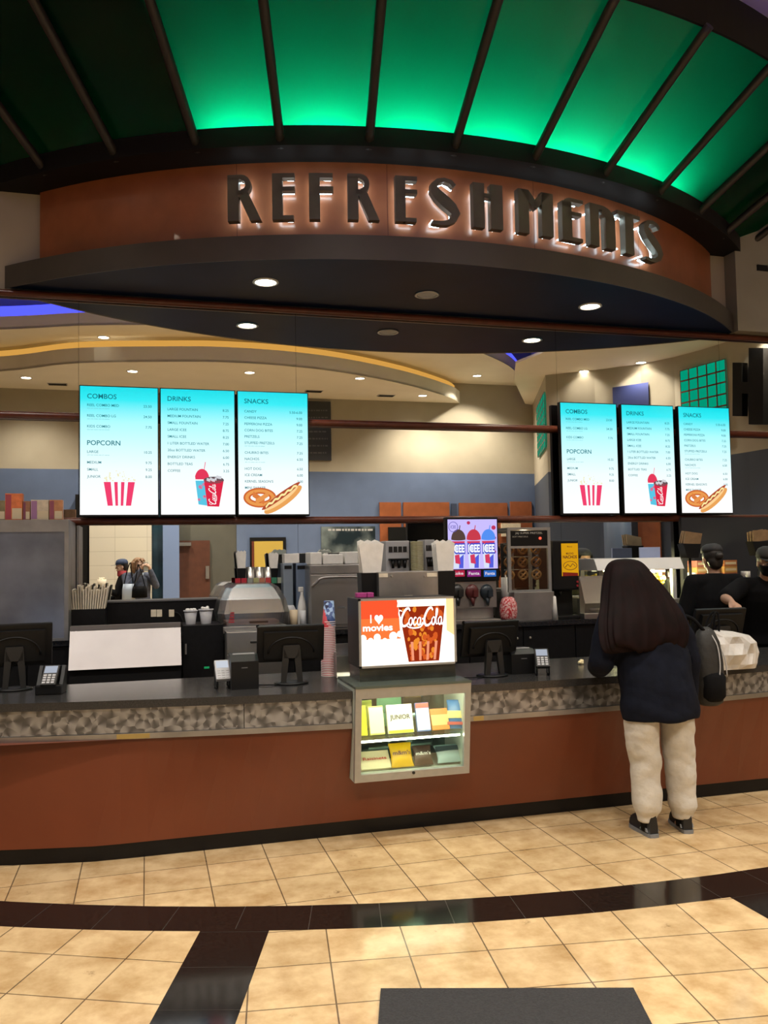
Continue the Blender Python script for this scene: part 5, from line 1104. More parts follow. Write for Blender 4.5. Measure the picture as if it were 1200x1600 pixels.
# soda taps and lids behind it on the back counter
for u0, u1, v0, s_ in ((603, 640, 845, 'grey drink brewer with a dark grille behind the steel dispenser, left'), (664, 680, 843, 'grey drink brewer partly hidden by tall white bags, right')):
    a0, a1, z0, z1 = pbox(u0, u1, v0, 893, 7.2); root = thing('drink_brewer', ((a0+a1)/2, 7.3, ZB), s_, 'brewer', 'grey drink brewers')
    mb = MB(); mb.box(a0, a1, 7.2, 7.42, ZB+.001, z1, .008); mb.build('body', 'lgrey', root)
    mb = MB(); w_ = a1-a0
    for k in range(4): mb.box(a0+w_*.12+k*w_*.2, a0+w_*.28+k*w_*.2, 7.196, 7.1995, z1-.10, z1-.05)
    mb.build('grille', 'dgrey', root)
    mb = MB()
    for k in range(3): mb.cone((a0+w_*(.25+.25*k), 7.17, z1-.24), (a0+w_*(.25+.25*k), 7.17, z1-.17), .012, .018, 10)
    mb.box(a0+w_*.1, a1-w_*.1, 7.15, 7.1995, z1-.17, z1-.155); mb.build('taps', 'black', root)
q = at(652, 893, 7.15); r_ = 10*mpx(652, 870, 7.15); zz_ = ZB
base = thing('lid_stand', (q.x, 7.15, ZB), 'steel pedestal under the tower of clear lids', 'stand'); mb = MB(); mb.lathe([(r_*1.1, .001), (r_*1.1, .02), (r_*.3, .03), (r_*.3, .20), (r_, .21), (r_, .22)], (q.x, 7.15, ZB), 20); mb.build('pedestal', 'steel_d', base)
zz_ = ZB+.221; zt_ = at(652, 846, 7.15).z; k = 0; M['lidp'] = mat('yellowish_clear_lid', (.42, .38, .22), .25)
while zz_ < zt_: tag(MB().lathe([(r_, 0), (r_*1.02, .006), (r_*.8, .010), (.001, .010)], (q.x, 7.15, zz_), 20, cap=False).build('clear_cup_cover', 'lidp'), 'clear plastic cup lid in the tower between the grey brewers', 'lid', 'clear lids in the tower'); zz_ += .0125
# ---- frozen drink machine
yi = 7.0; a0, a1, z0, z1 = pbox(697, 779, 808, 908, yi)
im = thing('frozen_drink_machine', ((a0+a1)/2, 7.2, ZB), 'frozen drink machine with a bright lavender advert screen and three taps', 'drink machine')
mb = MB(); mb.box(a0, a1, yi, yi+.06, z0, z1, .005); mb.build('screen_housing', 'black', im)
s0, s1, q0, q1 = pbox(700, 777, 811.5, 889, yi-.001)
f = lambda a, b_, d=0: (s0+a*(s1-s0), yi-.0015-d, q0+b_*(q1-q0))
mb = MB(); mb.quad(f(0, 0), f(1, 0), f(1, 1), f(0, 1)); mb.build('advert_display', glow('lavender_display', (.60, .52, 1.0), .95), im)
for k, (cx_, dome) in enumerate(((.21, (.10, .06, .05)), (.52, (.62, .05, .08)), (.82, (.10, .30, .95)))):
    mb = MB(); mb.quad(f(cx_-.10, .02, .0005), f(cx_+.10, .02, .0005), f(cx_+.135, .56, .0005), f(cx_-.135, .56, .0005)); mb.build('cup_picture', glow('cup_white_print', (.75, .82, 1.0), .9), im)
    mb = MB(); mb.quad(f(cx_-.0, .02, .0008), f(cx_+.09, .02, .0008), f(cx_+.10, .30, .0008), f(cx_+.01, .22, .0008)); mb.build('cup_blue_picture', glow('cup_blue_print', (.10, .12, .75), .9), im)
    mb = MB(); mb.quad(f(cx_-.07, .12, .0009), f(cx_+.03, .10, .0009), f(cx_+.01, .30, .0009), f(cx_-.08, .28, .0009)); mb.quad(f(cx_-.13, .50, .0009), f(cx_+.12, .52, .0009), f(cx_+.13, .56, .0009), f(cx_-.135, .56, .0009)); mb.build('cup_red_picture', glow('cup_red_print', (.70, .05, .12), .9), im)
    mb = MB(); mb.quad(*[f(cx_+.145*math.cos(a), .60+.20*math.sin(a)*(1 if math.sin(a) > 0 else .12), .0010) for a in [2*PI*j/24 for j in range(24)]]); mb.quad(f(cx_+.01, .78, .001), f(cx_+.03, .78, .001), f(cx_+.045, .88, .001), f(cx_+.03, .88, .001)); mb.build('dome_picture', glow('dome_print', dome, .9), im)
    mb = MB(); vf = 'ICEE'; put_text(mb, vf, cx_, .34, .15, lambda a, b_: f(a, b_, .0024), 'c', .03, width=.235); mb.build('lettering', glow('lettering_white_print', (.95, .97, 1.0), 1.05), im)
    mb = MB(); put_text(mb, vf, cx_, .325, .18, lambda a, b_: f(a, b_, .0016), 'c', .09, width=.265); mb.build('lettering_outline', glow('lettering_blue_print', (.06, .08, .60), .9), im)
    lx0, lx1, l0, l1 = pbox((704, 730, 756)[k], (726, 751, 775)[k], 891, 901, yi-.001); c = ((.45, .02, .06), (.25, .02, .20), (.03, .15, .55))[k]
    mb = MB(); mb.box(lx0, lx1, yi-.003, yi-.001, l0, l1); mb.build('flavour_sign', glow('flavour_sign_print', c, .9), im)
    mb = MB(); g_ = lambda a, b_: (lx0+a*(lx1-lx0), yi-.0042, l0+b_*(l1-l0)); put_text(mb, ('Coke', 'Fanta', 'Fanta')[k], .5, .3, .45, g_, 'c', .02, width=.8); mb.build('flavour_lettering', glow('flavour_white_print', (.9, .8, .85), .8), im)
mb = MB()
for cx_, cy_, r_ in ((.42, .93, .035), (.93, .83, .045), (.95, .62, .03), (.93, .34, .04)): mb.quad(*[f(cx_+r_*math.cos(a), cy_+r_*math.sin(a), .0006) for a in [2*PI*j/12 for j in range(12)]])
mb.build('red_dots_picture', glow('red_dots_print', (.55, .04, .12), .9), im)
mb = MB(); mb.tube([f(.11+.09*math.cos(a), .85+.10*math.sin(a), .001) for a in [2*PI*j/20 for j in range(21)]], .003, 4); put_text(mb, 'ICEE', .11, .82, .06, lambda a, b_: f(a, b_, .0008), 'c', .01, width=.11); mb.build('round_badge_picture', glow('badge_print', (.12, .10, .45), .9), im)
b0, b1, c0, c1 = pbox(700, 776, 910, 950, yi+.02)
mb = MB(); mb.box(b0, b1, yi+.02, 7.5, c0, z0-.001, .004); mb.build('body', 'steel_d', im)
for u, c in ((714, (.02, .02, .02)), (737, (.10, .02, .02)), (760, (.02, .03, .04))):
    q = at(u, 925, yi+.02); mb = MB(); mb.ball((q.x, yi+.015, q.z), .062, .04, .07, 16, 10); mb.cone((q.x, yi-.01, q.z-.05), (q.x, yi-.01, q.z-.12), .022, .010, 10); mb.box(q.x-.006, q.x+.035, yi-.05, yi-.03, q.z-.04, q.z+.02); mb.build('tap', mat('tap_plastic', c, .3), im)
mb = MB(); mb.box(b0, b1, yi+.10, 7.5, ZB+.001, c0-.001, .003); mb.build('splash_panel', 'steel_d', im)
mb = MB(); mb.box(b0, b1, yi-.06, yi+.09, ZB+.001, ZB+.03, .003); mb.build('drip_tray', 'steel', im)
# ---- pretzel warmer
yp = 6.98; a0, a1, z0, z1 = pbox(794, 861, 828, 925, yp)
pw = thing('pretzel_warmer', ((a0+a1)/2, 7.2, ZB), 'steel framed glass pretzel warmer with a black header sign beside the cheese dispenser', 'food warmer')
b0, b1, _, zbt = pbox(804, 865, 926, 957, yp-.02); mb = MB(); mb.box(b0, a1+.012, yp-.02, 7.42, ZB+.001, z0, .004); mb.build('base', 'steel_d', pw)
mb = MB(); t_ = .028
for xx in (a0, a1-t_):
    for yy in (yp, 7.40-t_): mb.box(xx, xx+t_, yy, yy+t_, z0+.001, z1)
mb.box(a0, a1, yp, 7.40, z1+.0005, z1+.022); zh = at(830, 853, yp).z
mb.box(a0+t_, a1-t_, yp, yp+.02, zh-.02, zh); mb.box(a0+t_, a1-t_, yp, yp+.02, z0+.002, z0+.02); mb.build('frame', 'alu', pw)
mb = MB(); mb.box(a0+t_, a1-t_, yp+.004, yp+.02, zh+.001, z1-.006); mb.build('header_sign', 'black', pw)
mb = MB(); g_ = lambda a, b_: (a, yp+.0025, b_); put_text(mb, 'J&J SUPER PRETZEL', (a0+a1)/2, z1-.035, .016, g_, 'c', .01, width=(a1-a0)*.64); put_text(mb, 'SOFT PRETZELS', a0+t_+.02, z1-.065, .012, g_, 'l', .0, width=(a1-a0)*.36)
mb.build('header_lettering', mat('pale_sign_print', (.6, .58, .5), .5), pw)
q = at(844, 841, yp); mb = MB(); mb.cone((q.x, yp-.003, q.z), (q.x, yp+.004, q.z), .012, .012, 12); mb.build('pilot_lamp', glow('red_pilot_lamp', (1, .08, .04), 2), pw)
mb = MB(); mb.box(a0+.012, a1-.012, yp+.006, yp+.010, z0+.021, zh-.021); mb.build('front_glass', 'glass', pw)
M['pretzel'] = mat('pretzel_crust', (.30, .14, .045), .5, noise=.3, nscale=30)
for r__ in range(3):
    zz_ = z0+.15+r__*.115; mb = MB()
    mb.cone((a0+t_+.005, 7.15, zz_+.048), (a1-t_-.005, 7.15, zz_+.048), .004, .004, 6); mb.build('hanging_rod', 'steel', pw)
    for c_ in range(3):
        xx = a0+.075+c_*(a1-a0-.15)/2; mb = MB(); P = [(xx+.040*math.sin(q)*(1), 7.13+.006*math.sin(3*q), zz_+.04*math.cos(q)) for q in [2*PI*j/16 for j in range(17)]]; mb.tube(P, .0115, 8); mb.tube([(xx-.028, 7.125, zz_-.03), (xx, 7.12, zz_), (xx+.03, 7.125, zz_+.025)], .009, 6); mb.tube([(xx+.028, 7.135, zz_-.03), (xx, 7.13, zz_), (xx-.03, 7.135, zz_+.025)], .009, 6)
        tag(mb.build('pretzel', 'pretzel'), '%s pretzel in the %s row inside the pretzel warmer' % (('left', 'middle', 'right')[c_], ('bottom', 'middle', 'top')[r__]), 'pretzel', 'pretzels in the warmer')
lamp('POINT', ((a0+a1)/2, 7.1, z1-.03), 1.2, (1, .75, .4), .03)
# ---- cheese dispenser
yn = 6.98; a0, a1, z0, z1 = pbox(866, 907, 844, 958, yn)
nd = thing('cheese_dispenser', ((a0+a1)/2, 7.12, ZB), 'black nacho cheese dispenser with a yellow front panel', 'dispenser')
zj = at(886, 922, yn).z
mb = MB(); mb.box(a0, a1, yn+.02, 7.30, zj, z1, .012); mb.build('head', 'black', nd)
mb = MB(); mb.box(a0+.03, a1-.02, yn+.12, 7.30, ZB+.001, zj-.001, .008); mb.build('pillar', 'black', nd)
mb = MB(); mb.box(a0-.005, a1+.02, yn+.0, 7.30, ZB+.001, ZB+.03, .006); mb.build('drip_base', 'black', nd)
b0, b1, c0, c1 = pbox(878, 904, 849, 900, yn+.012); g_ = lambda a, b_: (b0+a*(b1-b0), yn+.0165, c0+b_*(c1-c0))
mb = MB(); mb.box(b0, b1, yn+.017, yn+.0205, c0, c1); mb.build('front_sign', glow('yellow_lit_sign', (1, .48, .01), .62), nd)
mb = MB(); put_text(mb, 'Ricos', .5, .88, .045, g_, 'c', .01, width=.3); put_text(mb, 'MUCHO', .5, .66, .06, g_, 'c', .02, width=.45); put_text(mb, 'NACHOS', .5, .54, .09, g_, 'c', .03, width=.84)
mb.tube([g_(.5+.40*math.cos(a), .32+.13*math.sin(a)) for a in [2*PI*j/24 for j in range(25)]], .003, 4); mb.tube([g_(.2, .27), g_(.35, .36), g_(.5, .28), g_(.65, .38), g_(.8, .3)], .004, 4); mb.build('sign_print', mat('brown_sign_print', (.16, .03, .01), .6), nd)
mb = MB(); mb.quad(g_(.04, -.0), g_(.96, .0), g_(.96, .09), g_(.04, .12)); mb.build('red_footer', mat('red_sign_print', (.35, .02, .01), .5), nd)
for k in range(2): q = at(902, 909+k*6, yn+.018); mb = MB(); mb.cone((q.x, yn+.01, q.z), (q.x, yn+.02, q.z), .010, .010, 10); mb.build('push_button', 'red', nd)
mb = MB(); mb.cone((a0+.08, yn+.06, zj), (a0+.08, yn+.06, zj-.05), .022, .012, 12); mb.build('nozzle', 'black', nd)
q = at(868, 957, 6.94); mb = MB(); mb.lathe([(.026, .001), (.012, at(868, 932, 6.95).z-ZB), (.001, at(868, 931, 6.95).z-ZB)], (q.x, 6.95, ZB), 14); tag(mb.build('paper_cone', 'white'), 'white paper cone standing between the pretzel warmer and the cheese dispenser', 'paper cone')
# red and white candy bag with white bag above
q = at(795, 952, 7.0); mb = MB(); random.seed(9)
mb.loft([[(q.x+(.075*k+random.uniform(-.006, .006))*math.cos(a), 7.0+.06*k*math.sin(a), ZB+.001+zz) for a in [2*PI*j/18 for j in range(18)]] for zz, k in ((0, .75), (.04, 1.05), (.10, 1.15), (.16, 1.0), (.20, .8), (.215, .4))])
m, t, b = nt('red_white_speckle'); n = t.nodes.new('ShaderNodeTexNoise'); n.inputs['Scale'].default_value = 70; cr = t.nodes.new('ShaderNodeValToRGB'); cr.color_ramp.elements[0].position = .42; cr.color_ramp.elements[0].color = (.50, .02, .03, 1); cr.color_ramp.elements[1].position = .6; cr.color_ramp.elements[1].color = (.75, .5, .48, 1)
tc = t.nodes.new('ShaderNodeTexCoord'); t.links.new(tc.outputs['Object'], n.inputs['Vector']); t.links.new(n.outputs['Fac'], cr.inputs[0]); t.links.new(cr.outputs[0], b.inputs['Base Color'])
tag(mb.build('straw_bag', m), 'bulging red and white bag of wrapped straws beside the pretzel warmer', 'bag')
q = at(790, 905, 7.12); sp_ = thing('towel_stand', (q.x, 7.12, ZB), 'white paper towel roll on a post behind the red and white bag', 'paper towel')
mb = MB(); mb.lathe([(.05, .001), (.05, .012), (.008, .014), (.008, .40), (.001, .41)], (q.x, 7.12, ZB), 14); mb.build('post', 'steel_d', sp_)
mb = MB(); mb.lathe([(.012, .16), (.042, .16), (.042, .385), (.012, .385)], (q.x, 7.12, ZB), 18); mb.build('roll', 'white', sp_)
# ---- popcorn and hot dog warmers on the right
yh = 7.05; a0, a1, z0, z1 = pbox(930, 1065, 872, 890, yh)
pw = thing('popcorn_warmer', ((a0+a1)/2, 7.2, ZB), 'popcorn warmer with a white hood over lit yellow popcorn behind the customer', 'popcorn warmer')
mb = MB(); mb.prism([(yh-.04, z0), (7.48, z0), (7.48, z1), (yh+.02, z1), (yh-.03, z0+.02)], 'x', a0, a1); mb.build('hood', 'whitep', pw)
mb = MB()
for xx in (a0+.05, a1-.09):
    for yy in (yh+.02, 7.42): mb.box(xx, xx+.04, yy, yy+.04, ZB+.15, z0-.001)
mb.build('posts', 'lgrey', pw)
mb = MB(); mb.box(a0+.03, a1-.03, yh, 7.47, ZB+.001, ZB+.15, .004); mb.build('base', 'steel_d', pw)
px0, px1 = at(1010, 915, yh+.1).x, a1-.10
mb = MB(); mb.box(a0+.10, a1-.10, yh+.06, yh+.064, ZB+.16, z0-.02); mb.build('front_glass', 'glass', pw)
mb = MB(); random.seed(2)
for k in range(150): 
    xx = random.uniform(px0-.2, px1); hh = .24*(1-.5*abs((xx-px1)/(px1-px0+.2))); mb.ball((xx, random.uniform(yh+.10, 7.35), ZB+.16+random.random()*hh), random.uniform(.018, .03), nu=7, nv=5)
o = mb.build('popcorn', mat('buttery_popcorn', (.85, .62, .10), .8), pw); o['kind'] = 'stuff'
mb = MB(); mb.box(px0, px1, yh+.12, yh+.16, z0-.03, z0-.012); mb.build('heat_lamp', glow('warm_heat_lamp', (1, .9, .5), 14), pw)
lamp('POINT', ((px0+px1)/2+.1, yh+.08, z0-.06), 30, (1, .88, .45), .03)
a0, a1, z0, z1 = pbox(907, 952, 900, 945, 6.96)
hd = thing('hot_dog_display', ((a0+a1)/2, 7.1, ZB), 'small curved glass food display right of the cheese dispenser', 'food display')
mb = MB(); mb.box(a0, a1, YB, 7.0, ZB+.001, ZB+.05, .004); mb.build('base', 'steel', hd)
zt_ = z1; P = [(YB+.01, ZB+.05), (YB+.0, ZB+.14), (YB+.03, ZB+.22), (YB+.09, zt_)]
mb = MB(); rg = [[(a0+.01, y_, z_), (a1-.01, y_, z_), (a1-.01, y_+.006, z_), (a0+.01, y_+.006, z_)] for y_, z_ in P]; mb.loft(rg, smooth=False); mb.build('curved_glass', 'plastic', hd)
mb = MB(); mb.box(a0+.005, a1-.005, YB+.09, 7.0, zt_-.02, zt_); mb.box(a0+.005, a1-.005, 6.99, 7.0, ZB+.051, zt_-.021); mb.build('top_rail', 'steel', hd)
mb = MB(); mb.ball(((a0+a1)/2, YB+.07, ZB+.075), .06, .025, .02); mb.build('serving_tongs_tray', 'steel_w', hd)
a0, a1, z0, z1 = pbox(998, 1030, 855, 872, 7.35); tag(MB().box(a0, a1, 7.33, 7.35, at(1010, 872, yh).z+.001, z1, .004).build('clipboard_sheet', mat('pale_blue_sheet', (.32, .38, .58), .7)), 'pale blue sheet standing on the white popcorn hood', 'sheet')
# dark shelf unit behind the staff with boxes and bag dispensers
su = thing('shelf_unit', (5.6, 7.4, ZB), 'tall black shelf unit behind the two staff members', 'shelf unit')
a0, a1, z0, z1 = pbox(1066, 1290, 808, 900, 7.5); mb = MB(); mb.box(a0, a1, 7.50, 7.55, ZB+.001, z1); mb.build('back_panel', mat('charcoal_panel', (.022, .024, .03), .5), su)
zsh2 = at(1120, 905, 7.25).z; mb = MB(); mb.box(a0, a1, 7.16, 7.495, zsh2-.02, zsh2); mb.build('shelf', 'cabinet', su)

for xx in (a0, a1-.02): mb = MB(); mb.box(xx, xx+.02, 7.16, 7.495, ZB+.001, zsh2-.021); mb.build('side_panel', 'cabinet', su)
k = 0
for u0, u1 in ((1089, 1104), (1132, 1152)):
    for r__ in range(3):
        a0, a1, _, _ = pbox(u0, u1, 870, 905, 7.25); zz_ = zsh2+.001+r__*.062; c = ((.40, .10, .06), (.42, .22, .08), (.35, .12, .10), (.42, .12, .05), (.45, .24, .07), (.38, .14, .05))[k]
        root = thing('snack_box', ((a0+a1)/2, 7.3, zz_), '%s snack box of the %s stack on the staff shelf' % (('bottom', 'middle', 'top')[r__], 'left' if u0 < 1110 else 'right'), 'snack box', 'snack boxes on the staff shelf')
        mb = MB(); mb.box(a0, a1, 7.25, 7.40, zz_, zz_+.060, .002); mb.build('carton_body', mat('snack_carton', c, .5), root); mb = MB(); mb.box(a0+.012, a1-.012, 7.2485, 7.25, zz_+.018, zz_+.042); mb.build('printed_label', mat('snack_label', (.55, .45, .3), .5), root); k += 1
for u, v0, vm, v1, s_ in ((1077, 826, 850, 872, 'left'), (1184, 820, 846, 868, 'right')):
    q = at(u, vm, 7.1); zt_, zm_, zb_ = at(u, v0, 7.1).z, q.z, at(u, v1, 7.1).z; root = thing('bag_dispenser', (q.x, 7.1, ZB), 'black funnel of brown paper trays on a pole, %s one behind the staff' % s_, 'dispenser', 'brown tray dispensers')
    mb = MB(); rg = [[(q.x+sx*w, 7.1+sy*.05, zz) for sx, sy in ((-1, -1), (1, -1), (1, 1), (-1, 1))] for zz, w in ((zb_, .06), (zm_, .10))]; mb.loft(rg, smooth=False); mb.build('funnel', 'black', root)
    mb = MB(); mb.cone((q.x, 7.1, ZB+.012), (q.x, 7.1, zb_-.001), .014, .014, 10); mb.lathe([(.08, .001), (.08, .012), (.001, .012)], (q.x, 7.1, ZB), 16); mb.build('pole', 'black', root)
    for i in range(3):
        rz_ = .12 if s_ == 'left' else -.25; mb = MB(); mb.hexa([(-.09, 0, .0), (.09, 0, 0), (.09, .012, 0), (-.09, .012, 0)], [(-.095, -.03, .115), (.09, -.03, .10), (.09, -.02, .10), (-.095, -.02, .115)]); mb.transform(Matrix.Translation((q.x, 7.055+i*.035, zm_+.002)) @ Matrix.Rotation(rz_*(.4+.3*i), 4, 'Y'))
        tag(mb.build('food_tray', 'kraft'), '%s folded brown paper tray in the %s funnel dispenser' % (('front', 'middle', 'rear')[i], s_), 'paper tray', 'brown trays in the dispensers')
for u, s_ in ((1081, 'left'), (1164, 'right')):
    q = at(u, 878, 7.3); tag(MB().lathe([(.018, .001), (.045, .001), (.045, .07), (.018, .07)], (q.x, 7.3, zsh2), 18).build('paper_roll', 'white'), 'white paper roll on the staff shelf, %s one' % s_, 'paper roll', 'paper rolls on the staff shelf')
q = at(1076, 925, 7.1); mb = MB(); mb.loft([[(q.x+w*math.cos(a), 7.08+.03*k*math.sin(a), ZB+.001+zz) for a in [2*PI*j/16 for j in range(16)]] for zz, w, k in ((0, .075, .2), (.04, .075, 1), (.15, .078, 1), (.22, .08, .2))]); tag(mb.build('chip_bag', mat('blue_chip_bag', (.10, .17, .27), .35)), 'blue snack bag standing beside the popcorn warmer by the staff', 'snack bag')

# ================================================================== PEOPLE
def V(*a): return Vector(a)
def limb(mb, pts, rs, n=14):
    pts = [Vector(p) for p in pts]
    for i in range(len(pts)-1):
        d = pts[i+1]-pts[i]
        if d.length < 1e-5: continue
        mb.cone(pts[i], pts[i+1], rs[i], rs[i+1], n)
    for p, r_ in zip(pts, rs): mb.ball(p, r_, nu=n, nv=8)
def ringloft(mb, rings, n=28, rot=None):     # rings: (cx,cy,z,rx,ry)
    mb.loft([[(cx_+rx*math.cos(2*PI*k/n), cy_+ry*math.sin(2*PI*k/n), z) for k in range(n)] for cx_, cy_, z, rx, ry in rings])
def hand(mb, w, d, palm, side, curl=.5, k=1.):
    """wrist point, finger direction, palm normal, side = +1 thumb towards palm x d; five separate bent fingers and a thumb"""
    d = Vector(d).normalized(); palm = (Vector(palm)-d*Vector(palm).dot(d)).normalized(); a = d.cross(palm)*side; w = Vector(w)
    limb(mb, [w-d*.02, w+d*.03, w+d*.075], [.024*k, .026*k, .022*k])
    for i in range(4):
        o = (-.030+.020*i); L = (.066, .080, .076, .060)[3-i]*k; b_ = w+d*(.085*k-.004*abs(i-1.5))+a*o*k*1.05
        limb(mb, [w+d*.03+a*o*.7*k, b_], [.013*k, .0105*k], 10)
        p1 = b_+(d*math.cos(curl*.6)+palm*math.sin(curl*.6))*L*.48; p2 = p1+(d*math.cos(curl*1.5)+palm*math.sin(curl*1.5))*L*.32; p3 = p2+(d*math.cos(curl*2.3)+palm*math.sin(curl*2.3))*L*.25
        limb(mb, [b_, p1, p2, p3], [.0100*k, .0092*k, .0085*k, .0075*k], 10)
    t0 = w+d*.025+a*.022*k; t1 = t0+(d*.75+a*.8+palm*.25).normalized()*.040*k; t2 = t1+(d*.95+a*.25+palm*.35).normalized()*.032*k; t3 = t2+(d*.9+palm*.5).normalized()*.022*k
    limb(mb, [t0, t1, t2, t3], [.0145*k, .0125*k, .0105*k, .0085*k], 10)
def head(mb, c, R, s=1.):
    """skull centre c, rotation R (face towards local +y)"""
    T = lambda x, y, z: Vector(c)+R@Vector((x*s, y*s, z*s))
    mb.ball(T(0, -.008, .025), .076*s, .096*s, .092*s, 20, 14, R); mb.ball(T(0, .018, -.045), .060*s, .070*s, .070*s, 18, 12, R); mb.ball(T(0, .052, -.088), .030*s, .030*s, .026*s, 14, 10, R)
    mb.ball(T(0, .094, -.012), .011*s, .014*s, .024*s, 10, 8, R); mb.ball(T(0, .104, -.028), .015*s, .013*s, .011*s, 10, 8, R)
    mb.ball(T(0, .085, .022), .050*s, .012*s, .010*s, 12, 8, R)
    for q in (-1, 1):
        mb.ball(T(q*.077, -.005, -.015), .010*s, .020*s, .032*s, 10, 8, R); mb.ball(T(q*.040, .062, -.022), .022*s, .020*s, .020*s, 10, 8, R)
    mb.ball(T(0, .088, -.060), .024*s, .010*s, .006*s, 12, 6, R); mb.ball(T(0, .086, -.069), .021*s, .010*s, .007*s, 12, 6, R)
    return T
def face_parts(root, c, R, s=1., brow='hairb', lips=True, eyes=True):
    T = lambda x, y, z: Vector(c)+R@Vector((x*s, y*s, z*s))
    for q in (-1, 1):
        if eyes:
            mb = MB(); mb.ball(T(q*.031, .080, .0), .0125*s, .008*s, .007*s, 12, 8, R); e_ = mb.build('eye', 'whitep', root, local=True)
            mb = MB(); mb.ball(T(q*.031, .0865, .0), .0055*s, .003*s, .0055*s, 10, 6, R); mb.build('iris', 'hairb', e_, local=True)
        mb = MB(); mb.tube([T(q*.015, .096, .020), T(q*.032, .094, .026), T(q*.050, .082, .020)], [.003, .004, .002], 6); mb.build('eyebrow', brow, root, local=True)
    if lips:
        mb = MB(); mb.ball(T(0, .094, -.064), .021*s, .007*s, .007*s, 12, 6, R); mb.build('lips', mat('lips', (.38, .14, .12), .45), root, local=True)
def shoe(root, p, yaw, s=1., m='shoe', trim='shoeg', hz=1.):
    Rz = Matrix.Translation(Vector(p)) @ Matrix.Rotation(yaw, 4, 'Z') @ Matrix.Scale(s, 4)
    sec = [(-.075, .030, .085), (-.055, .037, .10), (-.01, .038, .095), (.04, .040, .075), (.09, .045, .055), (.14, .045, .045), (.175, .034, .035), (.188, .016, .024)]
    mb = MB(); mb.loft([[(w*math.cos(a)*(1 if math.sin(a) < 0 else .92), y_, .018+max(-.001, h_*hz*.98*math.sin(a)) if math.sin(a) > 0 else .018) for a in [2*PI*k/18 for k in range(18)]] for y_, w, h_ in sec]); mb.ball((0, .03, .07), .037, .075, .045*hz, 16, 10); mb.transform(Rz); o = mb.build('shoe', m, root, local=True)
    mb = MB(); ol = [(-.036, -.06), (-.028, -.08), (0, -.086), (.028, -.08), (.038, -.06), (.040, .02), (.048, .10), (.044, .155), (.022, .19), (-.018, .19), (-.044, .155), (-.048, .10), (-.040, .02)]
    mb.prism(ol, 'z', 0.0, .022); mb.transform(Rz); mb.build('sole', trim, o, local=True)
    mb = MB(); mb.prism([(-.06, .03), (.03, .03), (.0, .062), (-.05, .05)], 'x', -.0405, .0405); mb.transform(Rz); mb.build('side_trim', trim, o, local=True)
def person(label, loc, yaw, J, body_m, vox=.007):
    """J: joints in the person's own frame (x right, y forward, z up)"""
    root = thing('person', (0, 0, 0), label, 'person')
    mb = MB(); k = J.get('k', 1.)
    hp, wa, ch, sh, nk, hd = [Vector(J[q]) for q in ('hip', 'waist', 'chest', 'shoulder', 'neck', 'head')]
    bw = J.get('bw', .16)
    ringloft(mb, [(hp.x, hp.y, hp.z-.10, bw*.8, .10), (hp.x, hp.y, hp.z, bw, .12), (wa.x, wa.y, wa.z, bw*.84, .105), (ch.x, ch.y, ch.z, bw*1.0, .12), (sh.x, sh.y, sh.z-.02, bw*.95, .09), (sh.x, sh.y, sh.z+.045, bw*.42, .06)])
    limb(mb, [sh+V(0, 0, 0), nk, hd+V(0, -.005, -.05)], [.062, .052, .054])
    for s_ in ('l', 'r'):
        S, E_, W = [Vector(J[q+s_]) for q in ('s', 'e', 'w')]
        limb(mb, [sh+(S-sh)*.35, S, S+(E_-S)*.5, E_, E_+(W-E_)*.4, W], [.055, .056, .048, .039, .040, .026])
        hd_, pn = J.get('h'+s_, ((0, 0, -1), (0, 1, 0)))
        hand(mb, W, hd_, pn, -1 if s_ == 'l' else 1, J.get('curl'+s_, .5))
        P, K, A = [Vector(J[q+s_]) for q in ('p', 'k', 'a')]
        limb(mb, [P, P+(K-P)*.5, K, K+(A-K)*.35, A], [.090, .075, .056, .055, .036]); limb(mb, [A, A+V(0, .015, -.045), A+V(0, .06, -.062)], [.036, .030, .018])
    R = J['R']; head(mb, hd, R, J.get('hs', 1.)); remeshed('body', mb, body_m, root, vox, 3)
    return root
def finish(root, loc, yaw): root.location = loc; root.rotation_euler = (0, 0, yaw)
def cloth_torso(mb, rings): ringloft(mb, rings)
RX = lambda a: Matrix.Rotation(a, 3, 'X'); RZ = lambda a: Matrix.Rotation(a, 3, 'Z'); RY = lambda a: Matrix.Rotation(a, 3, 'Y')
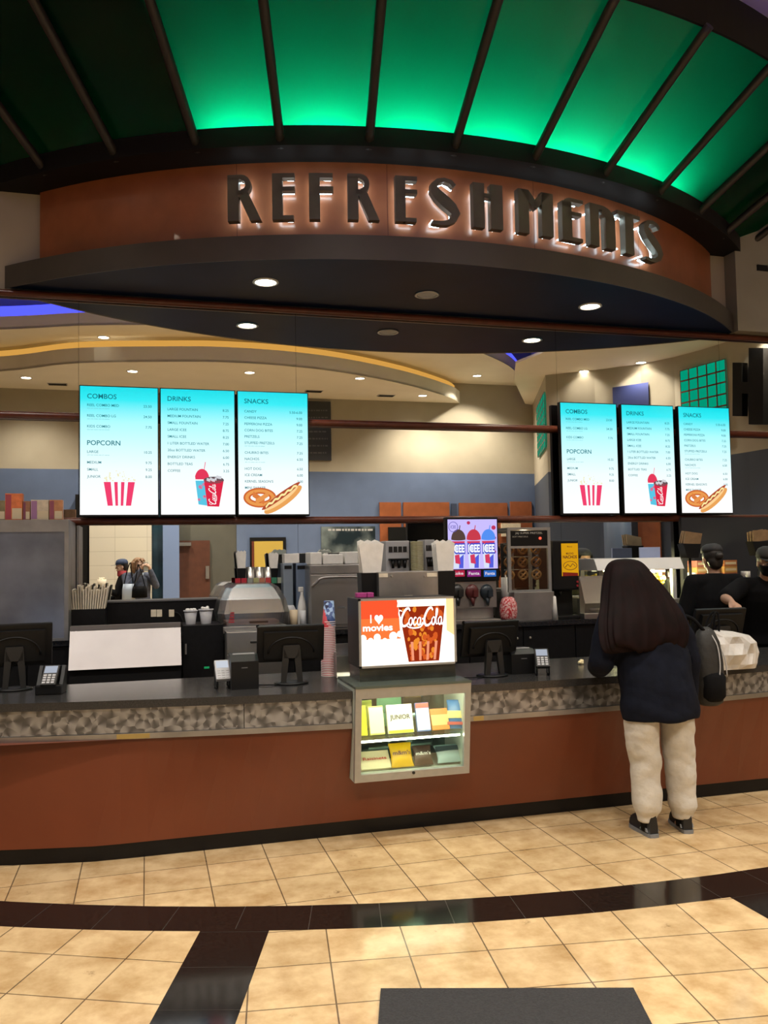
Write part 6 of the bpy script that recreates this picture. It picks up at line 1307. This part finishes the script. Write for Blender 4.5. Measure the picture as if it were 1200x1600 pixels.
# ---------- the customer, seen from behind
fl, fr_ = onz(1004, 1308, 0), onz(1073, 1306, 0)
cxw = (fl.x+fr_.x)/2; ox_, oy_ = cxw, 4.50
lx, rx_ = fl.x-ox_, fr_.x-ox_
fy = (fl.y+fr_.y)/2-oy_+.07
X_ = lambda u, v, yy: at(u, v, oy_+yy).x-ox_
LEG = {-1: [(1006, 1112, .77), (1003, 1125, .70), (1003, 1160, .60), (1008, 1200, .45), (1010, 1235, .32), (1011, 1262, .20), (1012, 1274, .155)], 1: [(1054, 1112, .77), (1056, 1125, .70), (1059, 1160, .60), (1062, 1200, .45), (1064, 1235, .32), (1066, 1262, .20), (1067, 1272, .155)]}
JX = {s_: [X_(LEG[s_][k][0], LEG[s_][k][1], yy) for k, yy in ((0, -.02), (3, .01), (6, fy-.01))] for s_ in (-1, 1)}
J = dict(hip=(0, -.02, .86), waist=(-.01, .0, 1.0), chest=(-.02, .06, 1.17), shoulder=(-.03, .10, 1.31), neck=(-.06, .13, 1.40), head=(-.105, .16, 1.50), bw=.185,
         sl=(-.20, .10, 1.29), el=(-.32, .06, 1.04), wl=(-.22, .30, .965), hl=((.5, 1, -.05), (0, 0, -1)), curll=.4,
         sr=(.15, .10, 1.28), er=(.25, .06, 1.01), wr=(.27, .09, .78), hr=((0, .1, -1), (-1, 0, 0)), curlr=.6,
         pl=(JX[-1][0], -.02, .83), kl=(JX[-1][1], .01, .46), al=(JX[-1][2], fy-.01, .09), pr=(JX[1][0], -.02, .83), kr=(JX[1][1], .01, .46), ar=(JX[1][2], fy-.01, .09), R=RY(-.12) @ RX(-.30), hs=1.)
wo = person('customer with long dark burgundy hair, navy jacket and light grey sweatpants at the counter', None, 0, J, M['skin'])
mb = MB()
ringloft(mb, [(.0, -.035, .685, .235, .155), (.0, -.03, .73, .240, .165), (-.005, -.02, .86, .235, .165), (-.01, .01, 1.0, .230, .16), (-.02, .05, 1.15, .235, .155), (-.025, .09, 1.26, .215, .135), (-.035, .10, 1.325, .15, .105), (-.05, .12, 1.39, .085, .08)])
limb(mb, [(-.12, .09, 1.29), (-.215, .09, 1.27), (-.285, .07, 1.14), (-.325, .06, 1.03), (-.27, .18, .985), (-.215, .28, .965)], [.085, .095, .085, .078, .070, .060])
limb(mb, [(.06, .09, 1.29), (.155, .09, 1.27), (.225, .07, 1.14), (.265, .06, 1.0), (.275, .08, .86), (.278, .09, .76)], [.085, .095, .085, .075, .062, .054])
remeshed('jacket', mb, 'navycloth', wo, .010, 5, folds=[(14, 6, 30, .5, .0045), (-22, 9, 17, 2.1, .0040), (35, 12, 8, 4., .0025)])
mb = MB()
for s_, q in ((-1, lx), (1, rx_)):
    P = []
    for (u, v, z), r_, yy in zip(LEG[s_], (.096, .102, .097, .089, .084, .083, .079), (-.02, -.02, -.01, .01, .02, fy-.015, fy-.015)): P.append((X_(u, v, yy), yy, z, r_, r_*1.08))
    xe = P[-1][0]; P += [(xe, fy-.012, .135, .070, .078), (xe, fy-.01, .115, .058, .064), (xe, fy-.01, .08, .052, .058)]
    ringloft(mb, P)
xm = (P[0][0]+X_(1000, 1112, -.02))/2; ringloft(mb, [(xm, -.02, .71, .15, .12), (xm, -.02, .78, .16, .125), (xm*.5, -.015, .92, .16, .125)])
remeshed('sweatpants', mb, 'sweat', wo, .009, 4, folds=[(16, 8, 34, 1.2, .0045), (-20, 10, 22, 3.3, .0045), (30, 14, 55, .3, .0022)])
shoe(wo, (JX[-1][2]+.004, fy+.0, 0), -.05, .96, hz=1.65); shoe(wo, (JX[1][2]+.01, fy+.0, 0), -.25, .96, hz=1.65)
for s_ in (-1, 1):
    mb = MB(); mb.cone((JX[s_][2]+.003, fy-.012, .03), (JX[s_][2]+.003, fy-.012, .125), .046, .048, 18); mb.build('sock', 'blackcloth', wo, local=True)
# hair: long, over the head and down the back
n = 96; rg = []
rows = [(873, 966, 984, .025, .16), (876, 955, 998, .055, .15), (882, 948, 1006, .085, .14), (891, 944, 1013, .105, .13), (905, 941, 1024, .118, .115), (925, 939, 1041, .120, .09), (945, 938, 1055, .118, .055), (965, 936, 1067, .112, .015), (985, 937, 1075, .095, -.02), (1000, 940, 1074, .080, -.045), (1010, 944, 1071, .066, -.06), (1017, 948, 1067, .05, -.07)]
prof = []
for i_, (v, ul, ur, ry_, cy_) in enumerate(rows):
    yy = 4.5+cy_; a_, b_ = at(ul, v, yy), at(ur, v, yy); th_ = math.atan2(a_.x, yy); hb = (b_.x-a_.x)/2*math.cos(th_); hx = math.sqrt(max(hb*hb*.25, hb*hb-(ry_*math.sin(th_))**2))/math.cos(th_); prof.append((a_.z, (a_.x+b_.x)/2-ox_, cy_, hx, ry_, min(1.2, .1+i_*.12)))
random.seed(21); ph_ = [random.uniform(0, 6) for _ in range(6)]
for i, (z, cx_, cy_, rx2, ry2, amp) in enumerate(prof):
    ring = []
    for k in range(n):
        a = 2*PI*k/n; am_ = 1+amp*(.036*math.sin(9*a+ph_[0]+z*3)+.022*math.sin(17*a+ph_[1]-z*5)+.016*math.sin(31*a+ph_[2])+.010*math.sin(43*a))
        ring.append((cx_+rx2*am_*math.cos(a), cy_+ry2*am_*math.sin(a), z+(random.uniform(-.035, .02) if i == len(prof)-1 else 0)+(.02*math.sin(5*a+1) if i >= len(prof)-3 else 0)))
    rg.append(ring)
mb = MB(); mb.loft(rg[::-1]); o = mb.build('hair', 'hair', wo, local=True); sd_ = o.modifiers.new('s', 'SUBSURF'); sd_.levels = 1; sd_.render_levels = 1
finish(wo, (ox_, oy_, 0), 0)
# backpack hanging at her right, and white bag on the counter
q = at(1106, 1036, 4.66); bp_ = thing('backpack', (q.x, 4.66, q.z), 'dark grey backpack with a pale zip piping hanging at the customer\'s right side', 'backpack')
mb = MB(); sec = [(-.26, .055, .05), (-.24, .085, .075), (-.12, .10, .09), (.02, .098, .085), (.13, .085, .07), (.20, .055, .045), (.225, .02, .02)]
mb.loft([[(-.02*(z+.2)+w*math.cos(a), d_*math.sin(a), z) for a in [2*PI*k/24 for k in range(24)]] for z, w, d_ in sec]); mb.build('pack_body', mat('charcoal_nylon', (.014, .0135, .0135), .6, noise=.2, nscale=30, bump=.2), bp_, local=True)
mb = MB(); mb.loft([[(-.0+w*math.cos(a), -.05+d_*math.sin(a), z) for a in [2*PI*k/20 for k in range(20)]] for z, w, d_ in ((-.23, .05, .03), (-.2, .075, .055), (-.08, .08, .06), (-.04, .05, .03))]); mb.build('front_pocket', 'blackcloth', bp_, local=True)
mb = MB(); mb.tube(smooth_curve([(-.012, -.03, .21), (.016, -.075, .12), (.022, -.09, .0), (.008, -.092, -.10), (-.004, -.088, -.15)], 20), .0042, 6); mb.build('pale_piping', 'lgrey', bp_, local=True)
mb = MB(); mb.tube(smooth_curve([(.06, -.03, .13), (.09, -.05, .02), (.10, -.05, -.08)], 14), .004, 6); mb.build('pale_piping', 'lgrey', bp_, local=True)
mb = MB(); mb.tube(smooth_curve([(-.03, -.02, .2), (-.10, -.0, .28), (-.16, .03, .30), (-.20, .05, .29)], 16), .012, 8); mb.build('strap', 'blackcloth', bp_, local=True)
q = onz(1150, 1047, ZT); bg = thing('shopping_bag', (q.x, q.y+.10, ZT), 'crumpled white shopping bag with black handles standing on the counter beside the backpack', 'bag')
zx = lambda u, v: at(u, v, q.y+.05)
random.seed(12); n = 40; rg = []
for z, w0, w1, d_, am_ in [(z*1.12, w0*1.22, w1*1.22, d_, am_) for z, w0, w1, d_, am_ in ((.002, -.135, .175, .10, .03), (.03, -.14, .185, .11, .05), (.09, -.145, .19, .115, .07), (.15, -.15, .185, .10, .09), (.19, -.155, .15, .07, .09), (.215, -.16, .05, .035, .06), (.225, -.155, -.02, .015, .03))]:
    ring = []
    for k in range(n):
        a = 2*PI*k/n; ca, sa = math.cos(a), math.sin(a); ca = math.copysign(abs(ca)**.7, ca); c_ = (w0+w1)/2; h_ = (w1-w0)/2
        ring.append((c_+h_*ca*(1+am_*.4*math.sin(7*a+z*31)), d_*sa*(1+am_*2.2*math.sin(5*a+z*40)+am_*math.sin(11*a-z*60)), z))
    rg.append(ring)
mb = MB(); mb.loft(rg, smooth=False); mb.build('bag_body', mat('white_woven_plastic', (.52, .50, .48), .5, noise=.15, nscale=10, bump=.8), bg, local=True)
for dy in (-.02, .03):
    mb = MB(); mb.tube(smooth_curve([(-.14, dy, .22), (-.11, dy, .31), (-.075, dy*.6, .37), (-.055, dy*.6, .36), (-.055, dy, .30), (-.06, dy, .22)], 22), .007, 8); mb.build('handle', 'blackcloth', bg, local=True)
# ---------- staff member with back turned
p = at(1116, 900, 6.42)
def std(k=1., bw=.18):
    return dict(hip=(0, 0, .93*k), waist=(0, 0, 1.07*k), chest=(0, .0, 1.25*k), shoulder=(0, 0, 1.40*k), neck=(0, .01, 1.49*k), head=(0, .03, 1.60*k), bw=bw, R=RX(0),
                sl=(-.20, 0, 1.39*k), el=(-.27, .03, 1.11*k), wl=(-.25, .20, 1.02*k), hl=((.2, 1, 0), (0, 0, -1)), sr=(.20, 0, 1.39*k), er=(.27, .03, 1.11*k), wr=(.25, .20, 1.02*k), hr=((-.2, 1, 0), (0, 0, -1)),
                pl=(-.095, 0, .90*k), kl=(-.10, .02, .50*k), al=(-.10, -.01, .09), pr=(.095, 0, .90*k), kr=(.10, .02, .50*k), ar=(.10, -.01, .09))
def outfit(root, J, shirt, trousers, sleeve=.55, k=1., bw=.18, long=False):
    mb = MB(); h_, w_, c_, s_ = [Vector(J[q]) for q in ('hip', 'waist', 'chest', 'shoulder')]
    ringloft(mb, [(h_.x, h_.y, h_.z-.06, bw*1.16, .150), (h_.x, h_.y, h_.z+.03, bw*1.16, .150), (w_.x, w_.y, w_.z, bw*1.1, .142), (c_.x, c_.y, c_.z, bw*1.16, .146), (s_.x, s_.y, s_.z-.05, bw*1.08, .115), (s_.x, s_.y, s_.z+.03, bw*.62, .085), (s_.x, s_.y+.005, s_.z+.075, .068, .068)])
    for q in 'lr':
        S, E_, W = Vector(J['s'+q]), Vector(J['e'+q]), Vector(J['w'+q])
        if long: limb(mb, [s_+(S-s_)*.4, S, S+(E_-S)*.5, E_, E_+(W-E_)*.5, E_+(W-E_)*.93], [.075, .08, .07, .06, .055, .045])
        else: limb(mb, [s_+(S-s_)*.4, S, S+(E_-S)*.45, S+(E_-S)*.85], [.075, .082, .078, .074])
    remeshed('shirt' if not long else 'coat', mb, shirt, root, .011, 4)
    mb = MB()
    for q in 'lr':
        P, K, A = Vector(J['p'+q]), Vector(J['k'+q]), Vector(J['a'+q]); limb(mb, [P, P+(K-P)*.5, K, A+V(0, 0, .0)], [.115, .098, .078, .062])
    ringloft(mb, [(h_.x, h_.y, h_.z-.10, bw*1.05, .13), (h_.x, h_.y, h_.z+.06, bw*1.03, .13)]); remeshed('trousers', mb, trousers, root, .012, 3)
    for q in 'lr': A = Vector(J['a'+q]); shoe(root, (A.x, A.y+.02, 0), 0, 1.0)
k = 1.0
J = std(1.0, .20); J.update(R=RX(-.12), wl=(-.20, .16, .98), el=(-.30, .0, 1.10))
st = person('staff member in black seen from behind, dark hair tied up, facing the back counter', None, 0, J, M['skin'])
outfit(st, J, 'blackcloth', 'blackcloth', bw=.205)
mb = MB(); R = J['R']; c_ = Vector(J['head']); mb.ball(c_+R@V(0, -.020, .032), .084, .098, .092, 22, 14, R); mb.ball(c_+R@V(0, -.055, -.03), .068, .055, .075, 18, 12, R); remeshed('hair', mb, 'hairb', st, .009, 2)
mb = MB(); mb.ball(c_+R@V(0, -.125, .010), .036, .030, .034, 16, 10); mb.build('hair_bun', 'hairb', st, local=True)
mb = MB(); mb.loft([[tuple(c_+R@V(.088*k_*math.cos(a), -.012+.102*k_*math.sin(a), z)) for a in [2*PI*j/28 for j in range(28)]] for z, k_ in ((.055, 1.0), (.085, .97), (.112, .82), (.128, .5), (.131, .15))]); mb.build('cap', mat('charcoal_cap', (.03, .03, .033), .8), st, local=True)
face_parts(st, c_, R)
finish(st, (p.x, p.y, 0), -.1)
# ---------- staff member in mask leaning on the register
p = at(1190, 900, 6.20); hnd = at(1146, 951, 5.80)
yw_ = math.radians(158); Rz = Matrix.Rotation(-yw_, 3, 'Z'); h_l = Rz @ Vector((hnd.x-p.x, hnd.y-p.y, 0)); 
J = std(1.0, .185); J.update(hip=(0, -.10, .92), waist=(0, -.05, 1.06), chest=(0, .03, 1.23), shoulder=(0, .08, 1.37), neck=(0, .13, 1.455), head=(0.0, .17, 1.565), R=RX(-.18),
    sl=(-.19, .08, 1.36), el=(-.28, .16, 1.10), wl=(-.20, .36, 1.02), sr=(.19, .08, 1.36))
W_r = Vector((h_l.x, h_l.y, hnd.z+.045)); S_r = Vector(J['sr']); mid = (W_r+S_r)/2+V(.10, .0, -.03)
J.update(er=tuple(mid), wr=tuple(W_r+(mid-W_r).normalized()*.05), hr=(tuple((W_r-mid).normalized()+V(0, 0, -.4)), (0, 0, -1)), curlr=.9)
J.update(pl=(-.095, -.10, .89), kl=(-.10, -.05, .49), al=(-.10, -.10, .09), pr=(.095, -.10, .89), kr=(.10, -.05, .49), ar=(.10, -.10, .09))
st = person('staff member in black cap and face mask resting a hand on a register monitor', None, 0, J, M['skin'])
outfit(st, J, 'blackcloth', 'blackcloth', bw=.19)
R = J['R']; c_ = Vector(J['head']); face_parts(st, c_, R, lips=False)
mb = MB(); mb.loft([[tuple(c_+R@V(w*math.sin(a), .022+d_*math.cos(a), z)) for a in [-1.45+2.9*j/14 for j in range(15)]] for z, w, d_ in ((-.105, .045, .075), (-.085, .060, .088), (-.055, .074, .092), (-.030, .080, .094), (-.012, .079, .086))], closed=False, cap=False)
o = mb.build('face_mask', 'blackcloth', st, local=True); sd_ = o.modifiers.new('s', 'SOLIDIFY'); sd_.thickness = .004
mb = MB(); mb.ball(c_+R@V(0, -.022, .024), .082, .094, .088, 22, 14, R); mb.ball(c_+R@V(0, -.05, -.03), .070, .055, .07, 18, 12, R); remeshed('hair', mb, 'hairb', st, .009, 2)
mb = MB(); mb.loft([[tuple(c_+R@V(.090*k_*math.cos(a), -.006+.108*k_*math.sin(a), z)) for a in [2*PI*j/28 for j in range(28)]] for z, k_ in ((.042, 1.0), (.075, .98), (.108, .84), (.128, .5), (.132, .15))])
mb.loft([[tuple(c_+R@V(w*math.sin(a), .02+d_*math.cos(a), .045-.16*(max(0, d_*math.cos(a))-.06)*.6)) for a in [-1.3+2.6*j/14 for j in range(15)]] for w, d_ in ((.084, .085), (.088, .15))], closed=False, cap=False)
o = mb.build('cap', mat('black_cap', (.022, .02, .019), .8), st, local=True); sd_ = o.modifiers.new('s', 'SOLIDIFY'); sd_.thickness = .003
finish(st, (p.x, p.y, 0), yw_)
# ---------- the photographer and the passer-by, seen only in the mirror
rvp = rv(216, 880, 2*D+.30)
px_, py_ = rvp.x, rvp.y
ph0 = Vector((0, 0, H))-FWD*.012
J = std(1.02, .175); J.update(head=(0.0, .06, 1.625), neck=(0, .03, 1.50), R=RZ(-.35) @ RX(-.10))
wr_ = Vector((ph0.x-px_, ph0.y-py_, ph0.z-.09)); wl_ = wr_+V(-.055, .0, .01)
J.update(wr=tuple(wr_+V(.05, -.06, -.02)), er=(.30, .12, 1.26), hr=((-.25, .5, .8), (-1, 0, 0)), curlr=.8, wl=tuple(wl_+V(-.03, -.05, -.02)), el=(-.18, .16, 1.22), hl=((.25, .5, .8), (1, 0, 0)), curll=.8)
pg = person('photographer with light brown hair and glasses holding up a phone, seen in the mirror', None, 0, J, M['skin_l'])
outfit(pg, J, mat('blue_grey_fleece', (.085, .10, .15), .95, noise=.25, nscale=30, bump=.4), 'jeans', bw=.185, long=True)
R = J['R']; c_ = Vector(J['head']); face_parts(pg, c_, R, brow='hairl')
mb = MB(); mb.ball(c_+R@V(0, -.030, .030), .098, .098, .098, 22, 14, R)
for a in np.linspace(-2.2, 2.2, 15):
    q = V(.095*math.sin(a), -.02-.085*math.cos(a), .0); limb(mb, [c_+R@(q+V(0, 0, .03)), c_+R@(q*1.08+V(0, 0, -.05)), c_+R@(q*1.0+V(0, 0, -.11-.02*math.cos(a*3)))], [.028, .030, .018], 10)
for a in (-.6, -.2, .25, .6): limb(mb, [c_+R@V(a*.10, .05, .105), c_+R@V(a*.14, .085, .070)], [.022, .016], 10)
remeshed('hair', mb, 'hairl', pg, .010, 3)
mb = MB()
for q in (-1, 1): mb.tube([c_+R@V(q*.033+.024*math.cos(a), .102, .0+.018*math.sin(a)) for a in [2*PI*j/16 for j in range(17)]], .0025, 6)
mb.tube([c_+R@V(-.009, .104, .004), c_+R@V(.009, .104, .004)], .0025, 6)
for q in (-1, 1): mb.tube([c_+R@V(q*.057, .100, .004), c_+R@V(q*.080, .01, .004)], .002, 6)
mb.build('glasses', 'black', pg, local=True)
mb = MB(); ringloft(mb, [(0, .0, 1.43, .13, .10), (0, .01, 1.50, .10, .09), (0, .02, 1.54, .085, .08)]); remeshed('collar', mb, mat('pale_blue_collar', (.36, .44, .56), .9), pg, .012, 2)
finish(pg, (px_, py_, 0), 0)
ph = thing('phone', ph0, 'phone held up at arm\'s length by the photographer, seen in the mirror', 'phone')
Rm = Matrix((tuple(RGT), tuple(UPV), tuple(-FWD))).transposed().to_4x4()
mb = MB(); mb.box(-.055, .018, -.135, .018, .004, .013, .003); mb.transform(Rm); mb.build('phone_body', mat('silver_phone', (.45, .43, .40), .3, .5), ph, local=True)
mb = MB(); mb.box(-.050, .013, -.130, .013, .0131, .0136); mb.transform(Rm); mb.build('phone_screen', glow('phone_screen_light', (.3, .3, .33), .6), ph, local=True)
mb = MB(); mb.cone((-.030, .004, .003), (-.030, .004, .0041), .007, .007, 12); mb.transform(Rm); mb.build('camera_lens', 'black', ph, local=True)
def slingbag(name, label, u, v, yv, w, d_, h_, m, sx_):
    q = rv(u, v, yv); root = thing(name, (q.x, q.y, q.z), label, 'bag'); mb = MB()
    mb.loft([[(ww*math.copysign(abs(math.cos(a))**.6, math.cos(a)), dd_*math.sin(a), z) for a in [2*PI*k/24 for k in range(24)]] for z, ww, dd_ in ((-h_/2, w*.7, d_*.6), (-h_*.45, w, d_), (h_*.2, w*.95, d_*.9), (h_*.5, w*.8, d_*.4))]); mb.build('bag_body', m, root, local=True)
    mb = MB(); mb.tube(smooth_curve([(-w*.7, 0, h_*.45), (-w*.3+sx_*.3, .02, h_*.5+.22), (sx_, .04, h_*.5+.36), (w*.3+sx_*.3, .02, h_*.5+.22), (w*.7, 0, h_*.45)], 20), .009, 6); mb.build('strap', 'blackcloth', root, local=True)
slingbag('tote_bag', 'pale blue tote bag hanging from the photographer\'s shoulder, seen in the mirror', 201, 928, 2*D-.02, .11, .06, .34, mat('pale_blue_canvas', (.42, .49, .60), .9), .03)
slingbag('handbag', 'black shoulder bag in front of the photographer, seen in the mirror', 218, 925, 2*D-.06, .13, .07, .20, M['blackcloth'], -.02)
# passer-by with cap
rvp = rv(193, 880, 2*D+.75); J = std(1.0, .18); J.update(R=RX(-.08), er=(.25, .12, 1.12), wr=(.12, .30, 1.20), hr=((-.5, .7, .3), (-1, 0, .2)), curlr=.9)
pm = person('passer-by in a navy cap, red scarf and black coat carrying a snack tub', None, 0, J, M['skin_l'])
outfit(pm, J, 'blackcloth', 'blackcloth', bw=.19, long=True)
R = J['R']; c_ = Vector(J['head']); face_parts(pm, c_, R)
mb = MB(); mb.ball(c_+R@V(0, -.025, .022), .082, .090, .086, 22, 14, R); mb.ball(c_+R@V(0, -.05, -.03), .070, .055, .06, 18, 12, R); remeshed('hair', mb, 'hairb', pm, .010, 2)
mb = MB(); mb.loft([[tuple(c_+R@V(.092*k_*math.cos(a), -.006+.110*k_*math.sin(a), z)) for a in [2*PI*j/28 for j in range(28)]] for z, k_ in ((.035, 1.0), (.075, .98), (.112, .84), (.132, .5), (.137, .15))])
mb.loft([[tuple(c_+R@V(w*math.sin(a), .02+d_*math.cos(a), .040-.10*max(0, d_*math.cos(a)-.085))) for a in [-1.3+2.6*j/14 for j in range(15)]] for w, d_ in ((.084, .085), (.086, .165))], closed=False, cap=False)
o = mb.build('cap', mat('navy_cap', (.03, .05, .11), .8), pm, local=True); sd_ = o.modifiers.new('s', 'SOLIDIFY'); sd_.thickness = .003
mb = MB(); ringloft(mb, [(0, .01, 1.42, .115, .095), (0, .015, 1.47, .11, .095), (0, .02, 1.525, .085, .085)]); remeshed('scarf', mb, mat('red_scarf', (.35, .04, .05), .9), pm, .011, 2)
finish(pm, (rvp.x, rvp.y, 0), math.radians(85))
wld = Matrix.Rotation(math.radians(85), 3, 'Z') @ Vector((.05, .37, 1.21))
tb = thing('snack_tub', (rvp.x+wld.x, rvp.y+wld.y, wld.z), 'cream snack tub held by the passer-by in the navy cap, seen in the mirror', 'tub')
mb = MB(); mb.lathe([(.001, 0), (.055, 0), (.08, .17), (.074, .17), (.05, .012), (.001, .012)], n=20, cap=False); mb.build('tub_body', 'cream_paper', tb, local=True)
mb = MB(); random.seed(8)
for k in range(26): a = random.uniform(0, 6.28); r_ = random.uniform(0, .062); mb.ball((r_*math.cos(a), r_*math.sin(a), .165+random.uniform(0, .03)), random.uniform(.012, .02), nu=7, nv=5)
o = mb.build('popcorn', 'cream_paper', tb, local=True); o['kind'] = 'stuff'
